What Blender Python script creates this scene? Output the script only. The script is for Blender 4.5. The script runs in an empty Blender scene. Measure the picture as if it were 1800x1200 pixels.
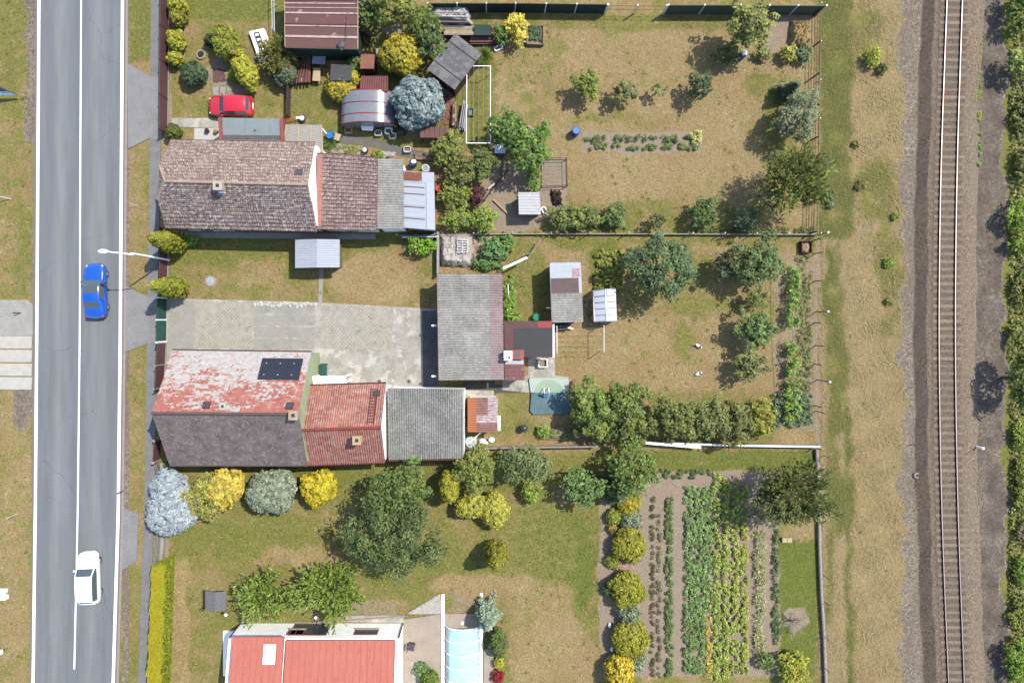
import bpy, math, random
import numpy as np
from mathutils import Vector, Matrix
random.seed(7); RS = np.random.RandomState(11)
SC = bpy.context.scene; COL = SC.collection
R = math.radians; PI = math.pi
# ---------------------------------------------------------------- camera, sky, sun, exposure
S = 20.0            # photo pixels per metre on the ground
H = 60.0            # camera height
NX, NY = 860, 560   # photo pixel straight below the camera
CX, CY = (NX-900)/S, (600-NY)/S
cam = bpy.data.cameras.new('camera'); co = bpy.data.objects.new('camera', cam); COL.objects.link(co)
co.location = (CX, CY, H); cam.sensor_width = 36; cam.lens = 36*H/(1800/S)
cam.shift_x = (900-NX)/1800; cam.shift_y = -(600-NY)/1800
cam.clip_end = 2000; SC.camera = co
SUN_EL = 57; SX, SY = .83, .56
d = Vector((-SX*math.cos(R(SUN_EL)), -SY*math.cos(R(SUN_EL)), -math.sin(R(SUN_EL))))
sl = bpy.data.lights.new('sun', 'SUN'); sl.energy = 3.55; sl.angle = R(.5); sl.color = (1, .95, .86)
so = bpy.data.objects.new('sun', sl); COL.objects.link(so); so.rotation_euler = d.to_track_quat('-Z', 'Y').to_euler(); so.location = (30, 30, 80)
w = bpy.data.worlds.new('World'); SC.world = w; w.use_nodes = True
nt = w.node_tree; sky = nt.nodes.new('ShaderNodeTexSky'); sky.sky_type = 'NISHITA'; sky.sun_disc = False
sky.sun_elevation = R(SUN_EL); sky.sun_rotation = math.atan2(SX, SY)
nt.links.new(sky.outputs[0], nt.nodes['Background'].inputs[0]); nt.nodes['Background'].inputs[1].default_value = .15
SC.view_settings.view_transform = 'Standard'; SC.view_settings.look = 'None'
SC.view_settings.exposure = 1.17; SC.view_settings.gamma = 1
K = 2.85            # displayed value of a sunlit horizontal surface / its albedo
# ---------------------------------------------------------------- helpers
def g(px, py, z=0.0):
    X = (px-900)/S; Y = (600-py)/S; k = (H-z)/H
    return Vector((CX+(X-CX)*k, CY+(Y-CY)*k, z))
def gl(pts, z=0.0): return [g(x, y, z) for x, y in pts]
def L(r, gg, b, k=None):
    k = K if k is None else k
    f = lambda c: min(.86, (((c/255+.055)/1.055)**2.4 if c > 10 else c/255/12.92)/k)
    return (f(r), f(gg), f(b), 1)
WO = {}
def tag(o, label=None, cat=None, group=None, kind=None):
    if label: o['label'] = label
    if cat: o['category'] = cat
    if group: o['group'] = group
    if kind: o['kind'] = kind
    return o
def thing(name, label, cat, loc, rz=0, group=None):
    o = bpy.data.objects.new(name, None); COL.objects.link(o); o.location = loc; o.rotation_euler = (0, 0, rz)
    o.empty_display_size = .2; WO[o.name] = Vector(loc)
    return tag(o, label, cat, group)
def part_label(o, s): o['label'] = s; return o
class MB:
    def __init__(s): s.v = []; s.f = []; s.uv = []
    def add(s, vs, fs, uvs=None):
        b = len(s.v); s.v += [tuple(p) for p in vs]
        for i, f in enumerate(fs):
            s.f.append([b+j for j in f]); s.uv.append([uvs[j] for j in f] if uvs else [(vs[j][0], vs[j][1]) for j in f])
        return s
    def box(s, x0, x1, y0, y1, z0, z1):
        v = [(x, y, z) for z in (z0, z1) for x, y in ((x0, y0), (x1, y0), (x1, y1), (x0, y1))]
        return s.add(v, [(3, 2, 1, 0), (4, 5, 6, 7), (0, 1, 5, 4), (1, 2, 6, 5), (2, 3, 7, 6), (3, 0, 4, 7)])
    def prism(s, poly, z0, z1):
        n = len(poly); z0 = z0 if isinstance(z0, (list, tuple)) else [z0]*n; z1 = z1 if isinstance(z1, (list, tuple)) else [z1]*n
        a = sum(poly[i][0]*poly[(i+1) % n][1]-poly[(i+1) % n][0]*poly[i][1] for i in range(n))
        if a < 0: poly = poly[::-1]; z0 = z0[::-1]; z1 = z1[::-1]
        v = [(p[0], p[1], z0[i]) for i, p in enumerate(poly)]+[(p[0], p[1], z1[i]) for i, p in enumerate(poly)]
        f = [tuple(range(n))[::-1], tuple(range(n, 2*n))]+[(i, (i+1) % n, n+(i+1) % n, n+i) for i in range(n)]
        return s.add(v, f)
    def obox(s, p, q, wd, z0, z1, e=0):
        p = Vector(p[:2]); q = Vector(q[:2]); t = (q-p).normalized(); n = Vector((-t.y, t.x))*wd/2; p = p-t*e; q = q+t*e
        return s.prism([p-n, q-n, q+n, p+n], z0, z1)
    def beam(s, p, q, w1, h1):
        p = Vector(p); q = Vector(q); t = (q-p).normalized(); a = t.cross(Vector((0, 0, 1)))
        if a.length < .01: a = Vector((1, 0, 0))
        a.normalize(); b = a.cross(t); a *= w1/2; b *= h1/2
        v = [p-a-b, p+a-b, p+a+b, p-a+b, q-a-b, q+a-b, q+a+b, q-a+b]
        return s.add(v, [(3, 2, 1, 0), (4, 5, 6, 7), (0, 1, 5, 4), (1, 2, 6, 5), (2, 3, 7, 6), (3, 0, 4, 7)])
    def tube(s, pts, r, n=8, cap=True):
        pts = [Vector(p) for p in pts]; rs = r if isinstance(r, (list, tuple)) else [r]*len(pts); vs = []; fs = []
        for i, p in enumerate(pts):
            t = (pts[min(i+1, len(pts)-1)]-pts[max(i-1, 0)]).normalized()
            a = t.cross(Vector((0, 0, 1))) if abs(t.z) < .95 else t.cross(Vector((1, 0, 0)))
            a.normalize(); b = t.cross(a)
            for k in range(n):
                an = 2*PI*k/n; vs.append(p+(a*math.cos(an)+b*math.sin(an))*rs[i])
        for i in range(len(pts)-1):
            for k in range(n):
                fs.append((i*n+k, i*n+(k+1) % n, (i+1)*n+(k+1) % n, (i+1)*n+k))
        if cap: fs += [tuple(range(n))[::-1], tuple(range((len(pts)-1)*n, len(pts)*n))]
        return s.add(vs, fs)
    def cyl(s, x, y, z0, z1, r0, r1=None, n=14): return s.tube([(x, y, z0), (x, y, z1)], [r0, r0 if r1 is None else r1], n)
    def ell(s, c, r, nu=14, nv=8, dsp=0, half=False, sd=0):
        vs = []; fs = []; rr = random.Random(sd); lo = 0 if half else -PI/2
        for j in range(nv+1):
            th = lo+(PI/2-lo)*j/nv
            for i in range(nu):
                ph = 2*PI*i/nu; k = 1+dsp*(rr.random()-.5)*2
                vs.append((c[0]+r[0]*math.cos(th)*math.cos(ph)*k, c[1]+r[1]*math.cos(th)*math.sin(ph)*k, c[2]+r[2]*math.sin(th)*k))
        for j in range(nv):
            for i in range(nu): fs.append((j*nu+i, j*nu+(i+1) % nu, (j+1)*nu+(i+1) % nu, (j+1)*nu+i))
        return s.add(vs, fs)
    def torus(s, c, R0, r0, n=20, m=8, ax='z'):
        vs = []; fs = []
        for i in range(n):
            for j in range(m):
                a = 2*PI*i/n; b = 2*PI*j/m; q = R0+r0*math.cos(b); x, y, z = q*math.cos(a), q*math.sin(a), r0*math.sin(b)
                if ax == 'y': x, y, z = x, z, y
                if ax == 'x': x, y, z = z, x, y
                vs.append((c[0]+x, c[1]+y, c[2]+z))
        for i in range(n):
            for j in range(m): fs.append((i*m+j, ((i+1) % n)*m+j, ((i+1) % n)*m+(j+1) % m, i*m+(j+1) % m))
        return s.add(vs, fs)
    def build(s, name, mat, parent=None, label=None, cat=None, group=None, kind=None, smooth=False, local=False):
        v = np.array(s.v, dtype=float)
        if parent is not None: org = WO[parent.name]; loc = (0, 0, 0)
        else:
            org = Vector((v[:, 0].mean(), v[:, 1].mean(), v[:, 2].min())) if not local else Vector((0, 0, 0)); loc = org
        if local: org = Vector((0, 0, 0))
        v = v-np.array(org)
        me = bpy.data.meshes.new(name); me.from_pydata(v.tolist(), [], s.f); me.update()
        ul = me.uv_layers.new(name='UVMap'); flat = [c for f in s.uv for uv in f for c in uv]
        if len(flat) == len(me.loops)*2: ul.data.foreach_set('uv', flat)
        me.materials.append(mat)
        if smooth: me.polygons.foreach_set('use_smooth', [True]*len(me.polygons))
        o = bpy.data.objects.new(name, me); COL.objects.link(o); o.location = loc
        if parent is not None: o.parent = parent
        WO[o.name] = WO[parent.name] if parent is not None else Vector(org)
        return tag(o, label, cat, group, kind)
# ---------------------------------------------------------------- materials
class NT:
    def __init__(s, name):
        s.m = bpy.data.materials.new(name); s.m.use_nodes = True; s.t = s.m.node_tree; s.b = s.t.nodes['Principled BSDF']
        s.pos = s.n('ShaderNodeNewGeometry').outputs['Position']; s.uv = s.n('ShaderNodeTexCoord').outputs['UV']
    def n(s, t, **k):
        x = s.t.nodes.new(t)
        for a, b in k.items(): setattr(x, a, b)
        return x
    def l(s, a, b): s.t.links.new(a, b)
    def noise(s, sc, det=4, rg=.6, dist=0, v=None, str_=None):
        x = s.n('ShaderNodeTexNoise'); x.inputs['Scale'].default_value = sc; x.inputs['Detail'].default_value = det
        x.inputs['Roughness'].default_value = rg; x.inputs['Distortion'].default_value = dist
        v = v or s.pos
        if str_: 
            mp = s.n('ShaderNodeMapping'); mp.inputs['Scale'].default_value = str_; s.l(v, mp.inputs[0]); v = mp.outputs[0]
        s.l(v, x.inputs['Vector']); return x.outputs['Fac']
    def ramp(s, f, stops):
        x = s.n('ShaderNodeValToRGB'); e = x.color_ramp.elements
        while len(e) < len(stops): e.new(.5)
        for i, (p, c) in enumerate(stops):
            e[i].position = p; e[i].color = c if not isinstance(c, (int, float)) else (c, c, c, 1)
        s.l(f, x.inputs[0]); return x.outputs[0]
    def mix(s, f, a, b, mode='MIX'):
        x = s.n('ShaderNodeMix', data_type='RGBA', blend_type=mode)
        for sock, val in ((x.inputs[0], f), (x.inputs[6], a), (x.inputs[7], b)):
            if hasattr(val, 'links'): s.l(val, sock)
            else: sock.default_value = val
        return x.outputs[2]
    def math(s, op, a, b=0, c=0):
        x = s.n('ShaderNodeMath', operation=op)
        for i, val in enumerate((a, b, c)):
            if hasattr(val, 'links'): s.l(val, x.inputs[i])
            else: x.inputs[i].default_value = val
        return x.outputs[0]
    def fin(s, col, rough=.85, bump=None, bs=.4, bd=.03, metal=0, spec=.3, alpha=None, trans=None):
        if hasattr(col, 'links'): s.l(col, s.b.inputs['Base Color'])
        else: s.b.inputs['Base Color'].default_value = col
        s.b.inputs['Roughness'].default_value = rough; s.b.inputs['Metallic'].default_value = metal
        s.b.inputs['Specular IOR Level'].default_value = spec
        if bump is not None:
            x = s.n('ShaderNodeBump'); x.inputs['Strength'].default_value = bs; x.inputs['Distance'].default_value = bd
            s.l(bump, x.inputs['Height']); s.l(x.outputs[0], s.b.inputs['Normal'])
        if alpha is not None: s.b.inputs['Alpha'].default_value = alpha
        return s.m
def sc3(c, k): return (min(.88, c[0]*k), min(.88, c[1]*k), min(.88, c[2]*k), 1)
def mat(name, c, var=.25, sc=2.0, rough=.8, det=5, bump=.3, bd=.01, metal=0, spec=.3, speck=None, streak=None, c2=None, uv=False, rows=None):
    m = NT(name); v = m.uv if uv else m.pos
    f = m.noise(sc, det, .65, v=v, str_=streak)
    col = m.ramp(f, [(.3, sc3(c, 1-var)), (.5, c), (.72, sc3(c2 or c, 1+var*.8))])
    f2 = m.noise(sc*7, 3, .6, v=v)
    col = m.mix(.5*var, col, m.ramp(f2, [(.35, (.25, .25, .25, 1)), (.65, (1, 1, 1, 1))]), 'OVERLAY')
    for sp in ([speck] if speck and not isinstance(speck, list) else speck or []):
        c3, th, ssc, am = sp
        col = m.mix(m.math('MULTIPLY', m.ramp(m.noise(ssc, 4, .7, v=v), [(th, 0.), (th+.06, 1.)]), am), col, c3)
    return m.fin(col, rough, m.noise(sc*5, 4, .6, v=v) if bump else None, bump, bd, metal, spec)
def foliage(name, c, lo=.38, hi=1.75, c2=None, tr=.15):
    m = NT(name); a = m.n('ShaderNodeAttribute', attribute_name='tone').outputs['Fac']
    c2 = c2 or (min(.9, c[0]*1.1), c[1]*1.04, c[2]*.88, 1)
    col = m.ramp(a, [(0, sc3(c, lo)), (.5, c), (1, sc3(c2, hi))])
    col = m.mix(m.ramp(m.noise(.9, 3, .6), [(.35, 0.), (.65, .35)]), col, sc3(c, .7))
    m.l(col, m.b.inputs['Base Color']); m.b.inputs['Roughness'].default_value = .6; m.b.inputs['Specular IOR Level'].default_value = .25
    if tr:
        t = m.n('ShaderNodeBsdfTranslucent'); m.l(col, t.inputs['Color']); x = m.n('ShaderNodeMixShader'); x.inputs[0].default_value = tr
        m.l(m.b.outputs[0], x.inputs[1]); m.l(t.outputs[0], x.inputs[2]); m.l(x.outputs[0], m.t.nodes['Material Output'].inputs[0])
    return m.m
def glass(name, c=(.03, .04, .05, 1), rough=.08): m = NT(name); return m.fin(c, rough, spec=.6)
def plain(name, c, rough=.5, metal=0, spec=.4): return NT(name).fin(c, rough, metal=metal, spec=spec)
def clear(name, c, alpha, rough=.15):
    m = NT(name); f = m.noise(3, 4, .6); m.fin(m.ramp(f, [(.3, sc3(c, .9)), (.7, sc3(c, 1.1))]), rough, spec=.6, alpha=alpha); return m.m
M = {}
M['white'] = mat('white_paint', (.8, .8, .78, 1), .08, 1.5, .6)
M['whitew'] = mat('white_plaster', (.78, .77, .74, 1), .12, .8, .85)
M['line'] = mat('road_line', (.62, .615, .59, 1), .14, 6, .7, speck=((.3, .3, .3, 1), .58, 7, .5))
M['steel'] = mat('steel', (.38, .38, .39, 1), .3, 5, .45, metal=.7)
M['galv'] = mat('galvanised', (.5, .52, .53, 1), .2, 6, .5, metal=.4)
M['dark'] = mat('dark_metal', (.045, .045, .05, 1), .4, 5, .6)
M['black'] = mat('black_rubber', (.02, .02, .022, 1), .3, 8, .7)
M['rustw'] = mat('rusty_rail', L(110, 78, 66), .3, 6, .8)
M['wood'] = mat('weathered_wood', L(160, 138, 115), .35, 3, .85, streak=(1, 1, 1))
M['woodp'] = mat('pale_timber', L(215, 190, 150), .25, 3, .85)
M['woodd'] = mat('dark_wood', L(95, 65, 55), .35, 3, .85)
M['redp'] = mat('brown_red_fence', L(125, 85, 88), .2, 2, .7)
M['redst'] = mat('red_steel', L(200, 40, 55), .15, 3, .5)
M['greenp'] = mat('green_sheet', L(50, 110, 95), .2, 1.5, .6)
M['dgreen'] = mat('dark_green_mesh', L(50, 75, 70), .25, 1.5, .8)
M['plast'] = mat('white_plastic', (.75, .76, .78, 1), .15, 3, .5)
M['cream'] = mat('cream_board', L(225, 205, 160), .1, 3, .8)
M['blue'] = mat('blue_plastic', L(40, 105, 190), .2, 3, .4)
M['dblue'] = mat('dark_blue_plastic', L(40, 60, 130), .25, 3, .5)
M['orange'] = mat('orange_plastic', L(235, 105, 45), .15, 3, .5)
M['gplast'] = mat('green_plastic', L(40, 140, 110), .2, 3, .4)
M['glass'] = glass('window_glass')
M['bark'] = mat('bark', (.12, .09, .065, 1), .4, 6, .9)
M['barkg'] = mat('grey_bark', (.2, .18, .15, 1), .4, 6, .9)
M['stone'] = mat('stone', L(190, 175, 160), .3, 3, .9)
M['conc'] = mat('concrete', L(190, 185, 175), .18, .7, .9, speck=[(L(120, 112, 100), .6, 1.7, .5), (L(225, 218, 205), .62, .9, .6)])
M['pinkp'] = mat('terracotta_flashing', L(215, 145, 130), .15, 4, .8)
M['tarp'] = mat('white_tarp', L(225, 215, 208), .2, 1.5, .5, bump=.8, bd=.1)
M['tin'] = mat('pale_tin', L(205, 212, 222), .1, .8, .5, streak=(1, 6, 1), speck=(L(150, 120, 105), .66, 3, .7))
M['straw'] = mat('straw', L(215, 185, 125), .35, 6, .9, bump=.8, bd=.05)
M['rust'] = mat('rusty_tin', L(150, 85, 60), .3, 2, .7, streak=(1, 5, 1), speck=(L(235, 225, 225), .56, 1.6, .9))
M['soil'] = mat('soil', L(176, 156, 134), .2, 1.5, .95, bump=.7, bd=.05, speck=(L(125, 105, 85), .6, 5, .6))
# ---------------------------------------------------------------- roof grids
def roof_grid(mb, A, B, C, D, prof='flat', pitch=.18, amp=.03, thick=.1, course=.36, left=None, right=None, jit=0, sd=1):
    """A-B eave, D-C upper edge. u across the waves, v up the slope."""
    A, B, C, D = map(Vector, (A, B, C, D)); nrm = (B-A).cross(D-A).normalized()
    if nrm.z < 0: nrm = -nrm
    Lu = ((B-A).length+(C-D).length)/2; Lv = ((D-A).length+(C-B).length)/2; rr = random.Random(sd)
    us = [0, 1]; vs = [(0, 0), (1, 0)]
    if prof == 'corr':
        n = int(Lu/pitch)*6; us = [i/n for i in range(n+1)]; nr = max(1, round(Lv/1.15)); vs = []
        for k in range(nr): vs += [(k/nr, 0), ((k+1)/nr-.0005, 1)]
    if prof == 'tile':
        n = int(Lu/pitch)*4; us = [i/n for i in range(n+1)]; nr = max(2, round(Lv/course)); vs = []
        for k in range(nr): vs += [(k/nr, 1), ((k+1)/nr-.002, 0)]
    if prof == 'seam':
        n = max(2, round(Lu/pitch)); us = []
        for i in range(n): us += [i/n, i/n+.03/Lu, i/n+.04/Lu, (i+1)/n-.001/Lu]
        us += [1]
        vs = [(i/6, 0) for i in range(7)]
    P = []; UV = []; jr = {}
    for v, st in vs:
        a = A.lerp(D, v) if not left else left(v); b = B.lerp(C, v) if not right else right(v)
        for i, u in enumerate(us):
            h = 0
            if prof == 'corr':
                h = amp*math.sin(2*PI*u*Lu/pitch)+(.012 if st else 0)+jit*math.sin(3*u*Lu+v*9)*.3
            if prof == 'tile':
                h = amp*abs(math.sin(PI*u*Lu/pitch))+(.075 if st else 0)
                kk = (int(u*Lu/pitch), int(v*Lv/course+.01)); h += jr.setdefault(kk, rr.uniform(0, .02))
            if prof == 'seam': h = amp if i % 4 in (0, 1) else 0
            p = a.lerp(b, u)+nrm*(h+.02); P.append(p); UV.append((u*Lu, v*Lv))
    nu = len(us); fs = []
    for j in range(len(vs)-1):
        for i in range(nu-1): fs.append((j*nu+i, j*nu+i+1, (j+1)*nu+i+1, (j+1)*nu+i))
    mb.add(P, fs, UV)
    a0, b0 = (A, B); pts = [left(0) if left else A, right(0) if right else B, right(1) if right else C, left(1) if left else D]
    if left: pts = [left(0), right(0) if right else B, right(1) if right else C, left(1), left(.55)]
    top = [p+nrm*.0 for p in pts]; bot = [p-Vector((0, 0, thick)) for p in pts]; n = len(pts)
    mb.add(top+bot, [tuple(range(n)), tuple(range(2*n-1, n-1, -1))]+[(i, (i+1) % n, n+(i+1) % n, n+i) for i in range(n)])
    return mb
def rmat(name, base, dark, light, amt=.5, speck=.55, wear=None, tile=(.3, .36), rough=.85, ssc=5, rows=0):
    m = NT(name); c = m.ramp(m.noise(.6, 5, .65, v=m.uv), [(.35, dark), (.65, base)])
    mp = m.n('ShaderNodeMapping'); mp.inputs['Scale'].default_value = (1/tile[0], 1/tile[1], 1); m.l(m.uv, mp.inputs[0])
    vo = m.n('ShaderNodeTexWhiteNoise', noise_dimensions='2D'); fl = m.n('ShaderNodeVectorMath', operation='FLOOR'); m.l(mp.outputs[0], fl.inputs[0]); m.l(fl.outputs[0], vo.inputs['Vector'])
    c = m.mix(.35, c, m.ramp(vo.outputs['Value'], [(0, (.25, .25, .25, 1)), (1, (.8, .8, .8, 1))]), 'OVERLAY')
    f = m.ramp(m.noise(ssc, 4, .75, 0, m.uv), [(speck, 0.), (speck+.08, 1.)])
    big = m.ramp(m.noise(.35, 3, .5, v=m.uv), [(.35, .45), (.65, 1.)])
    c = m.mix(m.math('MULTIPLY', m.math('MULTIPLY', f, big), amt), c, light)
    if rows: sy = m.n('ShaderNodeSeparateXYZ'); m.l(m.uv, sy.inputs[0]); c = m.mix(m.math('MULTIPLY', m.math('LESS_THAN', m.math('FRACT', m.math('DIVIDE', sy.outputs[1], rows)), .16), m.ramp(m.noise(1.6, 3, .7, v=m.uv), [(.35, .25), (.6, .85)])), c, sc3(dark, .4))
    c = m.mix(m.ramp(m.noise(ssc*1.7, 3, .7, v=m.uv), [(.62, 0.), (.66, .6)]), c, sc3(dark, .35))
    return m.fin(c, rough, m.noise(14, 3, .6, v=m.uv), .5, .02)
# ---------------------------------------------------------------- ground with painted kinds of cover (green, soil, gravel)
def axis(lo, hi, st, far): return np.concatenate([[-far, -far/2, lo-30, lo-10], np.arange(lo, hi+1e-6, st), [hi+10, hi+30, far/2, far]])
AX = axis(-50, 50, .25, 600); AY = axis(-35, 35, .25, 600)
gx, gy = np.meshgrid(AX, AY); PXg = gx*S+900; PYg = 600-gy*S
PR = np.zeros(gx.shape); PG = np.zeros(gx.shape); PB = np.zeros(gx.shape)
wob = 5*np.sin(PXg/23+PYg/41)+4*np.sin(PXg/11-PYg/17+2)+3*np.sin(PYg/9+PXg/31)
def sm(x): x = np.clip(x, 0, 1); return x*x*(3-2*x)
def ell(ch, x, y, rx, ry, val, soft=.5, w=1):
    dd = np.sqrt(((PXg+wob*w-x)/rx)**2+((PYg+wob*w-y)/ry)**2); m = sm((1+soft/2-dd)/soft); ch[:] = ch*(1-m)+val*m
def rec(ch, x0, y0, x1, y1, val, soft=8, w=.4):
    X = PXg+wob*w; Y = PYg+wob*w; dd = np.minimum(np.minimum(X-x0, x1-X), np.minimum(Y-y0, y1-Y)); m = sm(dd/soft+.5); ch[:] = ch*(1-m)+val*m
PR[:] = .35
rec(PR, -400, -400, 58, 1600, .5, 20, 1); rec(PR, 0, 620, 50, 1600, .36, 30); ell(PR, 30, 80, 30, 110, .68); ell(PR, 45, 450, 20, 90, .62)
rec(PR, 222, -300, 268, 112, .8, 6); rec(PR, 222, 250, 265, 520, .42, 6); rec(PR, 222, 605, 262, 900, .5, 6); rec(PR, 212, 990, 250, 1600, .6, 6)
rec(PR, 300, -200, 500, 250, .5); rec(PR, 300, -100, 500, 35, .85); ell(PR, 420, 195, 60, 30, .62); rec(PR, 500, 130, 620, 260, .62, 20)
rec(PR, 290, 405, 770, 445, .82, 14); rec(PR, 290, 430, 770, 535, .5, 14); ell(PR, 400, 450, 120, 22, .8); ell(PR, 660, 490, 80, 45, .12); ell(PR, 455, 480, 60, 25, .3); ell(PR, 600, 440, 60, 20, .75)
rec(PR, 640, 20, 870, 260, .75, 20); rec(PR, 870, 30, 1435, 405, .2, 14, 1); rec(PR, 880, 26, 1290, 55, .62, 10); ell(PR, 1340, 150, 40, 20, .75); ell(PR, 1380, 240, 40, 110, .6); ell(PR, 940, 120, 60, 70, .42); ell(PR, 1060, 210, 160, 12, .45)
ell(PR, 1100, 385, 260, 30, .6); rec(PR, 870, 200, 960, 300, .5, 20)
rec(PR, 885, 415, 1435, 440, .7, 10); rec(PR, 885, 435, 1435, 785, .22, 20, 1); ell(PR, 920, 500, 45, 80, .68); ell(PR, 1068, 465, 36, 40, .95); ell(PR, 1180, 500, 120, 60, .55); ell(PR, 900, 720, 60, 60, .6); rec(PR, 1000, 690, 1360, 785, .6, 20); ell(PR, 1330, 480, 60, 90, .5); ell(PR, 1200, 600, 30, 30, .5)
rec(PR, 280, 800, 1060, 1600, .6, 12, 1); ell(PR, 420, 950, 120, 35, .82); ell(PR, 1010, 1010, 38, 105, .97); ell(PR, 960, 960, 50, 80, .8); ell(PR, 560, 980, 120, 18, .25); ell(PR, 700, 830, 300, 40, .8); ell(PR, 900, 1040, 110, 25, .3); ell(PR, 960, 1130, 70, 90, .25); ell(PR, 760, 1010, 110, 40, .75); rec(PR, 290, 985, 330, 1600, .25, 8); ell(PR, 480, 905, 120, 20, .7); ell(PR, 840, 1030, 80, 20, .15); ell(PR, 1040, 1170, 40, 40, .2)
rec(PR, 1060, 790, 1440, 830, .9, 10); rec(PR, 1368, 950, 1442, 1190, .95, 8); rec(PR, 1060, 1190, 1440, 1260, .7, 8)
rec(PR, 1438, -400, 1496, 430, .74, 8); rec(PR, 1438, 420, 1496, 1600, .2, 6); rec(PR, 1450, 440, 1462, 1100, .6, 6); rec(PR, 1474, 430, 1484, 1600, .08, 4); ell(PR, 1453, 500, 10, 60, .85); ell(PR, 1470, 640, 14, 200, .7); rec(PR, 1484, 700, 1498, 1600, .78, 6); ell(PR, 1470, 880, 14, 60, .75)
rec(PR, 1496, -400, 1585, 1600, .22, 10, 1); ell(PR, 1540, 330, 40, 60, .6); ell(PR, 1560, 480, 20, 120, .55); ell(PR, 1520, 60, 30, 50, .55); rec(PR, 1745, -400, 2600, 1600, .85, 16)
# soil
rec(PG, 1125, 828, 1370, 1188, 1, 5, .25); rec(PG, 1052, 860, 1130, 1190, .8, 6); ell(PG, 1030, 250, 10, 20, .6); rec(PG, 1022, 232, 1232, 270, .9, 5, .3)
rec(PG, 1340, 25, 1425, 90, .9, 5); rec(PG, 950, 275, 996, 380, .95, 4, .1); rec(PG, 850, 285, 952, 405, 1, 8, .6); rec(PG, 1355, 445, 1432, 755, .5, 8)
rec(PG, 283, 0, 300, 240, .9, 3, .1); rec(PG, 283, 440, 296, 520, .7, 3, .1); ell(PG, 385, 120, 24, 40, .7); rec(PG, 555, 255, 775, 300, .25, 8); ell(PG, 740, 230, 40, 25, .5); rec(PG, 1430, 420, 1442, 790, .55, 5); rec(PG, 545, 1050, 700, 1100, .5, 4, .1); ell(PG, 810, 1060, 34, 22, .5)
ell(PG, 765, 160, 50, 40, .5); ell(PG, 1398, 1085, 25, 28, .6); ell(PG, 690, 50, 25, 12, .6); ell(PG, 510, 820, 70, 12, .4); ell(PG, 310, 1040, 14, 120, .4); rec(PG, 770, 770, 880, 800, .4)
rec(PG, 282, 940, 296, 990, .8, 3, .1)
# gravel
rec(PB, 1583, -400, 1660, 1600, .82, 10, 1); rec(PB, 1655, -400, 1768, 1600, 1, 8, 1); rec(PB, 44, -300, 70, 250, .9, 6, .4); rec(PB, 52, 250, 66, 1600, .5, 5, .3); ell(PB, 40, 720, 22, 40, .9); rec(PB, 215, -300, 226, 1600, .8, 3, .1); ell(PB, 20, 1030, 20, 40, .4)
nxg, nyg = len(AX), len(AY)
idx = np.arange(nxg*nyg).reshape(nyg, nxg)
fq = np.stack([idx[:-1, :-1], idx[:-1, 1:], idx[1:, 1:], idx[1:, :-1]], -1).reshape(-1, 4)
gz = np.zeros(gx.shape)
zn = .03*(np.sin(gx*1.7+gy*.9)+np.sin(gx*.8-gy*1.9)); gz += zn*(PXg > 1445)*(PXg < 1600)
gz -= .1*(PXg > -30)*(PXg < 40)*0
def npmesh(name, V, F, mat, attrs=None, smooth=False):
    me = bpy.data.meshes.new(name); n = len(V); me.vertices.add(n); me.vertices.foreach_set('co', np.ascontiguousarray(V, dtype=np.float32).ravel())
    k = F.shape[1]; me.loops.add(F.size); me.loops.foreach_set('vertex_index', F.ravel().astype(np.int32))
    me.polygons.add(len(F)); me.polygons.foreach_set('loop_start', np.arange(0, F.size, k, dtype=np.int32)); me.polygons.foreach_set('loop_total', np.full(len(F), k, dtype=np.int32))
    me.update(calc_edges=True); me.validate()
    for an, (tp, dat) in (attrs or {}).items():
        a = me.attributes.new(an, tp, 'POINT'); a.data.foreach_set('color' if tp == 'FLOAT_COLOR' else 'value', np.ascontiguousarray(dat, dtype=np.float32).ravel())
    me.materials.append(mat)
    if smooth: me.polygons.foreach_set('use_smooth', [True]*len(me.polygons))
    return me
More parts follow.
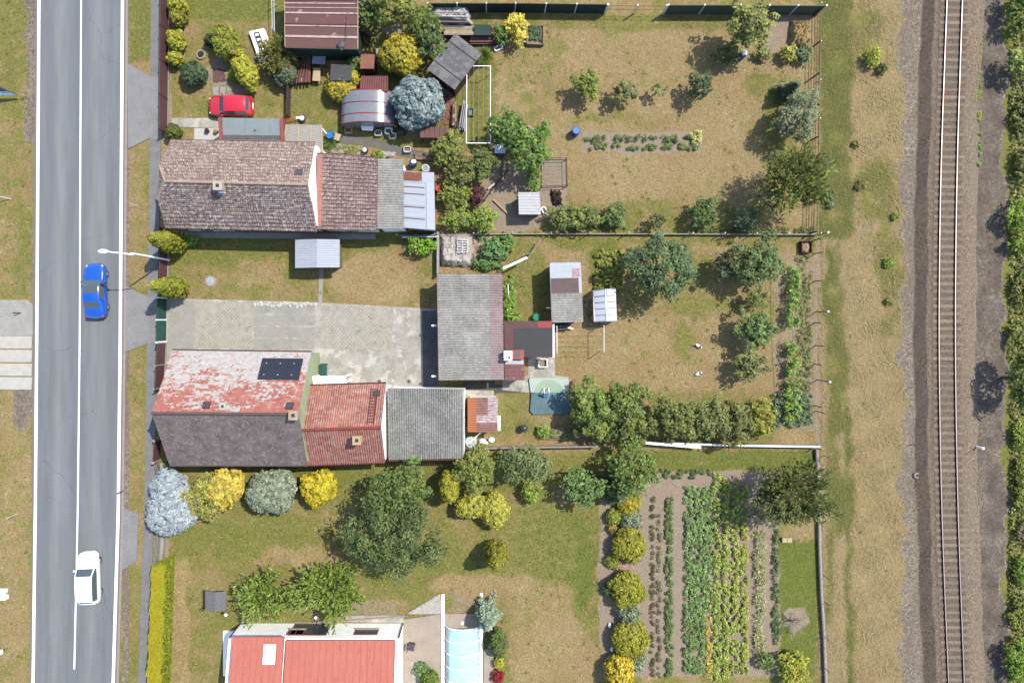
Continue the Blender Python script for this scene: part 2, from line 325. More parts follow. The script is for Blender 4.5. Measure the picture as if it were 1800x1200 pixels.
def paintmat(name, blades=False):
    m = NT(name); at = m.n('ShaderNodeAttribute', attribute_name='paint'); sp = m.n('ShaderNodeSeparateColor'); m.l(at.outputs['Color'], sp.inputs[0])
    n1 = m.noise(.55, 6, .62, .6); n2 = m.noise(2.6, 6, .78, 2.2); n3 = m.noise(8, 4, .8, 2.5)
    gm = m.math('ADD', sp.outputs[0], m.math('MULTIPLY', m.math('SUBTRACT', n1, .5), 2.3)); gm = m.math('ADD', gm, m.math('MULTIPLY', m.math('SUBTRACT', n2, .5), 1.1))
    gm = m.ramp(gm, [(.36, 0.), (.66, 1.)])
    dry = m.ramp(m.math('ADD', m.math('MULTIPLY', n2, .7), m.math('MULTIPLY', n3, .3)), [(.36, L(124, 100, 62)), (.46, L(182, 157, 108)), (.54, L(208, 183, 133)), (.62, L(244, 224, 180))])
    dry = m.mix(m.ramp(m.noise(.25, 4, .6), [(.4, 0.), (.65, .45)]), dry, L(178, 138, 92))
    grn = m.ramp(m.math('ADD', m.math('MULTIPLY', n2, .55), m.math('MULTIPLY', n3, .45)), [(.38, L(88, 94, 36)), (.5, L(156, 154, 80)), (.61, L(202, 194, 120))])
    lush = m.math('GREATER_THAN', sp.outputs[0], .9); grn = m.mix(m.math('MULTIPLY', m.ramp(sp.outputs[0], [(.8, 0.), (.95, 1.)]), .5), grn, L(122, 142, 50))
    c = m.mix(gm, dry, grn)
    so_ = m.ramp(m.math('ADD', m.math('MULTIPLY', n2, .6), m.math('MULTIPLY', m.noise(22, 3, .7), .4)), [(.33, L(150, 130, 106)), (.5, L(194, 174, 150)), (.7, L(218, 203, 180))])
    sm_ = m.ramp(m.math('ADD', sp.outputs[1], m.math('MULTIPLY', m.math('SUBTRACT', n2, .5), .9)), [(.42, 0.), (.58, 1.)]); c = m.mix(sm_, c, so_)
    gv = m.ramp(m.noise(5, 6, .9, 1), [(.36, L(84, 72, 60)), (.5, L(164, 148, 130)), (.62, L(232, 220, 202))])
    gv = m.mix(m.ramp(m.noise(.35, 4, .6, str_=(1, .35, 1)), [(.4, 0.), (.62, .55)]), gv, L(152, 136, 120)); gv = m.mix(m.math('MULTIPLY', m.ramp(m.math('ADD', sp.outputs[2], m.math('MULTIPLY', m.math('SUBTRACT', n1, .5), .5)), [(.86, 0.), (1, 1.)]), m.ramp(m.noise(.6, 5, .7), [(.35, .15), (.62, .75)])), gv, L(102, 92, 84))
    gm2 = m.ramp(m.math('ADD', sp.outputs[2], m.math('MULTIPLY', m.math('SUBTRACT', n2, .5), 1.2)), [(.4, 0.), (.6, 1.)]); c = m.mix(gm2, c, gv)
    return m.fin(c, .95, m.math('ADD', n2, m.math('MULTIPLY', n3, .7)), .75, .09, spec=.1)
gmat = paintmat('ground_cover')
me = npmesh('ground', np.stack([gx, gy, gz], -1).reshape(-1, 3), fq, gmat, {'paint': ('FLOAT_COLOR', np.stack([PR, PG, PB, np.ones_like(PR)], -1).reshape(-1, 4))})
go = bpy.data.objects.new('ground', me); COL.objects.link(go); tag(go, 'dry lawn, meadow and bare earth around the houses', 'ground', kind='structure')
def sample(ch, X, Y):
    ix = np.clip(np.searchsorted(AX, X)-1, 0, nxg-1); iy = np.clip(np.searchsorted(AY, Y)-1, 0, nyg-1); return ch[iy, ix]
def flat(name, poly, z, m, label, cat, kind='structure', th=.06):
    mb = MB(); mb.prism(gl(poly), z-th, z); return mb.build(name, m, None, label, cat, None, kind)
def strip(name, fl, fr, z, m, label, cat, y0=-700, y1=1900, st=50, th=.05, zf=None):
    mb = MB(); ys = list(range(y0, y1+1, st)); V = []; F = []; UV = []
    for y in ys:
        for x in (fl(y), fr(y)): V.append(tuple(g(x, y)[:2])+(z,)); UV.append(V[-1][:2])
    for i in range(len(ys)-1): F.append((2*i, 2*i+2, 2*i+3, 2*i+1))
    n = len(V); V += [(a, b, z-th) for a, b, c in V]
    for i in range(len(ys)-1): F += [(2*i, n+2*i, n+2*i+2, 2*i+2), (2*i+1, 2*i+3, n+2*i+3, n+2*i+1)]
    mb.add(V, F, UV+UV); return mb.build(name, m, None, label, cat, None, 'structure')
def interp(ys, xs):
    def f(y):
        if y <= ys[0]: return xs[0]+(y-ys[0])*(xs[1]-xs[0])/(ys[1]-ys[0])
        if y >= ys[-1]: return xs[-1]+(y-ys[-1])*(xs[-1]-xs[-2])/(ys[-1]-ys[-2])
        for i in range(len(ys)-1):
            if y <= ys[i+1]: return xs[i]+(xs[i+1]-xs[i])*(y-ys[i])/(ys[i+1]-ys[i])
    return f
YY = [0, 300, 600, 900, 1200]
xL = interp(YY, [69, 67, 65, 62.5, 58.5]); xC = interp(YY, [143, 141.5, 140.5, 137, 130.5]); xR = interp(YY, [216, 214, 212, 208.5, 199.5])
# asphalt: lighter, polished wheel tracks run along each lane
def asphalt():
    m = NT('road_asphalt'); sx = m.n('ShaderNodeSeparateXYZ'); m.l(m.uv, sx.inputs[0])
    tr = m.n('ShaderNodeValToRGB'); e = tr.color_ramp.elements
    st = [(0, .42), (.08, .36), (.2, .34), (.27, .72), (.32, .6), (.42, .33), (.52, .3), (.6, .42), (.69, .66), (.75, .56), (.84, .3), (1, .4)]
    while len(e) < len(st): e.new(.5)
    for i, (p, c) in enumerate(st): e[i].position = p; e[i].color = (c, c, c, 1)
    m.l(sx.outputs[0], tr.inputs[0])
    c = m.mix(tr.outputs[0], L(124, 130, 138), L(172, 172, 170)); n = m.noise(30, 3, .8); n2 = m.noise(.5, 5, .6, str_=(3, .25, 1))
    c = m.mix(.3, c, m.ramp(n, [(.3, (.2, .2, .2, 1)), (.7, (.8, .8, .8, 1))]), 'OVERLAY'); c = m.mix(.35, c, m.ramp(n2, [(.35, (.35, .35, .35, 1)), (.65, (.65, .65, .65, 1))]), 'OVERLAY')
    vo = m.n('ShaderNodeTexVoronoi', feature='DISTANCE_TO_EDGE'); vo.inputs['Scale'].default_value = .16; ad = m.n('ShaderNodeVectorMath', operation='ADD'); nn = m.n('ShaderNodeTexNoise'); nn.inputs['Scale'].default_value = .8; nn.inputs['Detail'].default_value = 5; m.l(m.pos, nn.inputs['Vector']); m.l(m.pos, ad.inputs[0]); m.l(nn.outputs['Color'], ad.inputs[1]); m.l(ad.outputs[0], vo.inputs['Vector'])
    c = m.mix(m.math('MULTIPLY', m.ramp(vo.outputs['Distance'], [(0, .6), (.004, 0.)]), m.ramp(m.noise(.12, 3, .6), [(.5, 0.), (.6, 1.)])), c, L(92, 96, 100)); c = m.mix(m.ramp(m.noise(2.2, 4, .7, str_=(1, .4, 1)), [(.68, 0.), (.76, .4)]), c, L(104, 108, 112)); c = m.mix(m.ramp(sx.outputs[0], [(0, .7), (.03, .0), (.97, 0.), (1, .6)]), c, L(150, 140, 122)); return m.fin(c, .88, n, .3, .01)
mb = MB(); V = []; F = []; UV = []; ys = list(range(-700, 1901, 50))
for y in ys:
    a = xL(y)-6; b = xR(y)+6
    for k in range(5): V.append(tuple(g(a+(b-a)*k/4, y)[:2])+(.03,)); UV.append((k/4, y/20))
for i in range(len(ys)-1):
    for k in range(4): F.append((i*5+k, i*5+k+5, i*5+k+6, i*5+k+1))
mb.add(V, F, UV); mb.build('road', asphalt(), None, 'grey asphalt main road with polished wheel tracks', 'road', None, 'structure')
strip('road_line', lambda y: xL(y)-2.6, lambda y: xL(y)+2.6, .036, M['line'], 'white edge line along the left side of the road', 'road marking', th=.001)
strip('road_line', lambda y: xR(y)-3, lambda y: xR(y)+2.4, .036, M['line'], 'white edge line along the kerb side of the road', 'road marking', th=.001)
strip('road_line', lambda y: xC(y)-1.45, lambda y: xC(y)+1.45, .036, M['line'], 'solid white centre line of the road', 'road marking', y1=1175, y0=-725, th=.001)
kerb = mat('kerb_stone', L(188, 172, 166), .15, 3, .9)
strip('kerb', lambda y: xR(y)+6, lambda y: xR(y)+10, .1, kerb, 'pinkish concrete kerb along the road', 'kerb', th=.15)
pav = mat('pavement_asphalt', L(167, 165, 164), .16, 1.0, .92, speck=(L(120, 122, 128), .6, 2, .4))
def pavers():
    m = NT('paving_blocks'); br = m.n('ShaderNodeTexBrick'); m.l(m.pos, br.inputs['Vector']); br.inputs['Scale'].default_value = 5; br.inputs['Color1'].default_value = L(172, 170, 168); br.inputs['Color2'].default_value = L(156, 155, 155); br.inputs['Mortar'].default_value = L(118, 118, 120); br.inputs['Mortar Size'].default_value = .03
    c = m.mix(.5, br.outputs[0], m.ramp(m.noise(1.2, 5, .7), [(.3, (.35, .35, .35, 1)), (.7, (.65, .65, .65, 1))]), 'OVERLAY'); return m.fin(c, .9)
pvl = interp([0, 270, 600, 900, 1200], [266, 264, 259, 254, 243]); pvr = interp([0, 270, 600, 900, 1200], [288, 283, 276, 272, 258])
strip('pavement', pvl, pvr, .085, pavers(), 'grey block pavement along the front fences', 'pavement', th=.1)
flat('driveway', [(225, 112), (266, 136), (289, 136), (285, 245), (264, 243), (226, 262)], .09, pav, 'asphalt crossing in front of the red fence', 'driveway')
flat('driveway', [(222, 502), (262, 524), (282, 520), (278, 600), (258, 604), (222, 618)], .09, pav, 'asphalt crossing leading to the green gate', 'driveway')
flat('driveway', [(215, 890), (244, 902), (241, 985), (212, 1003)], .09, pav, 'worn asphalt patch beside the pavement', 'driveway')
flat('driveway', [(0-60, 527), (48, 527), (58, 535), (58, 590), (-60, 590)], .05, mat('old_concrete', L(192, 188, 178), .18, 1.5, .9), 'pale concrete apron on the left verge', 'driveway')
slab = mat('verge_slab', L(226, 220, 208), .12, 1.5, .9)
for i in range(4): 
    y = 590+i*24; mb = MB().prism(gl([(-60, y), (57, y+.6), (56, y+22.5), (-60, y+22)]), -.05, .07)
    mb.build('concrete_slab', slab, None, ['pale concrete slab on the left verge nearest the apron', 'second pale concrete slab below the apron', 'third pale concrete slab below the apron, dirty at its left end', 'lowest pale concrete slab on the left verge'][i], 'slab', 'slabs crossing the left verge')
# ---------------------------------------------------------------- railway
xa = interp([0, 300, 600, 900, 1200], [1664, 1652.4, 1649, 1654, 1666.7]); xb = interp([0, 300, 600, 900, 1200], [1691, 1680.8, 1677.6, 1682.6, 1694.2])
from bisect import bisect
def smooth(f):
    ys = [0, 150, 300, 450, 600, 750, 900, 1050, 1200]
    def h(y): return (f(y-110)+f(y-55)+f(y)+f(y+55)+f(y+110))/5
    return h
xas, xbs = smooth(xa), smooth(xb)
ZB = .55
def gr(lo, mid, hi, name, patch): 
    m = NT(name); n = m.noise(6, 6, .92, 1); n0 = m.noise(.5, 4, .6, str_=(1.5, .5, 1))
    c = m.ramp(n, [(.38, lo), (.5, mid), (.62, hi)]); c = m.mix(m.ramp(n0, [(.42, 0.), (.65, .5)]), c, patch); sx = m.n('ShaderNodeSeparateXYZ'); m.l(m.uv, sx.inputs[0]); c = m.mix(m.ramp(sx.outputs[0], [(.1, .0), (.17, .45), (.28, .4), (.34, .2), (.42, .5), (.57, .5), (.62, .05), (.8, 0.)]), c, m.mix(.75, c, L(88, 74, 64))); return m.fin(c, .95, n, .9, .06, spec=.1)  # left slope darkened: its shade painted in; dark cribs are oil stains
UVB = []; mb = MB(); ys = list(range(-700, 1901, 25)); V = []; F = []; prof = [(-49, 0), (-43, .02), (-21, ZB), (-9, ZB+.03), (27+9, ZB+.03), (27+22, ZB-.05), (27+34, .25), (27+40, 0)]
for y in ys:
    c = xas(y)
    for k, (dx, z) in enumerate(prof):
        UVB.append((k/7, y/20))
        p = g(c+dx+1.2*math.sin(y/37+k)+1.0*math.sin(y/13+2*k)+random.uniform(-.9, .9), y, max(z, -.02) if 0 < k < len(prof)-1 else -.05); V.append(tuple(p))
for i in range(len(ys)-1):
    for k in range(len(prof)-1): a = i*len(prof)+k; F.append((a, a+len(prof), a+len(prof)+1, a+1)[::-1])
mb.add(V, F, UVB); mb.build('ballast_bed', gr(L(88, 74, 64), L(156, 136, 116), L(216, 198, 176), 'ballast', L(166, 150, 132)), None, 'stone ballast embankment under the railway track', 'ballast', None, 'structure')
tk = thing('railway_track', 'single railway track with concrete sleepers on the ballast embankment', 'railway track', g(1665, 600, ZB))
railside = mat('rail_rust', L(92, 66, 58), .3, 6, .8); railtop = mat('rail_head', (.34, .25, .24, 1), .2, 4, .5, metal=.6, bump=0)
for f in (xas, xbs):
    a = MB(); b = MB(); pts = [g(f(y), y, ZB+.12) for y in range(-500, 1701, 25)]
    for p, q in zip(pts[:-1], pts[1:]):
        a.obox(p, q, .14, ZB+.05, ZB+.075); a.obox(p, q, .03, ZB+.075, ZB+.15); a.obox(p, q, .085, ZB+.15, ZB+.175); b.obox(p, q, .06, ZB+.1755, ZB+.195)
    r_ = a.build('rail', railside, tk); b.build('rail_head', railtop, r_)
slm = mat('sleeper_concrete', L(156, 139, 120), .25, 4, .9, speck=(L(115, 100, 86), .56, 5, .7))
ns = 0; nt_ = slm.node_tree; oi = nt_.nodes.new('ShaderNodeObjectInfo'); hv = nt_.nodes.new('ShaderNodeHueSaturation'); mr = nt_.nodes.new('ShaderNodeMapRange'); mr.inputs[3].default_value = .88; mr.inputs[4].default_value = 1.18; nt_.links.new(oi.outputs['Random'], mr.inputs[0]); nt_.links.new(mr.outputs[0], hv.inputs['Value']); lk = nt_.nodes['Principled BSDF'].inputs['Base Color'].links[0].from_socket; nt_.links.new(lk, hv.inputs['Color']); nt_.links.new(hv.outputs[0], nt_.nodes['Principled BSDF'].inputs['Base Color'])
y = -12
while y < 1215 and ns < 98:
    c0 = g(xas(y)-11, y, ZB); c1 = g(xbs(y)+11, y+.3, ZB); mb = MB(); mb.obox(c0, c1, .28, ZB-.1, ZB+.055); q0 = c0.lerp(c1, .32); q1 = c0.lerp(c1, .68)
    [mb.obox(c0.lerp(c1, q)-Vector((.09, 0, 0)), c0.lerp(c1, q)+Vector((.09, 0, 0)), .2, ZB+.05, ZB+.075) for q in (.16, .27, .73, .84)]; mb.build('sleeper', slm, tk); y += 13.1; ns += 1
far = MB()
for y in list(np.arange(-500, -13, 13.1))+list(np.arange(y, 1700, 13.1)): far.obox(g(xas(y)-11, y, ZB), g(xbs(y)+11, y, ZB), .28, ZB-.1, ZB+.055)
far.build('sleepers_beyond', slm, tk, kind='stuff')
# ---------------------------------------------------------------- vegetation builders
def rot_tangent(N):
    n = len(N); r = RS.normal(size=(n, 3)); t = np.cross(N, r); t /= np.linalg.norm(t, axis=1)[:, None]+1e-9; b = np.cross(N, t); return t, b
def unit(v): return v/(np.linalg.norm(v, axis=1)[:, None]+1e-9)
def leaves(name, P, N, ln, wd, mat_, parent, T=None, tone=None, core=None, label=None):
    """P centres, N normals; T long axis (optional)."""
    n = len(P); N = unit(N)
    if T is None: T, B = rot_tangent(N)
    else:
        T = unit(T); B = np.cross(N, T); B = unit(B)
    ln = np.broadcast_to(ln, (n,))[:, None]; wd = np.broadcast_to(wd, (n,))[:, None]
    j = RS.uniform(.5, 1.55, (n, 1)); ln = ln*j; wd = wd*j; cv = N*ln*.12
    V = np.stack([P-T*ln/2-cv, P+B*wd/2-T*ln*.05, P+T*ln/2-cv, P-B*wd/2-T*ln*.05], 1).reshape(-1, 3)
    F = np.arange(n*4).reshape(n, 4)
    if tone is None: tone = RS.uniform(0, 1, n)
    tn = np.repeat(np.clip(tone, 0, 1), 4)
    if core is not None:
        cvv, cf = core; F = np.concatenate([F, cf+len(V)]); V = np.concatenate([V, cvv]); tn = np.concatenate([tn, np.full(len(cvv), .12)])  # core gets a dark tone, painting the shade between the sprays
    V = V-np.array(WO[parent.name])
    me = npmesh(name, V, F, mat_, {'tone': ('FLOAT', tn)}); o = bpy.data.objects.new(name, me); COL.objects.link(o); o.parent = parent; WO[o.name] = WO[parent.name]
    if label: o['label'] = label
    return o
def trunk(root, base, h, r, limbs, mt, name='trunk'):
    mb = MB(); b = Vector(base); k = Vector((RS.uniform(-.1, .1)*h, RS.uniform(-.1, .1)*h, 0))
    mb.tube([b-Vector((0, 0, .15)), b+k*.4+Vector((0, 0, h*.5)), b+k+Vector((0, 0, h))], [r*1.25, r*.9, r*.35], 8)
    for q in limbs:
        q = Vector(q); s = b+k*.4+Vector((0, 0, min(h*.45, max(.1, (q.z-b.z)*.5)))); m = s.lerp(q, .5)+Vector((0, 0, .1*h))
        mb.tube([s, m, q], [r*.5, r*.3, r*.1], 6, False)
    return mb.build(name, mt, root, smooth=True)
def lobes(n=5):
    ph = RS.uniform(0, 2*PI, n); am = RS.uniform(.05, .17, n)
    return lambda a: 1+sum(am[k]*np.sin((k+2)*a+ph[k]) for k in range(n))
def fibd(n):
    i = np.arange(n)+.5; z = 1-2*i/n; r = np.sqrt(1-z*z); a = i*2.399963; return np.stack([r*np.cos(a), r*np.sin(a), z], 1)
FM = {}
def fm(c, **k):
    if c[1] > c[0]*1.02 and c[2] < c[0]*1.05: c = (min(255, c[0]*1.03+3), c[1]*.99+2, c[2]*.98+5)
    key = (tuple(c), tuple(sorted(k.items())))
    if key not in FM: FM[key] = foliage('foliage_%d' % len(FM), L(*c, k=K*.62), **k)
    return FM[key]
def plant(kind, px, py, r, h, c, label, cat='tree', name=None, ry=None, rot=0, dens=1, leaf=None, grp=None, c2=None, flat_=None, nm2=None):
    """px,py: where the photograph shows the crown's middle; r (ry): its half-size in pixels; h: height in metres."""
    ry = ry or r; Rx, Ry = r/S, ry/S; name = name or {'broad': 'broadleaf_tree', 'loose': 'fruit_tree', 'droop': 'cherry_tree', 'spruce': 'spruce_tree', 'globe': 'globe_conifer', 'thuja': 'columnar_thuja', 'bush': 'shrub', 'tuft': 'grass_tuft', 'yew': 'conifer_tree', 'rosette': 'spruce_tree'}[kind]
    zc = h*.55 if kind not in ('globe', 'bush', 'tuft') else h*.5
    c0 = g(px, py, zc); sf = (H-zc)/H; Rx *= sf; Ry *= sf
    base = (c0.x, c0.y, 0.0); root = thing(name, label, cat, base, 0, grp); O = np.array(base); ca, sa = math.cos(R(rot)), math.sin(R(rot))
    m = fm(c, **({'c2': L(*c2, k=K*.62)} if c2 else {}))
    def place(U): 
        x = U[:, 0]*Rx; y = U[:, 1]*Ry; return np.stack([O[0]+x*ca+y*sa, O[1]-x*sa+y*ca, U[:, 2]], 1)
    lb0 = lobes(); lb = (lambda a: 1+(lb0(a)-1)*.3) if kind == 'globe' else lb0; A = PI*Rx*Ry
    def clusters(Cw, rc, n, ax=None, up=.35, squash=.8, shell=.35):
        """leaves gathered on the sunward side of many small clumps -> P, outward directions, clump index"""
        per = max(6, n//max(1, len(Cw))); ci = np.repeat(np.arange(len(Cw)), per); d = unit(RS.normal(size=(len(ci), 3))); d[:, 2] = np.where(d[:, 2] < -.15, -d[:, 2], d[:, 2])
        q = RS.uniform(shell, 1, len(ci))**.5; off = d*(rc[ci]*q)[:, None]*np.array([1, 1, squash])
        if ax is not None: s_ = RS.uniform(-1, 1, len(ci)); off = off*.42+ax[ci]*(s_*rc[ci]*1.9)[:, None]; off[:, 2] -= .25*rc[ci]*s_*s_
        P = Cw[ci]+off; st_ = RS.uniform(size=len(ci)) < .05; P[st_] += d[st_]*(rc[ci][st_]*RS.uniform(.1, .9, st_.sum()))[:, None]; P[:, 2] = np.maximum(P[:, 2], .04); return P, d, ci
    if kind in ('broad', 'loose', 'bush', 'droop', 'yew', 'rosette'):
        lf = leaf or {'broad': .27, 'loose': .24, 'bush': .21, 'droop': .3, 'yew': .26, 'rosette': .2}[kind]; wd = lf*{'broad': .62, 'loose': .6, 'bush': .6, 'droop': .38, 'yew': .34, 'rosette': .42}[kind]
        Rm = math.sqrt(Rx*Ry); rc0 = {'broad': .13*Rm+.2, 'loose': .12*Rm+.17, 'bush': .14*Rm+.13, 'droop': .3, 'yew': .3, 'rosette': .1*Rm+.13}[kind]; hs = h*(.36 if kind != 'bush' else .42)
        area = 2*PI*Rm*(Rm+hs)*.5*1.3; nc = max(7, int(area/(rc0*rc0*{'broad': 1.5, 'loose': 3.0, 'bush': 1.5, 'droop': 1.7, 'yew': 1.5, 'rosette': 1.5}[kind])*min(1.15, dens**.5 if kind != 'loose' else dens*.55)))
        D = fibd(nc*2); D = D[D[:, 2] > -.5]; D += RS.normal(scale=.22, size=D.shape); D = unit(D)
        rad = RS.uniform(.62, 1.0, len(D))**.7*lb(np.arctan2(D[:, 1], D[:, 0])); 
        if kind == 'loose': rad = RS.uniform(.15, 1.05, len(D))**.6*lb(np.arctan2(D[:, 1], D[:, 0])); rad *= 1-.25*(np.sin(np.arctan2(D[:, 1], D[:, 0])*4+RS.uniform(0, 6)) > .3)
        if kind in ('yew', 'droop'): rad = RS.uniform(.35, 1.0, len(D))**.7*lb(np.arctan2(D[:, 1], D[:, 0]))
        k3 = RS.uniform(0, 6, 3); rad *= 1+.1*np.sin(D[:, 0]*5+k3[0])*np.sin(D[:, 1]*5+k3[1])
        Cc = np.stack([D[:, 0]*rad*.95, D[:, 1]*rad*.95, np.maximum(.12, zc+.06*h+D[:, 2]*rad*hs)], 1); Cw = place(Cc); rc = rc0*RS.uniform(.65, 1.3, len(Cw))
        n = int(dens*{'broad': 3.4, 'loose': 1.9, 'bush': 3.6, 'droop': 3.4, 'yew': 4.2, 'rosette': 4.2}[kind]*A/(lf*wd*.5)); ax = None
        if kind in ('droop', 'yew'):
            ax = Cw-np.array([O[0], O[1], h*.35]); ax[:, 2] *= .35; ax = unit(ax)+RS.normal(scale=.38, size=ax.shape); ax[:, 2] -= .1; ax = unit(ax)
        P, d, ci = clusters(Cw, rc, n, ax); ct = RS.uniform(0, 1, len(Cw)); tone = RS.uniform(0, .55, len(ci))+.45*ct[ci]
        if kind in ('droop', 'yew'):
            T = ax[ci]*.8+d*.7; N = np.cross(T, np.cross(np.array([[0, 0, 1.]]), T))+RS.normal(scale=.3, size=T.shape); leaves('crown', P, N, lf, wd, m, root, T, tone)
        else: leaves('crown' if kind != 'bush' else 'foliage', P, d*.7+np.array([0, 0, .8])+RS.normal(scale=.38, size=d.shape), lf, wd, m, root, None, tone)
        nl = min(len(Cw), 10 if kind != 'loose' else 18); sel = RS.choice(len(Cw), nl, replace=False)
        trunk(root, base, (h*.62 if kind != 'bush' else h*.4), max(.03, .035*h**.9*(1 if kind != 'bush' else .6)), [Cw[i] for i in sel], M['barkg'] if kind == 'loose' else M['bark'], 'trunk' if kind != 'bush' else 'stem')
    elif kind in ('globe', 'thuja'):
        lf = leaf or .13; nu, nv = 32, 16; th = np.linspace(-PI/2, PI/2, nv+1); ph = np.linspace(0, 2*PI, nu, endpoint=False)
        k1 = RS.uniform(0, 6, 6)
        def surf(a, t):
            st = np.sin(t)
            if kind == 'thuja':
                s2 = (st+1)/2; w_ = np.clip(np.sin(np.clip(s2, 0, 1)**.55*PI*.985), 0, 1)**.75*(1-.12*np.abs(np.cos((a-k1[0])))**8); z = .1+s2*h*.93; return np.stack([np.cos(a)*w_, np.sin(a)*w_, z], 1)
            rr = (1+.05*np.sin(4*a+k1[0]+2*t)+.04*np.sin(5*t+k1[1]+3*a))*lb(a); return np.stack([np.cos(a)*np.cos(t)*rr, np.sin(a)*np.cos(t)*rr, np.maximum(.03, zc+st*h*.46*rr)], 1)
        aa, tt = np.meshgrid(ph, th); Vc = surf(aa.ravel(), tt.ravel()); Vc[:, :2] *= .88; Vc[:, 2] = zc+(Vc[:, 2]-zc)*.9; Vc = place(Vc)
        ii = np.arange((nv+1)*nu).reshape(nv+1, nu); Fc = np.stack([ii[:-1], np.roll(ii, -1, 1)[:-1], np.roll(ii, -1, 1)[1:], ii[1:]], -1).reshape(-1, 4)
        area = 2*PI*math.sqrt(Rx*Ry)*(math.sqrt(Rx*Ry)+h*.5)*.95; rc0 = (.1+lf*.55) if kind == 'globe' else .17; nc = int(area/(rc0*rc0*1.9)); a = RS.uniform(0, 2*PI, nc); t = np.arcsin(np.clip(RS.uniform(-.7, 1, nc), -1, 1))
        Cw = place(surf(a, t)*np.stack([RS.uniform(.9, .99, nc)]*2+[np.ones(nc)], 1)); ctr = np.array([O[0], O[1], zc]); out = unit((Cw-ctr)/np.array([Rx, Ry, h*.5])**1.0)
        P, d, ci = clusters(Cw, rc0*RS.uniform(.7, 1.25, nc), int(dens*2.6*area/(lf*lf*.4)), None, squash=1, shell=.2); keep = np.einsum('ij,ij->i', d, out[ci]) > -.25; P, d, ci = P[keep], d[keep], ci[keep]
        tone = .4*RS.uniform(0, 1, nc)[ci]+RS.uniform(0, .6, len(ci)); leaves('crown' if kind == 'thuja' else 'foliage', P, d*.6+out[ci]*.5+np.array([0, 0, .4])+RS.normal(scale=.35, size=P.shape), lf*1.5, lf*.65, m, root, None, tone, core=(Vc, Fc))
        trunk(root, base, h*.5, .05+.015*h, [], M['bark'], 'trunk' if kind == 'thuja' else 'stem')
    elif kind == 'spruce':
        P = []; T = []; tone = []; z = h*.1; lf = leaf or .26; tips = []
        while z < h*.99:
            f = 1-(z/h); rad = (f**.75)*1.0; nb = max(4, int(5+ (Rx+Ry)*2.6*rad)); off = RS.uniform(0, 6)
            for k in range(nb):
                a = off+2*PI*k/nb+RS.uniform(-.2, .2); rr = rad*RS.uniform(.8, 1.08)*lb(a); e = np.array([math.cos(a)*Rx*rr, math.sin(a)*Ry*rr]); Lb = np.linalg.norm(e)
                if Lb < .05: continue
                s = np.linspace(.12, 1, max(3, int(Lb/.085))); pts = np.stack([e[0]*s, e[1]*s, z+.12*Lb*np.sin(s*PI)-.18*Lb*s*s+0*s], 1)
                e2 = np.append(e/Lb, 0); side = np.array([-e2[1], e2[0], 0])
                for sg in (-1, 0, 1, -1, 1):
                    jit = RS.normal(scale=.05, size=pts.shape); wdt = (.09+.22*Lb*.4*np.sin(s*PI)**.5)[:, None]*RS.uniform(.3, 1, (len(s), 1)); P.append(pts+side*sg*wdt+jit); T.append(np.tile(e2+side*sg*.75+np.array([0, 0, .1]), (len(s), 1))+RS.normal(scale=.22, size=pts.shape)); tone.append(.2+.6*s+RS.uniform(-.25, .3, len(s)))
                if RS.uniform() < .15: tips.append(pts[-1])
            z += .2 if h < 3.5 else .26
        P = np.concatenate(P); T = np.concatenate(T); tone = np.concatenate(tone); Pw = np.stack([O[0]+P[:, 0]*ca+P[:, 1]*sa, O[1]-P[:, 0]*sa+P[:, 1]*ca, P[:, 2]], 1); Tw = np.stack([T[:, 0]*ca+T[:, 1]*sa, -T[:, 0]*sa+T[:, 1]*ca, T[:, 2]], 1)
        N = np.array([[0, 0, 1.]])+RS.normal(scale=.45, size=P.shape); leaves('crown', Pw, N, lf, lf*.42, m, root, Tw, tone); trunk(root, base, h*.9, .04*h**.8, [], M['bark'])
    elif kind == 'tuft':
        n = int(130*dens*(1+A)); a = RS.uniform(0, 2*PI, n); t = RS.uniform(.25, 1, n)**.7; e = np.stack([np.cos(a), np.sin(a)], 1)*np.array([Rx, Ry])*t[:, None]*.55; P = np.stack([O[0]+e[:, 0], O[1]+e[:, 1], .15+h*.6*(1-t*.6)], 1)
        T = np.stack([e[:, 0], e[:, 1], h*.35*(1-t)+.02], 1); leaves('foliage', P, np.array([[0, 0, 1.]])+RS.normal(scale=.3, size=P.shape), (Rx+Ry)*.55, .045, m, root, T)
        MB().cyl(O[0], O[1], -.05, .15, Rx*.25, Rx*.1).build('stem', M['straw'], root)
    return root
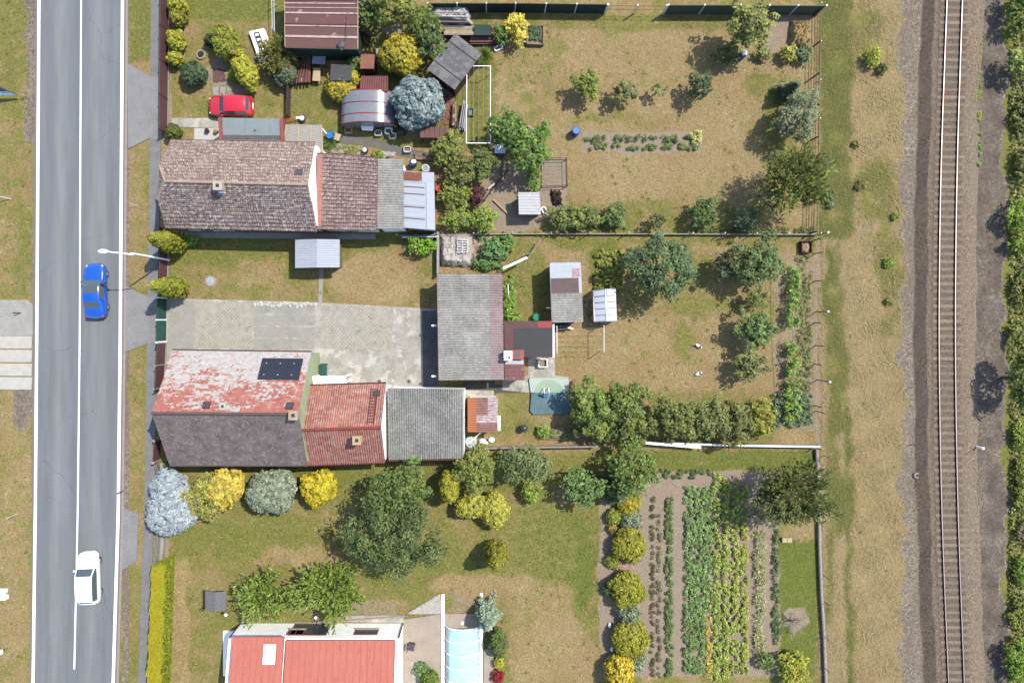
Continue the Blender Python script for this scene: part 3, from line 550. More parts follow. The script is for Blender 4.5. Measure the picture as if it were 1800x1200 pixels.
def row(x0, y0, x1, y1, c, label, h=.35, leaf=.13, dens=1.0, rows=1, name='vegetable_row', cat='vegetables', gaps=0, c2=None, blade=False, z0=0, cl=.16, kind='stuff'):
    A = abs(x1-x0)*abs(y1-y0)/S/S; n = int(dens*2.6*A/(leaf*leaf*.3)); nc = max(4, int(A/(cl*cl*2)))
    cx = RS.uniform(min(x0, x1), max(x0, x1), nc); cy = RS.uniform(min(y0, y1), max(y0, y1), nc)
    if gaps:
        keep = (np.sin(cx/gaps*1.3+np.sin(cy/gaps))+np.sin(cy/gaps*1.7+1))*.5+RS.uniform(-.4, .4, nc) > -.45; cx = cx[keep]; cy = cy[keep]
    nc = len(cx); ci = RS.randint(0, nc, n); zc = h*.5; X = (cx-900)/S; Y = (600-cy)/S; hh = RS.uniform(.6, 1.1, nc)*h
    d = unit(RS.normal(size=(n, 3))); d[:, 2] = abs(d[:, 2]); P = np.stack([X[ci]+d[:, 0]*cl, Y[ci]+d[:, 1]*cl, z0+.04+hh[ci]*(.3+.7*d[:, 2])], 1)
    b = g((x0+x1)/2, (y0+y1)/2); root = thing(name, label, cat, (b.x, b.y, z0)); m = fm(c, **({'c2': L(*c2, k=K*.62)} if c2 else {}))
    if blade: leaves('leaves', P, np.array([[0, 0, 1.]])+RS.normal(scale=.4, size=P.shape), leaf*2.2, leaf*.3, m, root, d*np.array([1, 1, .5]))
    else: leaves('leaves', P, d*.6+np.array([0, 0, .8])+RS.normal(scale=.35, size=P.shape), leaf, leaf*.6, m, root, None, RS.uniform(0, .6, n)+RS.uniform(0, .4, nc)[ci])
    for ch in root.children: ch['kind'] = 'stuff'
    if kind: root['kind'] = kind
    return root
# loose grass blades lying over lawn and meadow, tinted like the sward under them
def blades(name, rects, n, ln, wd, label, mult=1.0, up=.35):
    ar = np.array([(x1-x0)*(y1-y0) for x0, y0, x1, y1 in rects], float); k = RS.choice(len(rects), n, p=ar/ar.sum()); rr = np.array(rects, float)[k]
    px = RS.uniform(rr[:, 0], rr[:, 2]); py = RS.uniform(rr[:, 1], rr[:, 3]); X = (px-900)/S; Y = (600-py)/S
    a = RS.uniform(0, 2*PI, n); l = RS.uniform(.5, 1.3, n)*ln; t = np.stack([np.cos(a), np.sin(a), np.full(n, up)], 1)*l[:, None]; b = np.stack([-np.sin(a), np.cos(a), np.zeros(n)], 1)*wd/2
    P = np.stack([X, Y, np.full(n, .015)], 1); V = np.stack([P-b, P+b, P+t], 1).reshape(-1, 3)
    pr = sample(PR, X, Y); pgs = sample(PG, X, Y); keep = (pgs < .5)&(sample(PB, X, Y) < .5); keep3 = np.repeat(keep, 3); V = V[keep3]; n2 = keep.sum()
    tn = np.clip(pr+RS.normal(scale=.14, size=n), 0, 1)[keep]; ltn = RS.uniform(.75, 1.2, n)[keep]
    m = NT(name+'_blades'); c = m.ramp(m.n('ShaderNodeAttribute', attribute_name='tone').outputs['Fac'], [(.15, L(222, 196, 146)), (.45, L(182, 166, 102)), (.75, L(140, 142, 68)), (1, L(118, 142, 54))]); m.fin(c, .8)
    me = npmesh(name, V, np.arange(n2*3).reshape(-1, 3), m.m, {'tone': ('FLOAT', np.repeat(tn, 3))}); o = bpy.data.objects.new(name, me); COL.objects.link(o); tag(o, label, 'grass', kind='stuff'); return o
# ---------------------------------------------------------------- buildings
def ext_x(mb, poly, x0, x1):
    n = len(poly); v = [(x0, y, z) for y, z in poly]+[(x1, y, z) for y, z in poly]
    a = sum(poly[i][0]*poly[(i+1) % n][1]-poly[(i+1) % n][0]*poly[i][1] for i in range(n))
    f = [tuple(range(n))[::-1], tuple(range(n, 2*n))]+[(i, (i+1) % n, n+(i+1) % n, n+i) for i in range(n)]
    if a < 0: f = [t[::-1] for t in f]
    return mb.add(v, f)
def opening(root, p, q, t, z0, wd, hh, kind='window', fr=None):
    """window or door on the wall p->q (outside is to the right of p->q)"""
    p = Vector(p[:2]); q = Vector(q[:2]); u = (q-p).normalized(); n = Vector((u.y, -u.x)); c = p.lerp(q, t); fr = fr or M['white']
    def bx(mb, a, b, za, zb, o0, o1):
        P = [c+u*a+n*o0, c+u*b+n*o0, c+u*b+n*o1, c+u*a+n*o1]; mb.prism(P, za, zb)
    f = MB(); w2 = wd/2; k = .07; bx(f, -w2, w2, z0, z0+k, -.05, .05); bx(f, -w2, w2, z0+hh-k, z0+hh, -.05, .05); bx(f, -w2, -w2+k, z0+k, z0+hh-k, -.05, .05); bx(f, w2-k, w2, z0+k, z0+hh-k, -.05, .05)
    if kind == 'window': bx(f, -.03, .03, z0+k, z0+hh-k, -.05, .045)
    o = f.build(kind, fr, root); pn = MB(); bx(pn, -w2+k, w2-k, z0+k, z0+hh-k, -.05, .02); pn.build('pane' if kind == 'window' else 'leaf', M['glass'] if kind == 'window' else M['woodd'], o)
    s_ = MB(); bx(s_, -w2-.06, w2+.06, z0-.06, z0-.005, -.03, .14)
    s_.build('sill' if kind == 'window' else 'step', M['conc'], o)
def bil(A, B, C, D, u, v, h=0):
    A, B, C, D = map(Vector, (A, B, C, D)); n = (B-A).cross(D-A).normalized()
    if n.z < 0: n = -n
    return A.lerp(B, u).lerp(D.lerp(C, u), v)+n*h
def slab_on(mb, Q, u0, v0, u1, v1, h0, h1):
    b = [bil(*Q, u, v, h0) for u, v in ((u0, v0), (u1, v0), (u1, v1), (u0, v1))]; t = [bil(*Q, u, v, h1) for u, v in ((u0, v0), (u1, v0), (u1, v1), (u0, v1))]
    return mb.add(b+t, [(3, 2, 1, 0), (4, 5, 6, 7), (0, 1, 5, 4), (1, 2, 6, 5), (2, 3, 7, 6), (3, 0, 4, 7)])
def chimney(root, px, py, zb, zt, w_, m, d=None, pot=False):
    c = g(px, py, zt); d = d or w_; mb = MB().box(c.x-w_/2, c.x+w_/2, c.y-d/2, c.y+d/2, zb, zt-.1)
    o = mb.build('chimney', m, root); cp = MB(); e = .05
    cp.box(c.x-w_/2-e, c.x+w_/2+e, c.y-d/2-e, c.y+d/2+e, zt-.1, zt); cp.build('cap', m, o)
    MB().box(c.x-w_*.22, c.x+w_*.22, c.y-d*.22, c.y+d*.22, zt-.05, zt+.012).build('flue', M['black'], o)
    if pot: MB().cyl(c.x+.05, c.y-.05, zt+.012, zt+.4, .11, .09).build('flue_pipe', M['dark'], o)
tileN = rmat('roof_tile_rose', L(184, 154, 142), L(148, 120, 112), L(240, 226, 212), .95, .5, tile=(.2, .36), ssc=4.2, rows=.36)
tileS = rmat('roof_tile_rose_shaded', L(172, 148, 140), L(130, 108, 104), L(240, 228, 220), 1, .49, tile=(.2, .36), ssc=3.6, rows=.36)  # south slope: same tiles, its shade painted in as a darker colour
tileA = rmat('roof_tile_mauve', L(172, 142, 134), L(138, 112, 106), L(236, 222, 216), .95, .51, tile=(.2, .3), ssc=5, rows=.3)
etern = rmat('corrugated_cement', L(200, 196, 186), L(158, 154, 146), L(238, 236, 228), .7, .52, tile=(1, 1.2), ssc=4)
eternG = rmat('corrugated_cement_dark', L(174, 172, 164), L(134, 134, 128), L(232, 230, 222), .75, .52, tile=(1, 1.2), ssc=4.5)
redcor = rmat('corrugated_red', L(214, 150, 134), L(176, 108, 94), L(238, 208, 196), .7, .5, tile=(1, 1.2), ssc=2.2)
def gable_x(name, label, cat, eav, ze, zr, t, mats, wall, prof, pitch, amp, ins=.3, hip=False, east=None, amp2=None, course=.36, insx=(.25, .25)):
    NW, NE, SE, SW = gl(eav, ze); root = thing(name, label, cat, ((NW.x+SE.x)/2, (NW.y+SE.y)/2, 0))
    DW = NW.lerp(SW, t); DE = NE.lerp(SE, t); DW.z = DE.z = zr
    x0 = (NW.x+SW.x)/2+insx[0]; x1 = (NE.x+SE.x)/2-insx[1]; y1 = (NW.y+NE.y)/2-ins; y0 = (SW.y+SE.y)/2+ins; ym = (DW.y+DE.y)/2; zt = zr-.17
    sn = (zr-ze)/(((NW.y+NE.y)/2)-ym); ss = (zr-ze)/(ym-(SW.y+SE.y)/2); zn = ze+ins*sn-.17; zs = ze+ins*ss-.17
    wl = MB()
    if hip:
        f = .62; zh = ze+(zt-ze)*f-.05; ext_x(wl, [(y0, 0), (y1, 0), (y1, zn), (ym+(y1-ym)*(zt-zh)/(zt-zn), zh), (ym-(ym-y0)*(zt-zh)/(zt-zs), zh), (y0, zs)], x0, x1)
        ext_x(wl, [(y0, 0), (y1, 0), (y1, zn), (ym, zt), (y0, zs)], x1-.3, x1+.004)
    else: ext_x(wl, [(y0, 0), (y1, 0), (y1, zn), (ym, zt), (y0, zs)], x0, x1)
    wl.build('wall', wall, root)
    lf = rt = None
    mbn, mbs = MB(), MB()
    if hip:
        f = .62
        def mk(E, D):
            def left(v):
                p = E.lerp(D, v)
                if v > f: p = p+Vector((.95*(v-f)/(1-f), 0, 0))
                return p
            return left
        roof_grid(mbn, NW, NE, DE, DW, prof, pitch, amp, .12, course, left=mk(NW, DW)); roof_grid(mbs, SW, SE, DE, DW, prof, pitch, amp, .12, course, left=mk(SW, DW), sd=5)
    else:
        roof_grid(mbn, NW, NE, DE, DW, prof, pitch, amp, .12, course); roof_grid(mbs, SW, SE, DE, DW, prof, pitch, amp, .12, course, sd=5)
    rn = mbn.build('roof', mats[0], root); rs = mbs.build('roof', mats[1], root)
    part_label(rn, 'north slope of the roof'); part_label(rs, 'south slope of the roof')
    if hip:
        a = NW.lerp(DW, .62); b = SW.lerp(DW, .62); c = DW+Vector((.95, 0, 0)); h = MB(); n = 6; vs = []; fs = []; uv = []
        up = Vector((0, 0, .06))
        for i in range(n+1):
            l_ = a.lerp(c, i/n); r_ = b.lerp(c, i/n)
            for k in range(7): vs.append(l_.lerp(r_, k/6)+up+Vector((0, 0, .03*(i % 2)))); uv.append((vs[-1].y, vs[-1].z*1.4))
        for i in range(n):
            for k in range(6): fs.append((i*7+k, i*7+k+1, i*7+k+8, i*7+k+7))
        h.add(vs, fs, uv); h.add([a, b, c, a-up*2, b-up*2, c-up*2], [(0, 1, 2), (5, 4, 3), (0, 3, 4, 1)]); part_label(h.build('roof', mats[1], root), 'small half-hip slope above the street gable')
    rc = MB(); st = DW+Vector((.95 if hip else 0, 0, .07)); rc.tube([st, DE+Vector((0, 0, .07))], .12, 8)
    if hip: rc.tube([NW.lerp(DW, .62)+Vector((0, 0, .07)), st], .1, 8); rc.tube([SW.lerp(DW, .62)+Vector((0, 0, .07)), st], .1, 8)
    rc.build('ridge_cap', mats[2], root)
    for A_, B_ in ((NW, NE), (SW, SE)):
        s_ = 1 if A_ is NW else -1; gt = MB(); gt.tube([A_+Vector((0, .07*s_, -.06)), B_+Vector((0, .07*s_, -.06))], .065, 8); gt.build('gutter', mats[3], root)
    return root, (NW, NE, DE, DW), (SW, SE, DE, DW), (x0, y0, x1, y1)
ridgem = mat('ridge_mortar', L(206, 180, 158), .25, 3, .9); brown = mat('gutter_brown', L(112, 62, 58), .2, 4, .6)
# house with tiled half-hipped roof
h1, N1, S1, B1 = gable_x('tiled_house', 'house with a lichen-speckled pink-brown tiled roof, half-hipped at the street end', 'house', [(300, 247), (553, 252), (557, 406), (291, 400)], 3.6, 6.1, .54, (tileN, tileS, ridgem, brown), M['whitew'], 'tile', .2, .03, hip=True, insx=(.35, -.1))
chimney(h1, 382, 326, 5.3, 6.7, .62, mat('chimney_render', L(222, 210, 192), .15, 4, .9))
def hatch(root, Q, u0, v0, u1, v1, fr=None, pn=None):
    f = MB(); slab_on(f, Q, u0, v0, u1, v1, .02, .13); o = f.build('roof_hatch', fr or brown, root); p = MB(); du = (u1-u0)*.12; dv = (v1-v0)*.14
    um = (u0+u1)/2; slab_on(p, Q, u0+du, v0+dv, um-du*.3, v1-dv, .131, .14); slab_on(p, Q, um+du*.3, v0+dv, u1-du, v1-dv, .131, .14); p.build('pane', pn or M['glass'], o)
hatch(h1, N1, .905, .66, .955, .8, mat('hatch_brown', L(110, 75, 70), .2, 5, .6))
wp = MB(); slab_on(wp, S1, .415, .8, .457, .93, .05, .12); part_label(wp.build('roof_hatch', M['plast'], h1), 'white skylight lid beside the chimney')
fl_ = MB(); slab_on(fl_, S1, .393, .8, .408, 1, .06, .085); fl_.build('flashing', M['pinkp'], h1)
x0, y0, x1, y1 = B1
for t_ in (.15, .4, .62, .85): opening(h1, (x0, y0), (x1, y0), t_, 1.1, 1.0, 1.2)
for t_ in (.3, .7): opening(h1, (x0, y1), (x0, y0), t_, 1.1, 1.0, 1.3)
def mono(name, label, cat, pts, zs, wall, roof, prof, pitch, amp, dirn='ns', ins=.2, th=.1, group=None, fascia=None, course=.3, jit=0, insw=None, sd=2, open_=None):
    P = [g(x, y, z) for (x, y), z in zip(pts, zs)]; NW, NE, SE, SW = P; c = sum(P, Vector())/4; root = thing(name, label, cat, (c.x, c.y, 0), 0, group)
    r = MB()
    Q = (SW, SE, NE, NW) if dirn == 'ns' else (SW, NW, NE, SE)
    roof_grid(r, *Q, prof, pitch, amp, th, course, jit=jit, sd=sd); r.build('roof', roof, root)
    iw = insw or (ins,)*4; u0 = iw[3]/max(.1, (NE-NW).length); u1 = 1-iw[1]/(NE-NW).length; v0 = iw[2]/(NW-SW).length; v1 = 1-iw[0]/(NW-SW).length
    W = [bil(SW, SE, NE, NW, u, v) for u, v in ((u0, v1), (u1, v1), (u1, v0), (u0, v0))]
    if open_ is None: MB().prism([(p.x, p.y) for p in W], 0, [p.z-th-.02 for p in W]).build('wall', wall, root)
    else:
        for p in W: MB().box(p.x-.06, p.x+.06, p.y-.06, p.y+.06, 0, p.z-th-.01).build('post', wall, root)
    if fascia:
        f = MB()
        for a, b in ((NW, NE), (NE, SE), (SE, SW), (SW, NW)): f.beam(a+Vector((0, 0, -.05)), b+Vector((0, 0, -.05)), .05, .16)
        f.build('fascia', fascia, root)
    return root, Q, W
h1b, Q1b, W1b = mono('tiled_annex', 'lower annex with a plain mauve-brown tiled roof joined to the white gable', 'house annex', [(558, 269), (663, 277), (662, 405), (556, 403)], [4.2, 4.2, 3.1, 3.1], M['whitew'], tileA, 'tile', .2, .025, 'ns', .25, fascia=brown, course=.3)
f_ = MB(); slab_on(f_, Q1b, .0, .04, .09, .98, .06, .12); f_.build('flashing', M['pinkp'], h1b)
opening(h1b, W1b[3], W1b[2], .5, 1.0, 1.0, 1.2)
mono('corrugated_shed', 'shed with a grey corrugated cement roof between the mauve tiles and the pale tin roof', 'shed', [(663, 279), (709, 280), (710, 402), (663, 402)], [3.3, 3.2, 3.2, 3.3], M['whitew'], etern, 'corr', .2, .035, 'ew', .15)
tr_, Qt, Wt = mono('tin_shed', 'shed with a patched pale tin roof at the back of the tiled house', 'shed', [(709, 300), (763, 303), (765, 405), (709, 400)], [2.9, 2.8, 2.8, 2.9], M['conc'], M['tin'], 'seam', .9, .03, 'ew', .15)
rp = MB(); slab_on(rp, Qt, .83, .02, .985, .6, .05, .07); part_label(rp.build('roof_patch', M['rust'], tr_), 'rusty patch along the north edge')
rp = MB(); slab_on(rp, Qt, .01, .74, .8, 1.0, .055, .075); part_label(rp.build('roof_patch', mat('tin_new', L(214, 220, 230), .06, 1, .45), tr_), 'newer bluish tin sheets along the edge')
for i, u in enumerate((.17, .37, .6, .72)): 
    b_ = MB(); slab_on(b_, Qt, u, .02, u+.008, .68, .03, .1); b_.build('batten', brown, tr_)
# entrance block and pergola north of the tiled house
e1, Qe, We = mono('entrance_block', 'flat-roofed entrance block with grey sheet roof between two red side walls', 'house annex', [(388, 207), (496, 209), (496, 247), (388, 246)], [2.9]*4, M['whitew'], mat('grey_sheet', L(158, 170, 170), .1, 1.2, .6), 'seam', 1.05, .025, 'ns', .1)
for a, b in (((386, 206), (388, 247)), ((495, 208), (496, 250))):
    P, Qq = g(*a, 3.1), g(*b, 3.1); MB().obox(P, Qq, .26, 0, 3.1).build('side_wall', mat('red_coping', L(178, 95, 92), .2, 3, .8), e1)
w_ = MB(); slab_on(w_, Qe, .01, .03, .99, .22, .03, .05); w_.build('roof_edge', mat('wet_felt', L(110, 108, 106), .3, 2, .7), e1)
MB().cyl(*g(448, 229, 3)[:2], 2.95, 3.08, .06).build('vent_pipe', M['dark'], e1)
pg, Qp, Wp = mono('pergola', 'open pergola with a beige translucent sheet roof beside the entrance block', 'pergola', [(502, 219), (566, 220), (568, 269), (498, 248)], [2.7, 2.6, 2.6, 2.7], M['white'], clear('beige_sheet', L(208, 198, 186), .92, .3), 'corr', .15, .012, 'ew', .12, th=.05, open_=1)
for v in (.01, .35, .68, .97):
    b_ = MB(); slab_on(b_, Qp, .02, v, .98, v+.03, .035, .08); b_.build('rafter', M['cream'], pg)
MB().obox(g(500, 216, 2.3), g(501, 248, 2.3), .2, 0, 2.3).build('wall', M['whitew'], pg)
# worn red and white house
def worn():
    m = NT('worn_red_white_roof'); sx = m.n('ShaderNodeSeparateXYZ'); m.l(m.uv, sx.inputs[0]); u = sx.outputs[0]; v = sx.outputs[1]
    n = m.noise(.45, 4, .6, .5, m.uv); n2 = m.noise(2.0, 4, .7, 1.2, m.uv, (1, 1, 1)); 
    mp = m.n('ShaderNodeMapping'); mp.inputs['Rotation'].default_value = (0, 0, R(-35)); mp.inputs['Scale'].default_value = (.5, 2.0, 1); m.l(m.uv, mp.inputs[0]); n3 = m.noise(1.5, 4, .7, .8, mp.outputs[0])
    mq = m.n('ShaderNodeMapping'); mq.inputs['Rotation'].default_value = (0, 0, R(45)); mq.inputs['Scale'].default_value = (1/.36, 1/.36, 1); m.l(m.uv, mq.inputs[0]); fq_ = m.n('ShaderNodeVectorMath', operation='FLOOR'); m.l(mq.outputs[0], fq_.inputs[0]); wq = m.n('ShaderNodeTexWhiteNoise', noise_dimensions='2D'); m.l(fq_.outputs[0], wq.inputs['Vector'])
    e = m.math('ADD', m.math('MULTIPLY', v, -.115), .84); e = m.math('ADD', e, m.math('MULTIPLY', m.math('SUBTRACT', wq.outputs['Value'], .5), .16)); e = m.math('ADD', e, m.math('MULTIPLY', m.math('SUBTRACT', u, 7.5), -.012))
    e = m.math('SUBTRACT', e, m.ramp(u, [(0, .22), (1, 0.)]) )
    e = m.math('ADD', e, m.math('MULTIPLY', m.math('SUBTRACT', n, .5), 1.1)); e = m.math('ADD', e, m.math('MULTIPLY', m.math('SUBTRACT', n2, .5), 1.7)); e = m.math('ADD', e, m.math('MULTIPLY', m.math('SUBTRACT', n3, .5), 1.8))
    k = m.ramp(e, [(.42, 0.), (.5, 1.)])
    red = m.ramp(m.noise(1.3, 5, .7, v=m.uv), [(.35, L(196, 112, 98)), (.6, L(216, 142, 126)), (.75, L(232, 188, 174))]); wh = m.ramp(m.noise(3, 5, .7, v=m.uv), [(.35, L(208, 198, 190)), (.6, L(238, 232, 226))])
    c = m.mix(k, red, wh); mp2 = m.n('ShaderNodeMapping'); mp2.inputs['Rotation'].default_value = (0, 0, R(45)); m.l(m.uv, mp2.inputs[0]); br = m.n('ShaderNodeTexBrick'); br.offset = 0; m.l(mp2.outputs[0], br.inputs['Vector']); br.inputs['Scale'].default_value = 1; br.inputs['Brick Width'].default_value = .36; br.inputs['Row Height'].default_value = .36; br.inputs['Mortar Size'].default_value = .012; br.inputs['Color1'].default_value = (1, 1, 1, 1); br.inputs['Color2'].default_value = (.9, .88, .86, 1); br.inputs['Mortar'].default_value = (.45, .42, .4, 1)
    c = m.mix(m.ramp(m.noise(.6, 3, .6, v=m.uv), [(.4, .15), (.6, .6)]), c, br.outputs[0], 'MULTIPLY'); c = m.mix(m.ramp(m.noise(7, 4, .8, 1, m.uv), [(.6, 0.), (.68, .55)]), c, L(120, 80, 75)); return m.fin(c, .85, n2, .4, .03)
def darkroof():
    m = NT('dark_slate_roof'); c = m.ramp(m.noise(.8, 5, .65, v=m.uv), [(.35, L(124, 110, 106)), (.6, L(156, 140, 136))]); vo = m.n('ShaderNodeTexVoronoi', feature='DISTANCE_TO_EDGE'); vo.inputs['Scale'].default_value = 1.6; wn = m.noise(1.5, 3, .6, v=m.uv); ad = m.n('ShaderNodeVectorMath', operation='ADD'); m.l(m.uv, ad.inputs[0]); sc_ = m.n('ShaderNodeVectorMath', operation='SCALE'); cb = m.n('ShaderNodeTexNoise'); cb.inputs['Scale'].default_value = 2.5; m.l(m.uv, cb.inputs['Vector']); m.l(cb.outputs['Color'], sc_.inputs[0]); sc_.inputs['Scale'].default_value = 1.2; m.l(sc_.outputs[0], ad.inputs[1]); m.l(ad.outputs[0], vo.inputs['Vector'])
    k = m.math('MULTIPLY', m.ramp(vo.outputs['Distance'], [(.0, .9), (.08, 0.)]), m.ramp(m.noise(2.2, 4, .7, v=m.uv), [(.42, 0.), (.56, 1.)])); c = m.mix(k, c, L(200, 188, 182)); c = m.mix(m.ramp(m.noise(12, 3, .8, v=m.uv), [(.62, 0.), (.68, .6)]), c, L(205, 196, 190))
    return m.fin(c, .85, m.noise(8, 4, .7, v=m.uv), .4, .02)
h2, N2, S2, B2 = gable_x('worn_roof_house', 'house with peeling white paint on its red north slope, dark slate on the south', 'house', [(303, 616), (547, 619), (540, 817), (298, 817)], 3.6, 6.8, .5, (worn(), darkroof(), mat('slate_ridge', L(120, 100, 96), .2, 3, .8), mat('gutter_grey', L(120, 95, 92), .2, 4, .6)), mat('green_plaster', L(205, 222, 172), .12, 1, .9), 'flat', 1, 0, insx=(.4, .0))
Qn = N2
for i in range(3):
    u = .665+i*.098; s_ = MB(); slab_on(s_, Qn, u, .12, u+.095, .47, .09, .13); o = s_.build('solar_panel', mat('solar_cell', L(52, 54, 66), .06, 2, .35, bump=0, spec=.5) if i == 0 else bpy.data.materials['solar_cell'], h2)
    for v in (.2, .39): fr = MB(); slab_on(fr, Qn, u+.035, v, u+.041, v+.012, .131, .15); fr.build('clamp', M['galv'], o)
hatch(h2, Qn, .335, .83, .385, .93, brown); hatch(h2, Qn, .905, .83, .955, .93, brown)
chimney(h2, 391, 714, 6.0, 6.75, .42, mat('chimney_pale', L(225, 215, 205), .15, 4, .9), .5)
chimney(h2, 515, 730, 6.2, 7.45, .62, mat('chimney_tan', L(214, 188, 160), .2, 4, .9), pot=False)
x0, y0, x1, y1 = B2
for t_ in (.15, .4, .65, .88): opening(h2, (x1, y1), (x0, y1), t_, 1.1, 1.0, 1.3)
for t_ in (.3, .7): opening(h2, (x0, y1), (x0, y0), t_, 1.1, 1.0, 1.3)
h3_, N3, S3, B3 = gable_x('red_corrugated_house', 'house wing with a rusty red corrugated gable roof and a roof ladder', 'house wing', [(541, 678), (678, 674), (677, 812), (540, 817)], 3.3, 5.6, .5, (redcor, redcor, mat('red_ridge', L(170, 80, 66), .2, 3, .7), mat('gutter_rust', L(120, 60, 55), .2, 4, .6)), M['whitew'], 'corr', .19, .035, insx=(-.3, .0))
lad = MB(); Q = N3
for u in (.83, .905): 
    a = bil(*Q, u, .12, .12); b = bil(*Q, u, .93, .12); lad.beam(a, b, .05, .05)
for k in range(12): lad.beam(bil(*Q, .83, .14+k*.068, .13), bil(*Q, .905, .14+k*.068, .13), .04, .04)
lad.build('roof_ladder', brown, h3_)
hatch(h3_, N3, .86, .17, .94, .3, brown)
chimney(h3_, 627, 774, 4.2, 6.2, .6, mat('chimney_sand', L(225, 195, 150), .2, 4, .9))
h4_, Q4, W4 = mono('grey_corrugated_annex', 'long annex with a dark grey corrugated cement roof next to the red corrugated wing', 'house annex', [(681, 682), (815, 684), (815, 805), (683, 808)], [3.7, 3.7, 3.1, 3.1], M['whitew'], eternG, 'corr', .19, .04, 'ns', .2, insw=(.2, -.02, .25, .1), jit=.004)
f_ = MB(); f_.tube([g(683, 810, 3.0), g(816, 807, 3.0)], .06, 8); f_.build('gutter', brown, h4_)
opening(h4_, W4[3], W4[2], .3, 1.0, 1, 1.2); opening(h4_, W4[3], W4[2], .7, 1.0, 1, 1.2)
def rusty():
    m = NT('patched_rust'); sx = m.n('ShaderNodeSeparateXYZ'); m.l(m.uv, sx.inputs[0]); v = sx.outputs[1]; u = sx.outputs[0]
    w = m.math('MULTIPLY', m.math('GREATER_THAN', v, .8), m.math('LESS_THAN', v, 2.5)); k1 = m.math('MULTIPLY', m.math('GREATER_THAN', v, 1.7), m.math('GREATER_THAN', u, .9)); k2 = m.math('MULTIPLY', m.math('MULTIPLY', m.math('GREATER_THAN', v, .75), m.math('GREATER_THAN', u, .8)), m.math('LESS_THAN', u, 1.45))
    st = m.ramp(m.noise(1.6, 3, .8, v=m.uv, str_=(9, .8, 1)), [(.44, 0.), (.52, 1.)]); k = m.math('MULTIPLY', m.math('MAXIMUM', k1, k2), st)
    c = m.mix(m.math('LESS_THAN', v, .75), m.ramp(m.noise(2, 4, .7, v=m.uv), [(.35, L(150, 105, 92)), (.65, L(182, 132, 116))]), L(205, 125, 78)); c = m.mix(k, c, L(236, 222, 226)); return m.fin(c, .7, m.noise(9, 3), .3, .01)
mono('rusty_lean_to', 'small lean-to with a rusty orange and white streaked tin roof', 'shed', [(822, 699), (875, 698), (875, 760), (822, 759)], [2.5, 2.3, 2.3, 2.5], M['whitew'], rusty(), 'corr', .2, .02, 'ew', .12)
h5_, Q5, W5 = mono('corrugated_garage', 'large garage with a pale grey corrugated cement roof at the end of the yard', 'garage', [(768, 481), (883, 481), (886, 667), (771, 668)], [3.2, 2.9, 2.9, 3.2], M['conc'], etern, 'corr', .2, .045, 'ew', .25, fascia=mat('red_fascia', L(150, 80, 80), .2, 3, .7), jit=.004)
# pinkish old paint band along the east and south edges of the garage roof
gp = MB(); roof_grid(gp, *[bil(*Q5, u, v, .012) for u, v in ((0, .8), (1, .8), (1, 1), (0, 1))], 'corr', .2, .045, .03, jit=.004); part_label(gp.build('roof', rmat('corrugated_pink', L(204, 182, 178), L(168, 144, 142), L(232, 222, 216), .6, .53, tile=(1, 1.2)), h5_), 'pinkish band of roof sheets along the back edge')
for py in (572, 661):
    p = g(764, py, 2.5); lm = MB().box(p.x-.25, p.x+.15, p.y-.07, p.y+.07, 2.42, 2.52); lm.build('wall_lamp', M['white'], h5_)
opening(h5_, W5[0], W5[3], .55, .06, 2.6, 2.3, 'door', M['woodd'])
h6_, Q6, W6 = mono('flat_roof_workshop', 'flat brown workshop roof half covered with black felt, against the garage', 'shed', [(886, 564), (971, 564), (973, 627), (887, 628)], [2.7]*4, M['whitew'], mat('brown_felt', L(118, 84, 82), .15, 1.5, .8), 'flat', 1, 0, 'ns', .12, insw=(.1, .05, 1.0, .1))
f_ = MB(); slab_on(f_, Q6, .2, .02, .985, .8, .022, .05); f_.build('felt_sheet', mat('black_felt', L(84, 84, 84), .12, 1.2, .85), h6_)
f_ = MB(); slab_on(f_, Q6, .69, .81, .985, .99, .022, .045); f_.build('red_sheet', mat('red_sheet', L(182, 82, 74), .1, 2, .7), h6_)
MB().obox(g(973, 570, 2.78), g(973, 628, 2.78), .12, 2.4, 2.78).build('parapet', M['white'], h6_)
m7, Q7, W7 = mono('red_lean_to', 'small dark red tin lean-to with pale seams south of the black felt', 'shed', [(886, 632), (921, 632), (922, 668), (888, 668)], [2.6, 2.4, 2.4, 2.6], M['whitew'], mat('maroon_tin', L(135, 82, 80), .25, 2, .6, speck=(L(230, 200, 205), .62, 2.2, .9)), 'seam', .35, .03, 'ew', .1)
f_ = MB(); slab_on(f_, Q7, .78, .02, .99, .98, .035, .06); f_.build('flashing', M['tin'], m7)
m8, Q8, W8 = mono('red_porch_roof', 'small square red roof with a grey pane beside the white chimney', 'shed', [(900, 615), (921, 615), (921, 631), (900, 631)], [3.0]*4, M['whitew'], mat('red_sheet2', L(205, 100, 88), .15, 2, .7), 'flat', 1, 0, 'ns', .1)
f_ = MB(); slab_on(f_, Q8, .2, .15, .7, .9, .022, .04); f_.build('pane', mat('grey_pane', L(125, 112, 108), .2, 4, .5), m8)
cw = thing('white_chimney', 'white-rendered chimney with a dark flue rising beside the garage roof', 'chimney', g(892, 625)); c = g(893, 625, 3.8)
MB().box(c.x-.3, c.x+.3, c.y-.35, c.y+.35, 0, 3.7).build('stack', M['white'], cw); MB().box(c.x-.34, c.x+.34, c.y-.39, c.y+.39, 3.7, 3.8).build('cap', M['white'], cw)
MB().cyl(c.x+.1, c.y-.15, 3.78, 3.83, .1).build('flue', M['black'], cw); MB().tube([(c.x-.1, c.y-.1, 3.8), (c.x-.1, c.y-.1, 4.4)], .05).build('flue_pipe', M['dark'], cw)
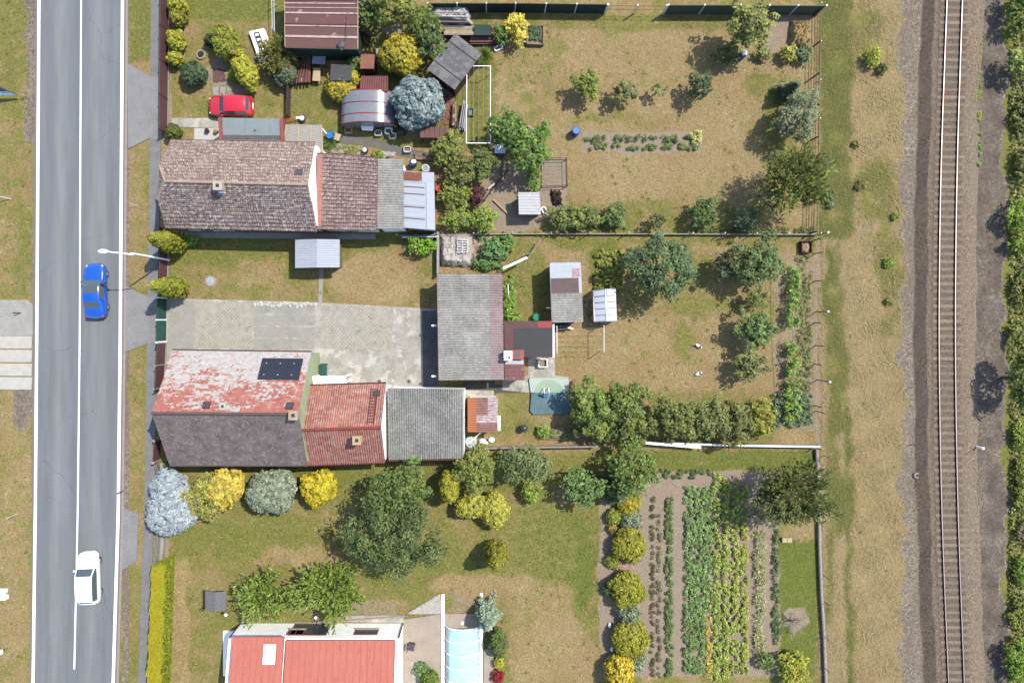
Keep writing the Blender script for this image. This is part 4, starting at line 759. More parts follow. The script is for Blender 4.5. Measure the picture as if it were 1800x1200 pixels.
# orchard shed in three parts
s1, Qs1, Ws1 = mono('orchard_shed', 'narrow orchard shed roofed with white tin, brown felt and grey corrugated sheets', 'shed', [(966, 462), (1021, 461), (1025, 566), (970, 567)], [2.5, 2.4, 2.4, 2.5], mat('shed_board', L(150, 128, 112), .2, 3, .9), M['tin'], 'flat', 1, 0, 'ew', .15)
for (u0, u1, mt, nm) in ((.0, .49, None, 'c'), (.485, .74, mat('brown_sheet', L(128, 108, 104), .15, 2, .8), 'f')):
    r_ = MB(); qq = [bil(*Qs1, u, v, .04) for u, v in ((u0, 0.02), (u1, 0.02), (u1, .9 if nm == 'f' else .99), (u0, .9 if nm == 'f' else .99))]
    roof_grid(r_, *qq, 'corr', .2 if nm == 'c' else .1, .035 if nm == 'c' else .008, .03); part_label(r_.build('roof', mt or etern, s1), 'grey corrugated sheets' if nm == 'c' else 'brown felt sheets')
rp = MB(); slab_on(rp, Qs1, .76, .72, .9, .95, .045, .05); rp.build('roof_patch', mat('faded_red', L(205, 165, 170), .3, 5, .7), s1)
MB().tube([g(968, 541, 1.8), g(960, 541, 1.8)], .04).build('spout', M['white'], s1)
mono('hen_coop', 'hen coop with peeling white and red corrugated tin, in the earth run', 'coop', [(911, 338), (948, 338), (951, 377), (912, 377)], [1.9, 1.8, 1.8, 1.9], M['wood'], mat('peeling_tin', L(222, 222, 222), .12, 3, .5, streak=(1, 5, 1), speck=(L(170, 100, 85), .6, 2.4, .85)), 'corr', .25, .02, 'ew', .12)
mono('rust_roof_barn', 'barn with a brown-red tin roof crossed by pale seams, at the top edge', 'barn', [(500, -40), (629, -40), (629, 86), (501, 83)], [3.6, 3.5, 3.2, 3.3], M['dgreen'], mat('brown_tin', L(128, 86, 80), .15, 1.2, .7, streak=(.5, 6, 1), speck=(L(205, 175, 175), .63, 1.3, .9)), 'seam', .95, .05, 'ew', .2, fascia=M['cream'])
br_ = bpy.data.objects['rust_roof_barn']; Qb = [g(x, y, z) for (x, y), z in zip(((501, 83), (629, 86), (629, -40), (500, -40)), (3.3, 3.2, 3.5, 3.6))]
for v, w_ in ((.14, .03), (.3, .015), (.48, .02), (.56, .01), (.62, .014)):
    q_ = MB(); slab_on(q_, Qb, .0, v, 1, v+w_, .03, .055+w_); part_label(q_.build('seam', mat('pale_seam', L(226, 200, 198), .25, 2, .7, streak=(1, 1, 1), speck=(L(140, 98, 92), .56, 1.5, .9)) if 'pale_seam' not in bpy.data.materials else bpy.data.materials['pale_seam'], br_), 'pale weathered seam')
def shed7():
    m = NT('grey_felt'); c = m.ramp(m.noise(.9, 4, .6), [(.4, L(120, 116, 116)), (.6, L(152, 150, 150))]); c = m.mix(m.ramp(m.noise(2.2, 2, .5), [(.55, 0.), (.6, .35)]), c, L(178, 176, 174)); return m.fin(c, .8, m.noise(9, 3), .2, .01)
s7, Qs7, Ws7 = mono('grey_felt_shed', 'wooden garden shed standing askew under a grey felt roof, by the clothes lines', 'shed', [(800, 59), (847, 95), (799, 158), (751, 122)], [2.7, 2.7, 2.7, 2.7], M['woodd'], shed7(), 'flat', 1, 0, 'ns', .22)
for v in (.24, .78): 
    b_ = MB(); slab_on(b_, Qs7, -.01, v, 1.01, v+.02, .02, .07); b_.build('felt_seam', mat('seam_dark', L(82, 80, 80), .1, 4, .7) if v < .3 else bpy.data.materials['seam_dark'], s7)
opening(s7, Ws7[3], Ws7[2], .5, .05, .9, 1.9, 'door', M['wood'])
mono('rust_roof_hut', 'tiny hut with a plain rust-brown sheet roof above the maroon hut', 'shed', [(635, 96), (659, 96), (657, 121), (633, 121)], [2.1]*4, M['woodd'], mat('rust_plain', L(168, 112, 94), .2, 2, .8), 'flat', 1, 0, 'ns', .12)
mono('maroon_hut', 'low hut with a maroon corrugated roof against the arched greenhouse', 'shed', [(635, 134), (682, 134), (681, 161), (632, 159)], [1.9]*4, M['woodd'], mat('maroon_corr', L(140, 90, 86), .2, 1.5, .8, speck=(L(165, 80, 75), .55, 1, .6)), 'corr', .2, .03, 'ns', .12)
mono('black_felt_hut', 'small hut with a black felt roof behind the golden juniper', 'shed', [(582, 113), (618, 115), (617, 142), (580, 142)], [2.0]*4, M['woodd'], mat('black_felt2', L(92, 92, 94), .15, 2, .85), 'flat', 1, 0, 'ns', .12)
mono('firewood_shelter', 'low slatted shelter with rusty roof sheets below the blue spruce', 'shed', [(738, 223), (790, 224), (790, 243), (739, 242)], [1.4]*4, M['woodd'], mat('slat_rust', L(135, 98, 92), .3, 3, .8, streak=(5, 1, 1)), 'seam', .45, .05, 'ns', .1, open_=1)
# small tin-roofed kiosk on the lawn
tk6 = thing('lawn_kiosk', 'little white tin-roofed hut on the lawn south of the tiled house', 'shed', g(557, 446)); ze = 2.2
P = gl([(519, 421), (597, 421), (597, 470), (519, 471)], ze); mid0 = (P[0]+P[1])/2; mid1 = (P[3]+P[2])/2; mid0.z = mid1.z = 2.5
r_ = MB(); roof_grid(r_, P[3], P[0], mid0, mid1, 'corr', .2, .01, .05); r_.build('roof', M['tin'], tk6); r_ = MB(); roof_grid(r_, P[2], P[1], mid0, mid1, 'corr', .2, .01, .05); r_.build('roof', M['tin'], tk6)
MB().prism([(P[0].x+.25, P[0].y-.2), (P[1].x-.25, P[1].y-.2), (P[2].x-.25, P[2].y+.2), (P[3].x+.25, P[3].y+.2)], 0, ze-.08).build('wall', M['wood'], tk6)
# bottom house
h9 = thing('red_roof_house', 'white house with a bright coral-red standing seam roof at the bottom edge', 'house', g(560, 1250)); ze = 3.5
wn = g(709, 1095); ww = g(424, 1096); y_s = g(700, 1480).y; xw = ww.x; xe = wn.x; yn = wn.y
coral = mat('coral_roof', L(226, 132, 114), .14, 1.2, .7, streak=(8, .5, 1), bump=.1, speck=(L(200, 112, 98), .6, 1.2, .5))
a = g(409, 1119, ze); b = g(500, 1119, ze); c_ = g(503, 1128, ze); d_ = g(694, 1125, ze)
y2 = g(500, 1480, ze).y; top = (yn+y_s)/2; zr = 5.9
def rp_(x0, x1, yN, h, nm, yo=0):
    r_ = MB(); z_ = h+ (zr-ze); A = Vector((x0, yN, h)); B = Vector((x1, yN, h)); C_ = Vector((x1, top, z_)); D = Vector((x0, top, z_)); roof_grid(r_, A, B, C_, D, 'seam', .55, .03, .14); o = r_.build('roof', coral, h9); part_label(o, nm); return (A, B, C_, D)
qa = rp_(a.x, b.x-.02, a.y, ze-.0, 'western, slightly higher roof strip'); qb = rp_(b.x+.06, d_.x, c_.y, ze-.3, 'main roof face toward the garden')
r_ = MB(); roof_grid(r_, Vector((a.x, 2*top-a.y, ze)), Vector((d_.x, 2*top-a.y, ze)), Vector((d_.x, top, zr)), Vector((a.x, top, zr)), 'seam', .55, .03, .14); part_label(r_.build('roof', coral, h9), 'far roof face away from the garden')
wl = MB(); ext_x(wl, [(y_s, 0), (yn, 0), (yn, ze-.6), (top, zr-.75), (y_s, ze-.6)], xw, xe); wl.build('wall', M['white'], h9)
for px, w_ in ((530, 1.4), (650, 2.0), (552, 3.2)): 
    t_ = (px-424)/(709-424.); opening(h9, (xe, yn), (xw, yn), 1-t_, 1.3 if w_ < 3 else .1, w_, .9 if w_ < 3 else 2.2, 'window', mat('brown_frame', L(165, 105, 95), .1, 3, .6) if px == 530 else bpy.data.materials['brown_frame'])
hatch_ = MB(); slab_on(hatch_, qa, .62, .05, .86, .2, .03, .12); o = hatch_.build('skylight', M['galv'], h9); p_ = MB(); slab_on(p_, qa, .66, .065, .82, .185, .121, .13); p_.build('pane', plain('sky_pane', (.7, .72, .75, 1), .2), o)
for x_ in (xe-.02, xw+.02): MB().tube([(x_, yn+.06, 2.8), (x_, yn+.06, .1)], .05).build('downpipe', M['dark'], h9)
MB().box(xw-1.5, xw-.05, yn-4.5, yn-.6, 0, .25).build('terrace_step', M['white'], h9)
# ---------------------------------------------------------------- yard surfaces
def pavgrid():
    m = NT('grass_grid_pavers'); mp = m.n('ShaderNodeMapping'); mp.inputs['Rotation'].default_value = (0, 0, R(45)); mp.inputs['Scale'].default_value = (1/.24, 1/.24, 1); m.l(m.pos, mp.inputs[0]); sx = m.n('ShaderNodeSeparateXYZ'); m.l(mp.outputs[0], sx.inputs[0])
    a = m.math('ABSOLUTE', m.math('SUBTRACT', m.math('FRACT', sx.outputs[0]), .5)); b = m.math('ABSOLUTE', m.math('SUBTRACT', m.math('FRACT', sx.outputs[1]), .5)); k = m.math('LESS_THAN', m.math('MAXIMUM', a, b), .2)
    fill = m.ramp(m.noise(1.1, 5, .7), [(.4, L(140, 126, 106)), (.56, L(178, 164, 138)), (.7, L(136, 142, 92))]); top = m.ramp(m.noise(2, 5, .7), [(.35, L(190, 183, 168)), (.65, L(218, 211, 196))])
    k = m.math('MULTIPLY', k, m.ramp(m.noise(.5, 3, .6), [(.35, .2), (.58, .8)])); c = m.mix(k, top, fill); gw = m.ramp(m.noise(.8, 5, .7, 1), [(.6, 0.), (.68, .8)]); c = m.mix(gw, c, L(140, 146, 78)); return m.fin(c, .95, m.noise(8, 4), .5, .03)
conc2 = mat('yard_concrete', L(205, 200, 188), .14, .6, .9, speck=[(L(170, 160, 146), .5, .9, .5), (L(238, 232, 218), .54, .7, .8), (L(120, 112, 98), .68, 3, .6)])
conc3 = mat('grey_concrete', L(188, 184, 174), .14, 1, .9, speck=[(L(205, 200, 190), .56, 1.4, .6), (L(130, 122, 110), .66, 3, .5)])
flat('yard', [(288, 524), (550, 531), (768, 543), (772, 684), (660, 690), (540, 690), (290, 640)], .05, conc2, 'pale cracked concrete yard between the two houses', 'yard')
flat('yard_patch', [(294, 527), (343, 529), (343, 612), (296, 620)], .054, conc3, 'grey worn concrete strip just inside the green gate', 'yard', th=.01)
flat('paver_field', [(345, 529), (446, 532), (443, 612), (341, 612)], .056, pavgrid(), 'western field of pale grass-grid pavers in the yard', 'paving', th=.01)
flat('paver_field', [(567, 537), (692, 539), (688, 615), (562, 612)], .056, bpy.data.materials['grass_grid_pavers'], 'eastern field of grass-grid pavers in the yard', 'paving', th=.01)
for i, (y0, y1, nm) in enumerate(((533, 551, 'north'), (553, 572, 'second'), (574, 593, 'third'), (595, 613, 'south'))):
    MB().prism(gl([(448, y0), (554, y0+1), (553, y1), (447, y1)]), .04, .062).build('concrete_slab', conc3, None, nm+' slab of the grey concrete bay in the middle of the yard', 'slab', 'slabs of the middle bay')
flat('yard_patch', [(742, 546), (768, 546), (772, 680), (744, 680)], .058, mat('garage_shadow_paint', L(120, 122, 124), .25, 1.5, .8), 'dark asphalt strip along the garage front', 'yard', th=.01)  # shadow of the garage painted on the yard as a dark sheet
flat('path', [(325, 408), (660, 411), (660, 421), (325, 418)], .04, conc3, 'narrow concrete path under the southern eaves of the tiled house', 'path')
flat('path', [(561, 473), (569, 473), (566, 533), (560, 533)], .04, conc3, 'narrow broken concrete path from the lawn hut to the yard', 'path')
flat('path', [(590, 232), (660, 245), (720, 262), (775, 272), (775, 282), (715, 277), (655, 258), (588, 250)], .03, mat('tar_path', L(128, 124, 122), .2, 2, .9), 'dark tar path curving past the arched greenhouse', 'path')
flat('path', [(302, 208), (388, 208), (388, 226), (302, 223)], .04, conc2, 'pale concrete path to the entrance block', 'path')
flat('terrace', [(342, 226), (388, 226), (388, 248), (342, 248)], .06, mat('white_tiles', L(226, 222, 216), .1, 3, .8), 'white tiled terrace beside the entrance block', 'terrace')
flat('terrace', [(815, 685), (868, 686), (868, 699), (820, 699)], .05, conc2, 'small pale concrete terrace behind the rusty lean-to', 'terrace')
flat('terrace', [(883, 665), (928, 660), (928, 628), (975, 628), (975, 660), (1000, 662), (1000, 690), (930, 690), (883, 685)], .05, conc2, 'pale concrete terrace around the pool cover', 'terrace')
flat('terrace', [(710, 1088), (780, 1078), (850, 1078), (850, 1290), (710, 1290)], .05, mat('terrace_pink', L(205, 188, 170), .14, 1, .9), 'sand-coloured paved terrace around the pool enclosure', 'terrace')
flat('terrace', [(600, 1082), (710, 1080), (710, 1094), (600, 1092)], .05, conc2, 'pale paved strip along the white house wall', 'terrace')
flat('terrace', [(848, 1140), (868, 1140), (868, 1290), (848, 1290)], .05, bpy.data.materials['terrace_pink'], 'paved strip right of the pool enclosure', 'terrace')
flat('dark_path', [(870, 676), (930, 676), (925, 690), (815, 690), (815, 670), (870, 670)], .045, mat('slate_path', L(100, 104, 100), .25, 2, .9), 'dark damp path behind the garage', 'path')  # one dark grey colour over the whole path
def pebble(poly, name, lab, c=(232, 222, 214), n=500, r=.06, cat='pebbles'):
    P = gl(poly, .02); b = sum(P, Vector())/len(P); mb = MB(); ins = []
    xs = [p.x for p in P]; ys = [p.y for p in P]
    def inside(x, y):
        k = False
        for i in range(len(P)):
            a, q = P[i], P[i-1]
            if (a.y > y) != (q.y > y) and x < (q.x-a.x)*(y-a.y)/(q.y-a.y)+a.x: k = not k
        return k
    t = 0
    while t < n:
        x = random.uniform(min(xs), max(xs)); y = random.uniform(min(ys), max(ys))
        if inside(x, y): s = r*random.uniform(.5, 1.4); mb.ell((x, y, .03+random.uniform(0, r*.6)), (s, s*random.uniform(.6, 1), s*.6), 6, 3, .25, sd=t); t += 1
    mb.prism(P, -.02, .035); return mb.build(name, mat(name, L(*c), .3, 6, .8), None, lab, cat, None, 'stuff')
pebble([(716, 1078), (774, 1043), (776, 1078)], 'white_pebbles', 'wedge of white pebbles beside the white pool rail', n=700)
pebble([(722, 1165), (745, 1163), (764, 1185), (768, 1210), (722, 1215)], 'pebble_bed', 'white pebble bed with shrubs on the pool terrace', n=600, r=.07)
pebble([(1088, 985), (1112, 985), (1116, 1000), (1090, 1006)], 'pink_stones', 'pink stones among the rock bed shrubs', (215, 175, 165), 120, .09, 'stones')
pebble([(832, 412), (868, 414), (862, 450), (838, 470), (832, 440)], 'rubble', 'pinkish brick rubble spilling beside the tarp heap', (215, 185, 165), 420, .12, 'rubble')
pebble([(566, 244), (590, 252), (640, 262), (640, 272), (575, 268)], 'rubble_strip', 'pale stones along the north side of the tiled house', (205, 190, 172), 260, .1, 'stones')
pebble([(760, 160), (800, 175), (800, 215), (775, 222), (770, 190)], 'scrap_rubble', 'brick scrap beside the blue spruce', (170, 120, 100), 160, .12, 'rubble')
pebble([(447, 531), (556, 533), (556, 540), (447, 538)], 'edge_stones', 'row of bright white stones edging the yard', (238, 232, 222), 70, .14, 'stones')
pebble([(400, 160), (440, 150), (440, 165), (400, 168)], 'path_chips', 'pinkish gravel by the red car', (190, 160, 140), 100, .07, 'gravel')
# ---------------------------------------------------------------- fences
def fence(name, label, pts, h, m, post, step=2.4, th=.05, pr=.05, base=None, rails=False, ph=.1, cat='fence', z0=0.0, rw=.04):
    G = [g(x, y) for x, y in pts]; root = thing(name, label, cat, G[0])
    pn = MB(); rl = MB()
    for a, b in zip(G[:-1], G[1:]):
        if rails:
            for z in rails: pn.beam(a+Vector((0, 0, z)), b+Vector((0, 0, z)), rw, rw)
        else: pn.obox(a, b, th, z0, h)
    pn.build('rail' if rails else 'panel', m, root)
    if base: 
        bb = MB()
        for a, b in zip(G[:-1], G[1:]): bb.obox(a, b, .18, 0, base)
        bb.build('plinth', M['conc'], root)
    for a, b in zip(G[:-1], G[1:]):
        n = max(1, round((b-a).length/step))
        for i in range(n+(1 if b is G[-1] else 0)): 
            p = a.lerp(b, i/n); q = MB().box(p.x-pr, p.x+pr, p.y-pr, p.y+pr, 0, h+ph); q.build('post', post, root)
    return root
fence('sheet_fence', 'brown-red sheet fence along the pavement north of the tiled house', [(299, -120), (296, 236)], 1.7, M['redp'], M['woodd'], 3.0, base=.25)
fence('sheet_fence', 'short brown-red sheet fence between the two pavement thujas', [(296, 404), (295, 520)], 1.6, M['redp'], M['redp'], 2.4, base=.2)
fence('sheet_gate', 'green sheet gate into the concrete yard', [(293, 524), (292, 600)], 1.7, M['greenp'], M['white'], 1.9, cat='gate')
fence('sheet_fence', 'brown-red sheet fence between the green gate and the worn red roof', [(293, 602), (291, 640), (289, 680)], 1.7, M['redp'], M['conc'], 2.0, base=.2, ph=.2)
fence('sheet_fence', 'low brown sheet fence in front of the dark slate gable', [(283, 770), (281, 808)], 1.2, M['redp'], M['conc'], 2.0, pr=.1)
def picket(name, lab, pts):
    G = [g(x, y) for x, y in pts]; root = thing(name, lab, 'fence', G[0])
    for a, b in zip(G[:-1], G[1:]):
        r_ = MB(); r_.beam(a+Vector((0, 0, .3)), b+Vector((0, 0, .3)), .04, .05); r_.beam(a+Vector((0, 0, .9)), b+Vector((0, 0, .9)), .04, .05); r_.build('rail', M['steel'], root); n = min(48, int((b-a).length/.14))
        for i in range(n): p = a.lerp(b, (i+.5)/n); MB().box(p.x-.03, p.x+.03, p.y-.035, p.y+.035, .1, 1.15).build('picket', M['steel'], root)
    pl_ = MB()
    for a, b in zip(G[:-1], G[1:]): pl_.obox(a+Vector((.15, 0, 0)), b+Vector((.15, 0, 0)), .25, 0, .3)
    pl_.build('plinth', M['conc'], root)
picket('picket_fence', 'grey picket fence between the silver spruce and the clipped hedge', [(287, 925), (282, 992)])
picket('picket_fence', 'short grey picket fence at the corner of the dark slate roof', [(284, 812), (288, 842)])
fence('sheet_fence', 'dark green sheet fence along the top edge of the dry lawn', [(755, 22), (905, 22), (1062, 24)], 1.7, M['dgreen'], M['galv'], 2.6)
fence('mesh_fence', 'open part of the top fence with a thin rail and no sheeting', [(1064, 24), (1164, 25)], 1.6, M['dgreen'], M['galv'], 2.6, rails=(1.5, .8), rw=.025)
fence('sheet_fence', 'greyish green sheet fence at the top right of the dry lawn', [(1166, 25), (1290, 25), (1436, 26)], 1.7, mat('grey_green_sheet', L(92, 112, 98), .2, 1.5, .7), M['galv'], 2.6)
fence('wire_fence', 'rusty wire fence with leaning rails down the right side of the dry lawn', [(1430, 28), (1424, 410)], 1.3, M['rustw'], M['dark'], 2.6, rails=(1.25, .7, .25))
fence('wire_fence', 'thin outer wire fence beside the mown meadow', [(1439, 10), (1434, 412)], .5, M['stone'], M['galv'], 3.4, rails=(.45,), pr=.025, rw=.02)
fence('concrete_fence', 'low concrete-rail fence with thin posts across the middle of the gardens', [(700, 415), (900, 412), (1100, 412), (1430, 413)], .45, M['conc'], M['galv'], 3.0, th=.08, pr=.03, ph=1.0)
fence('wire_fence', 'wire fence along the bean bed beside the meadow', [(1431, 422), (1431, 785)], 1.3, M['dark'], M['wood'], 3.6, rails=(1.25, .7, .2), pr=.04, rw=.014)
def pipes(name, lab, pts, h, m, r=.08, ps=3):
    G = [g(x, y) for x, y in pts]; root = thing(name, lab, 'fence', G[0])
    w_ = MB()
    for a, b in zip(G[:-1], G[1:]): w_.obox(a, b, .1, 0, h-.1)
    w_.build('panel', M['conc'], root); MB().tube([p+Vector((0, 0, h)) for p in G], r, 10).build('top_rail', m, root)
    for p in G: MB().box(p.x-.08, p.x+.08, p.y-.08, p.y+.08, 0, h+.1).build('post', M['conc'], root)
pipes('concrete_fence', 'white-topped fence behind the rusty lean-to and the kettle grill', [(820, 786), (900, 784), (1045, 782)], .8, M['stone'], .07)
pipes('concrete_fence', 'white-topped fence at the head of the vegetable field', [(1128, 776), (1200, 777), (1290, 780), (1435, 782)], .8, M['white'], .08)
MB().beam(g(1135, 778, 1.05), g(1232, 786, .95), .2, .12).build('loose_board', M['white'], None, 'loose white board lying on the white-topped fence by the orchard row', 'board')
pipes('concrete_fence', 'crumbling white kerb fence down the right side of the vegetable field', [(1433, 790), (1436, 845), (1438, 960), (1441, 1040), (1446, 1120), (1450, 1230)], .3, mat('crumbly', L(210, 200, 190), .3, 6, .9, bump=.9, bd=.08), .13)
# posts with white knobs on the right
for i, (px, py, h) in enumerate(((1431, 446, 1.7), (1434, 548, 2.2), (1433, 607, 1.8), (1436, 667, 2.3), (1434, 722, 1.8), (1434, 414, 2.2))):
    b = g(px, py); lab = ['steel post at the upper end of the bean bed', 'tall white-topped post beside the second stretch of beans', 'thin steel post between the two white-topped ones', 'tall white-topped post beside the lowest beans', 'steel post near the lower end of the bean bed', 'white-topped corner post where the middle fence meets the wire fence'][i]
    t = thing('fence_post', lab, 'post', b, 0, 'posts along the bean bed'); MB().cyl(b.x, b.y, 0, h, .045, .04, 8).build('pole', M['wood'] if i != 5 else M['conc'], t)
    if i in (1, 3, 5): MB().ell((b.x, b.y, h), (.09, .09, .09), 10, 6).build('cap', M['white'], t)
for i, py in enumerate((800, 1010, 1055, 1115, 1170)):
    b = g(1447, py); t = thing('fence_post', ['rusty corner post at the end of the white-topped fence', 'first thin iron post of the crumbling fence below the big conifer', 'second thin iron post of the crumbling fence', 'third thin iron post of the crumbling fence', 'lowest thin iron post of the crumbling fence'][i], 'post', b, 0, 'iron posts of the crumbling fence')
    MB().cyl(b.x, b.y, 0, 1.2, .03, .03, 8).build('pole', M['dark'], t)
# ---------------------------------------------------------------- cars
def car(label, px, py, Lc, Wc, Hc, heading, paint, style, name='parked_car'):
    ps = bpy.data.materials.new('paint_'+style); ps.use_nodes = True; bb = ps.node_tree.nodes['Principled BSDF']; bb.inputs['Base Color'].default_value = paint; bb.inputs['Roughness'].default_value = .28; bb.inputs['Coat Weight'].default_value = .8; bb.inputs['Coat Roughness'].default_value = .05
    c = g(px, py, Hc*.5); root = thing(name, label, 'car', (c.x, c.y, .04), heading); hl = Lc/2; w_ = Wc/2
    # x forward. stations: x, half width, belt z, top z, half width at the top
    sed = style == 'sedan'
    if sed: st = [(-1, .52, .62, .80, .48), (-.97, .8, .72, .92, .66), (-.86, .97, .86, 1.03, .80), (-.72, 1, .90, 1.06, .80), (-.66, 1, .91, 1.10, .78), (-.40, 1, .93, 1.40, .74), (-.28, 1, .93, 1.45, .75), (-.10, 1, .93, 1.47, .76), (.10, 1, .93, 1.43, .77), (.16, 1, .93, 1.38, .78), (.38, 1, .92, 1.05, .80), (.43, 1, .90, 1.00, .82), (.65, .98, .84, .93, .80), (.84, .93, .74, .84, .74), (.95, .74, .62, .72, .58), (1, .42, .5, .58, .34)]
    else: st = [(-1, .66, .7, .86, .6), (-.97, .88, .80, 1.02, .76), (-.90, .95, .90, 1.12, .78), (-.80, .99, .95, 1.44, .76), (-.70, 1, .96, 1.50, .78), (-.45, 1, .96, 1.53, .79), (-.15, 1, .95, 1.53, .80), (.10, 1, .94, 1.50, .80), (.18, 1, .94, 1.45, .81), (.42, 1, .93, 1.08, .86), (.48, 1, .91, 1.02, .86), (.66, .98, .84, .95, .82), (.84, .93, .74, .85, .76), (.95, .76, .62, .72, .58), (1, .45, .48, .56, .36)]
    kz = Hc/(1.47 if sed else 1.53); P = []; ns_ = 13
    for x, hw, zb, zt, wt in st:
        zb *= kz; zt *= kz; hw *= w_; wt *= w_*1.0; sh = .06 if zt-zb > .2 else .03
        ring = [(hw*.88, .2), (hw*.99, .34), (hw, .55), (hw*.985, zb), (wt+(hw-wt)*.1, zt-sh*.8), (wt*.9, zt), (0, zt+.025)]
        full = [(-a, b) for a, b in ring]+[(a, b) for a, b in ring[-2::-1]]; P.append([(x*hl, a, b) for a, b in full])
    groups = {'body': [], 'windscreen': [], 'rear_window': [], 'side_window': [], 'side_window2': [], 'roof': [], 'sunroof': []}
    ws = (9, 10) if sed else (8, 9); rw = (4, 5) if sed else (2, 3)
    for i in range(len(P)-1):
        z0_, z1_ = st[i], st[i+1]
        for k in range(12):
            q = [P[i][k], P[i+1][k], P[i+1][k+1], P[i][k+1]]; cab = rw[0] <= i < ws[1]; top = k in (4, 5, 6, 7); side = k in (3, 8)
            if k in (5, 6) and i == ws[0]: nm = 'windscreen'
            elif k in (5, 6) and i == rw[0]: nm = 'rear_window'
            elif side and rw[1]+(1 if sed else 0) <= i < ws[1]: nm = 'side_window' if k == 3 else 'side_window2'
            elif top and rw[1] <= i < ws[0]: nm = 'sunroof' if (style == 'sedan' and i >= ws[0]-2 and k in (5, 6)) else 'roof'
            else: nm = 'body'
            groups[nm].append(q)
    tint = glass('car_glass', (.05, .065, .07, 1), .06) if 'car_glass' not in bpy.data.materials else bpy.data.materials['car_glass']
    for nm, qs in groups.items():
        if not qs: continue
        mb = MB()
        idx_ = {}; vs = []; fs = []
        for q in qs:
            f = []
            for p in q:
                key = tuple(round(t, 4) for t in p)
                if key not in idx_: idx_[key] = len(vs); vs.append(p)
                f.append(idx_[key])
            fs.append(tuple(f[::-1]))
        if nm in ('windscreen', 'rear_window') or nm.startswith('side'): 
            cx_ = sum(v[0] for v in vs)/len(vs); cy_ = sum(v[1] for v in vs)/len(vs)
        mb.add(vs, fs)
        if nm == 'body':
            for e_ in (0, len(P)-1): mb.add(P[e_], [tuple(range(13)) if e_ == 0 else tuple(range(13))[::-1]])
            mb.box(-hl*.9, hl*.9, -w_*.8, w_*.8, .18, .22)
        o = mb.build({'side_window2': 'side_window'}.get(nm, nm), tint if 'window' in nm or nm in ('windscreen', 'sunroof') else ps, root, local=True, smooth=True)
    for sx in (.62, -.60):
        for sy in (-1, 1):
            y = sy*(w_-.1); wh = MB(); wh.torus((sx*hl, y, .31), .24, .085, 22, 8, 'y'); o = wh.build('wheel', M['black'], root, local=True)
            rm = MB(); rm.tube([(sx*hl, y-.07*sy, .31), (sx*hl, y+.06*sy, .31)], .17, 16)
            for k in range(5): a = 2*PI*k/5; rm.beam((sx*hl, y+.07*sy, .31), (sx*hl+.17*math.cos(a), y+.07*sy, .31+.17*math.sin(a)), .05, .03)
            rm.build('rim', M['steel'], o, local=True)
    for sy in (-1, 1):
        m_ = MB(); m_.ell((hl*.33, sy*(w_+.1), .98*kz), (.09, .12, .08), 10, 6); m_.build('mirror', ps, root, local=True)
        l_ = MB(); l_.ell((hl*.88, sy*w_*.72, .70*kz), (.16, .1, .05), 10, 6); l_.build('headlight', plain('lamp_glass', (.4, .42, .44, 1), .1) if 'lamp_glass' not in bpy.data.materials else bpy.data.materials['lamp_glass'], root, local=True)
        t_ = MB(); t_.ell((-hl*.93, sy*w_*.78, .86*kz), (.12, .13, .08), 10, 6); t_.build('tail_light', plain('tail_red', (.35, .02, .02, 1), .2) if 'tail_red' not in bpy.data.materials else bpy.data.materials['tail_red'], root, local=True)
        for x in ((-.08, -.5) if sed else (-.1,)): MB().box(hl*x-.03, hl*x+.03, sy*w_*.97-.02, sy*w_*.97+.02, .55, .95*kz).build('door_pillar', ps, root, local=True)
        MB().beam((-hl*.18, sy*(w_+.005), .82*kz), (-hl*.1, sy*(w_+.005), .82*kz), .03, .03).build('door_handle', ps, root, local=True)
    for nm, x, zz, sg in (('front_bumper_grille', hl*.975, .5, 1), ('number_plate', -hl*1.0, .62, -1)):
        MB().box(x-.03, x+.03, -.35 if sg > 0 else -.26, .35 if sg > 0 else .26, zz-.06, zz+.06).build(nm, M['black'] if sg > 0 else M['white'], root, local=True)
    wp_ = MB()
    for sy in (-.1, .5): wp_.beam((hl*.41, sy*w_, 1.03*kz), (hl*.3, (sy-.45)*w_, 1.16*kz), .02, .02)
    wp_.build('wiper', M['black'], root, local=True)
    ln = MB()
    if sed: ln.beam((hl*.42, -w_*.72, 1.01), (hl*.42, w_*.72, 1.01), .02, .02)
    for sy in (-1, 1): ln.beam((hl*.45, sy*w_*.76, .985*kz+.01), (hl*.84, sy*w_*.6, .83*kz+.012), .015, .015)
    ln.build('bonnet_seam', M['black'], root, local=True)
    return root
car('blue saloon with a dark glass roof driving up the right lane', 167, 511, 4.75, 1.82, 1.45, R(91), L(12, 88, 200, 1.9), 'sedan', 'moving_car')
car('white hatchback driving on the right lane close to the centre line', 154.5, 1016, 4.5, 1.82, 1.5, R(92), (.66, .66, .66, 1), 'hatch', 'moving_car')
car('small red hatchback parked on the grass behind the red fence', 405, 186, 3.85, 1.68, 1.48, R(180), L(214, 30, 48, 1.9), 'hatchred', 'parked_car')
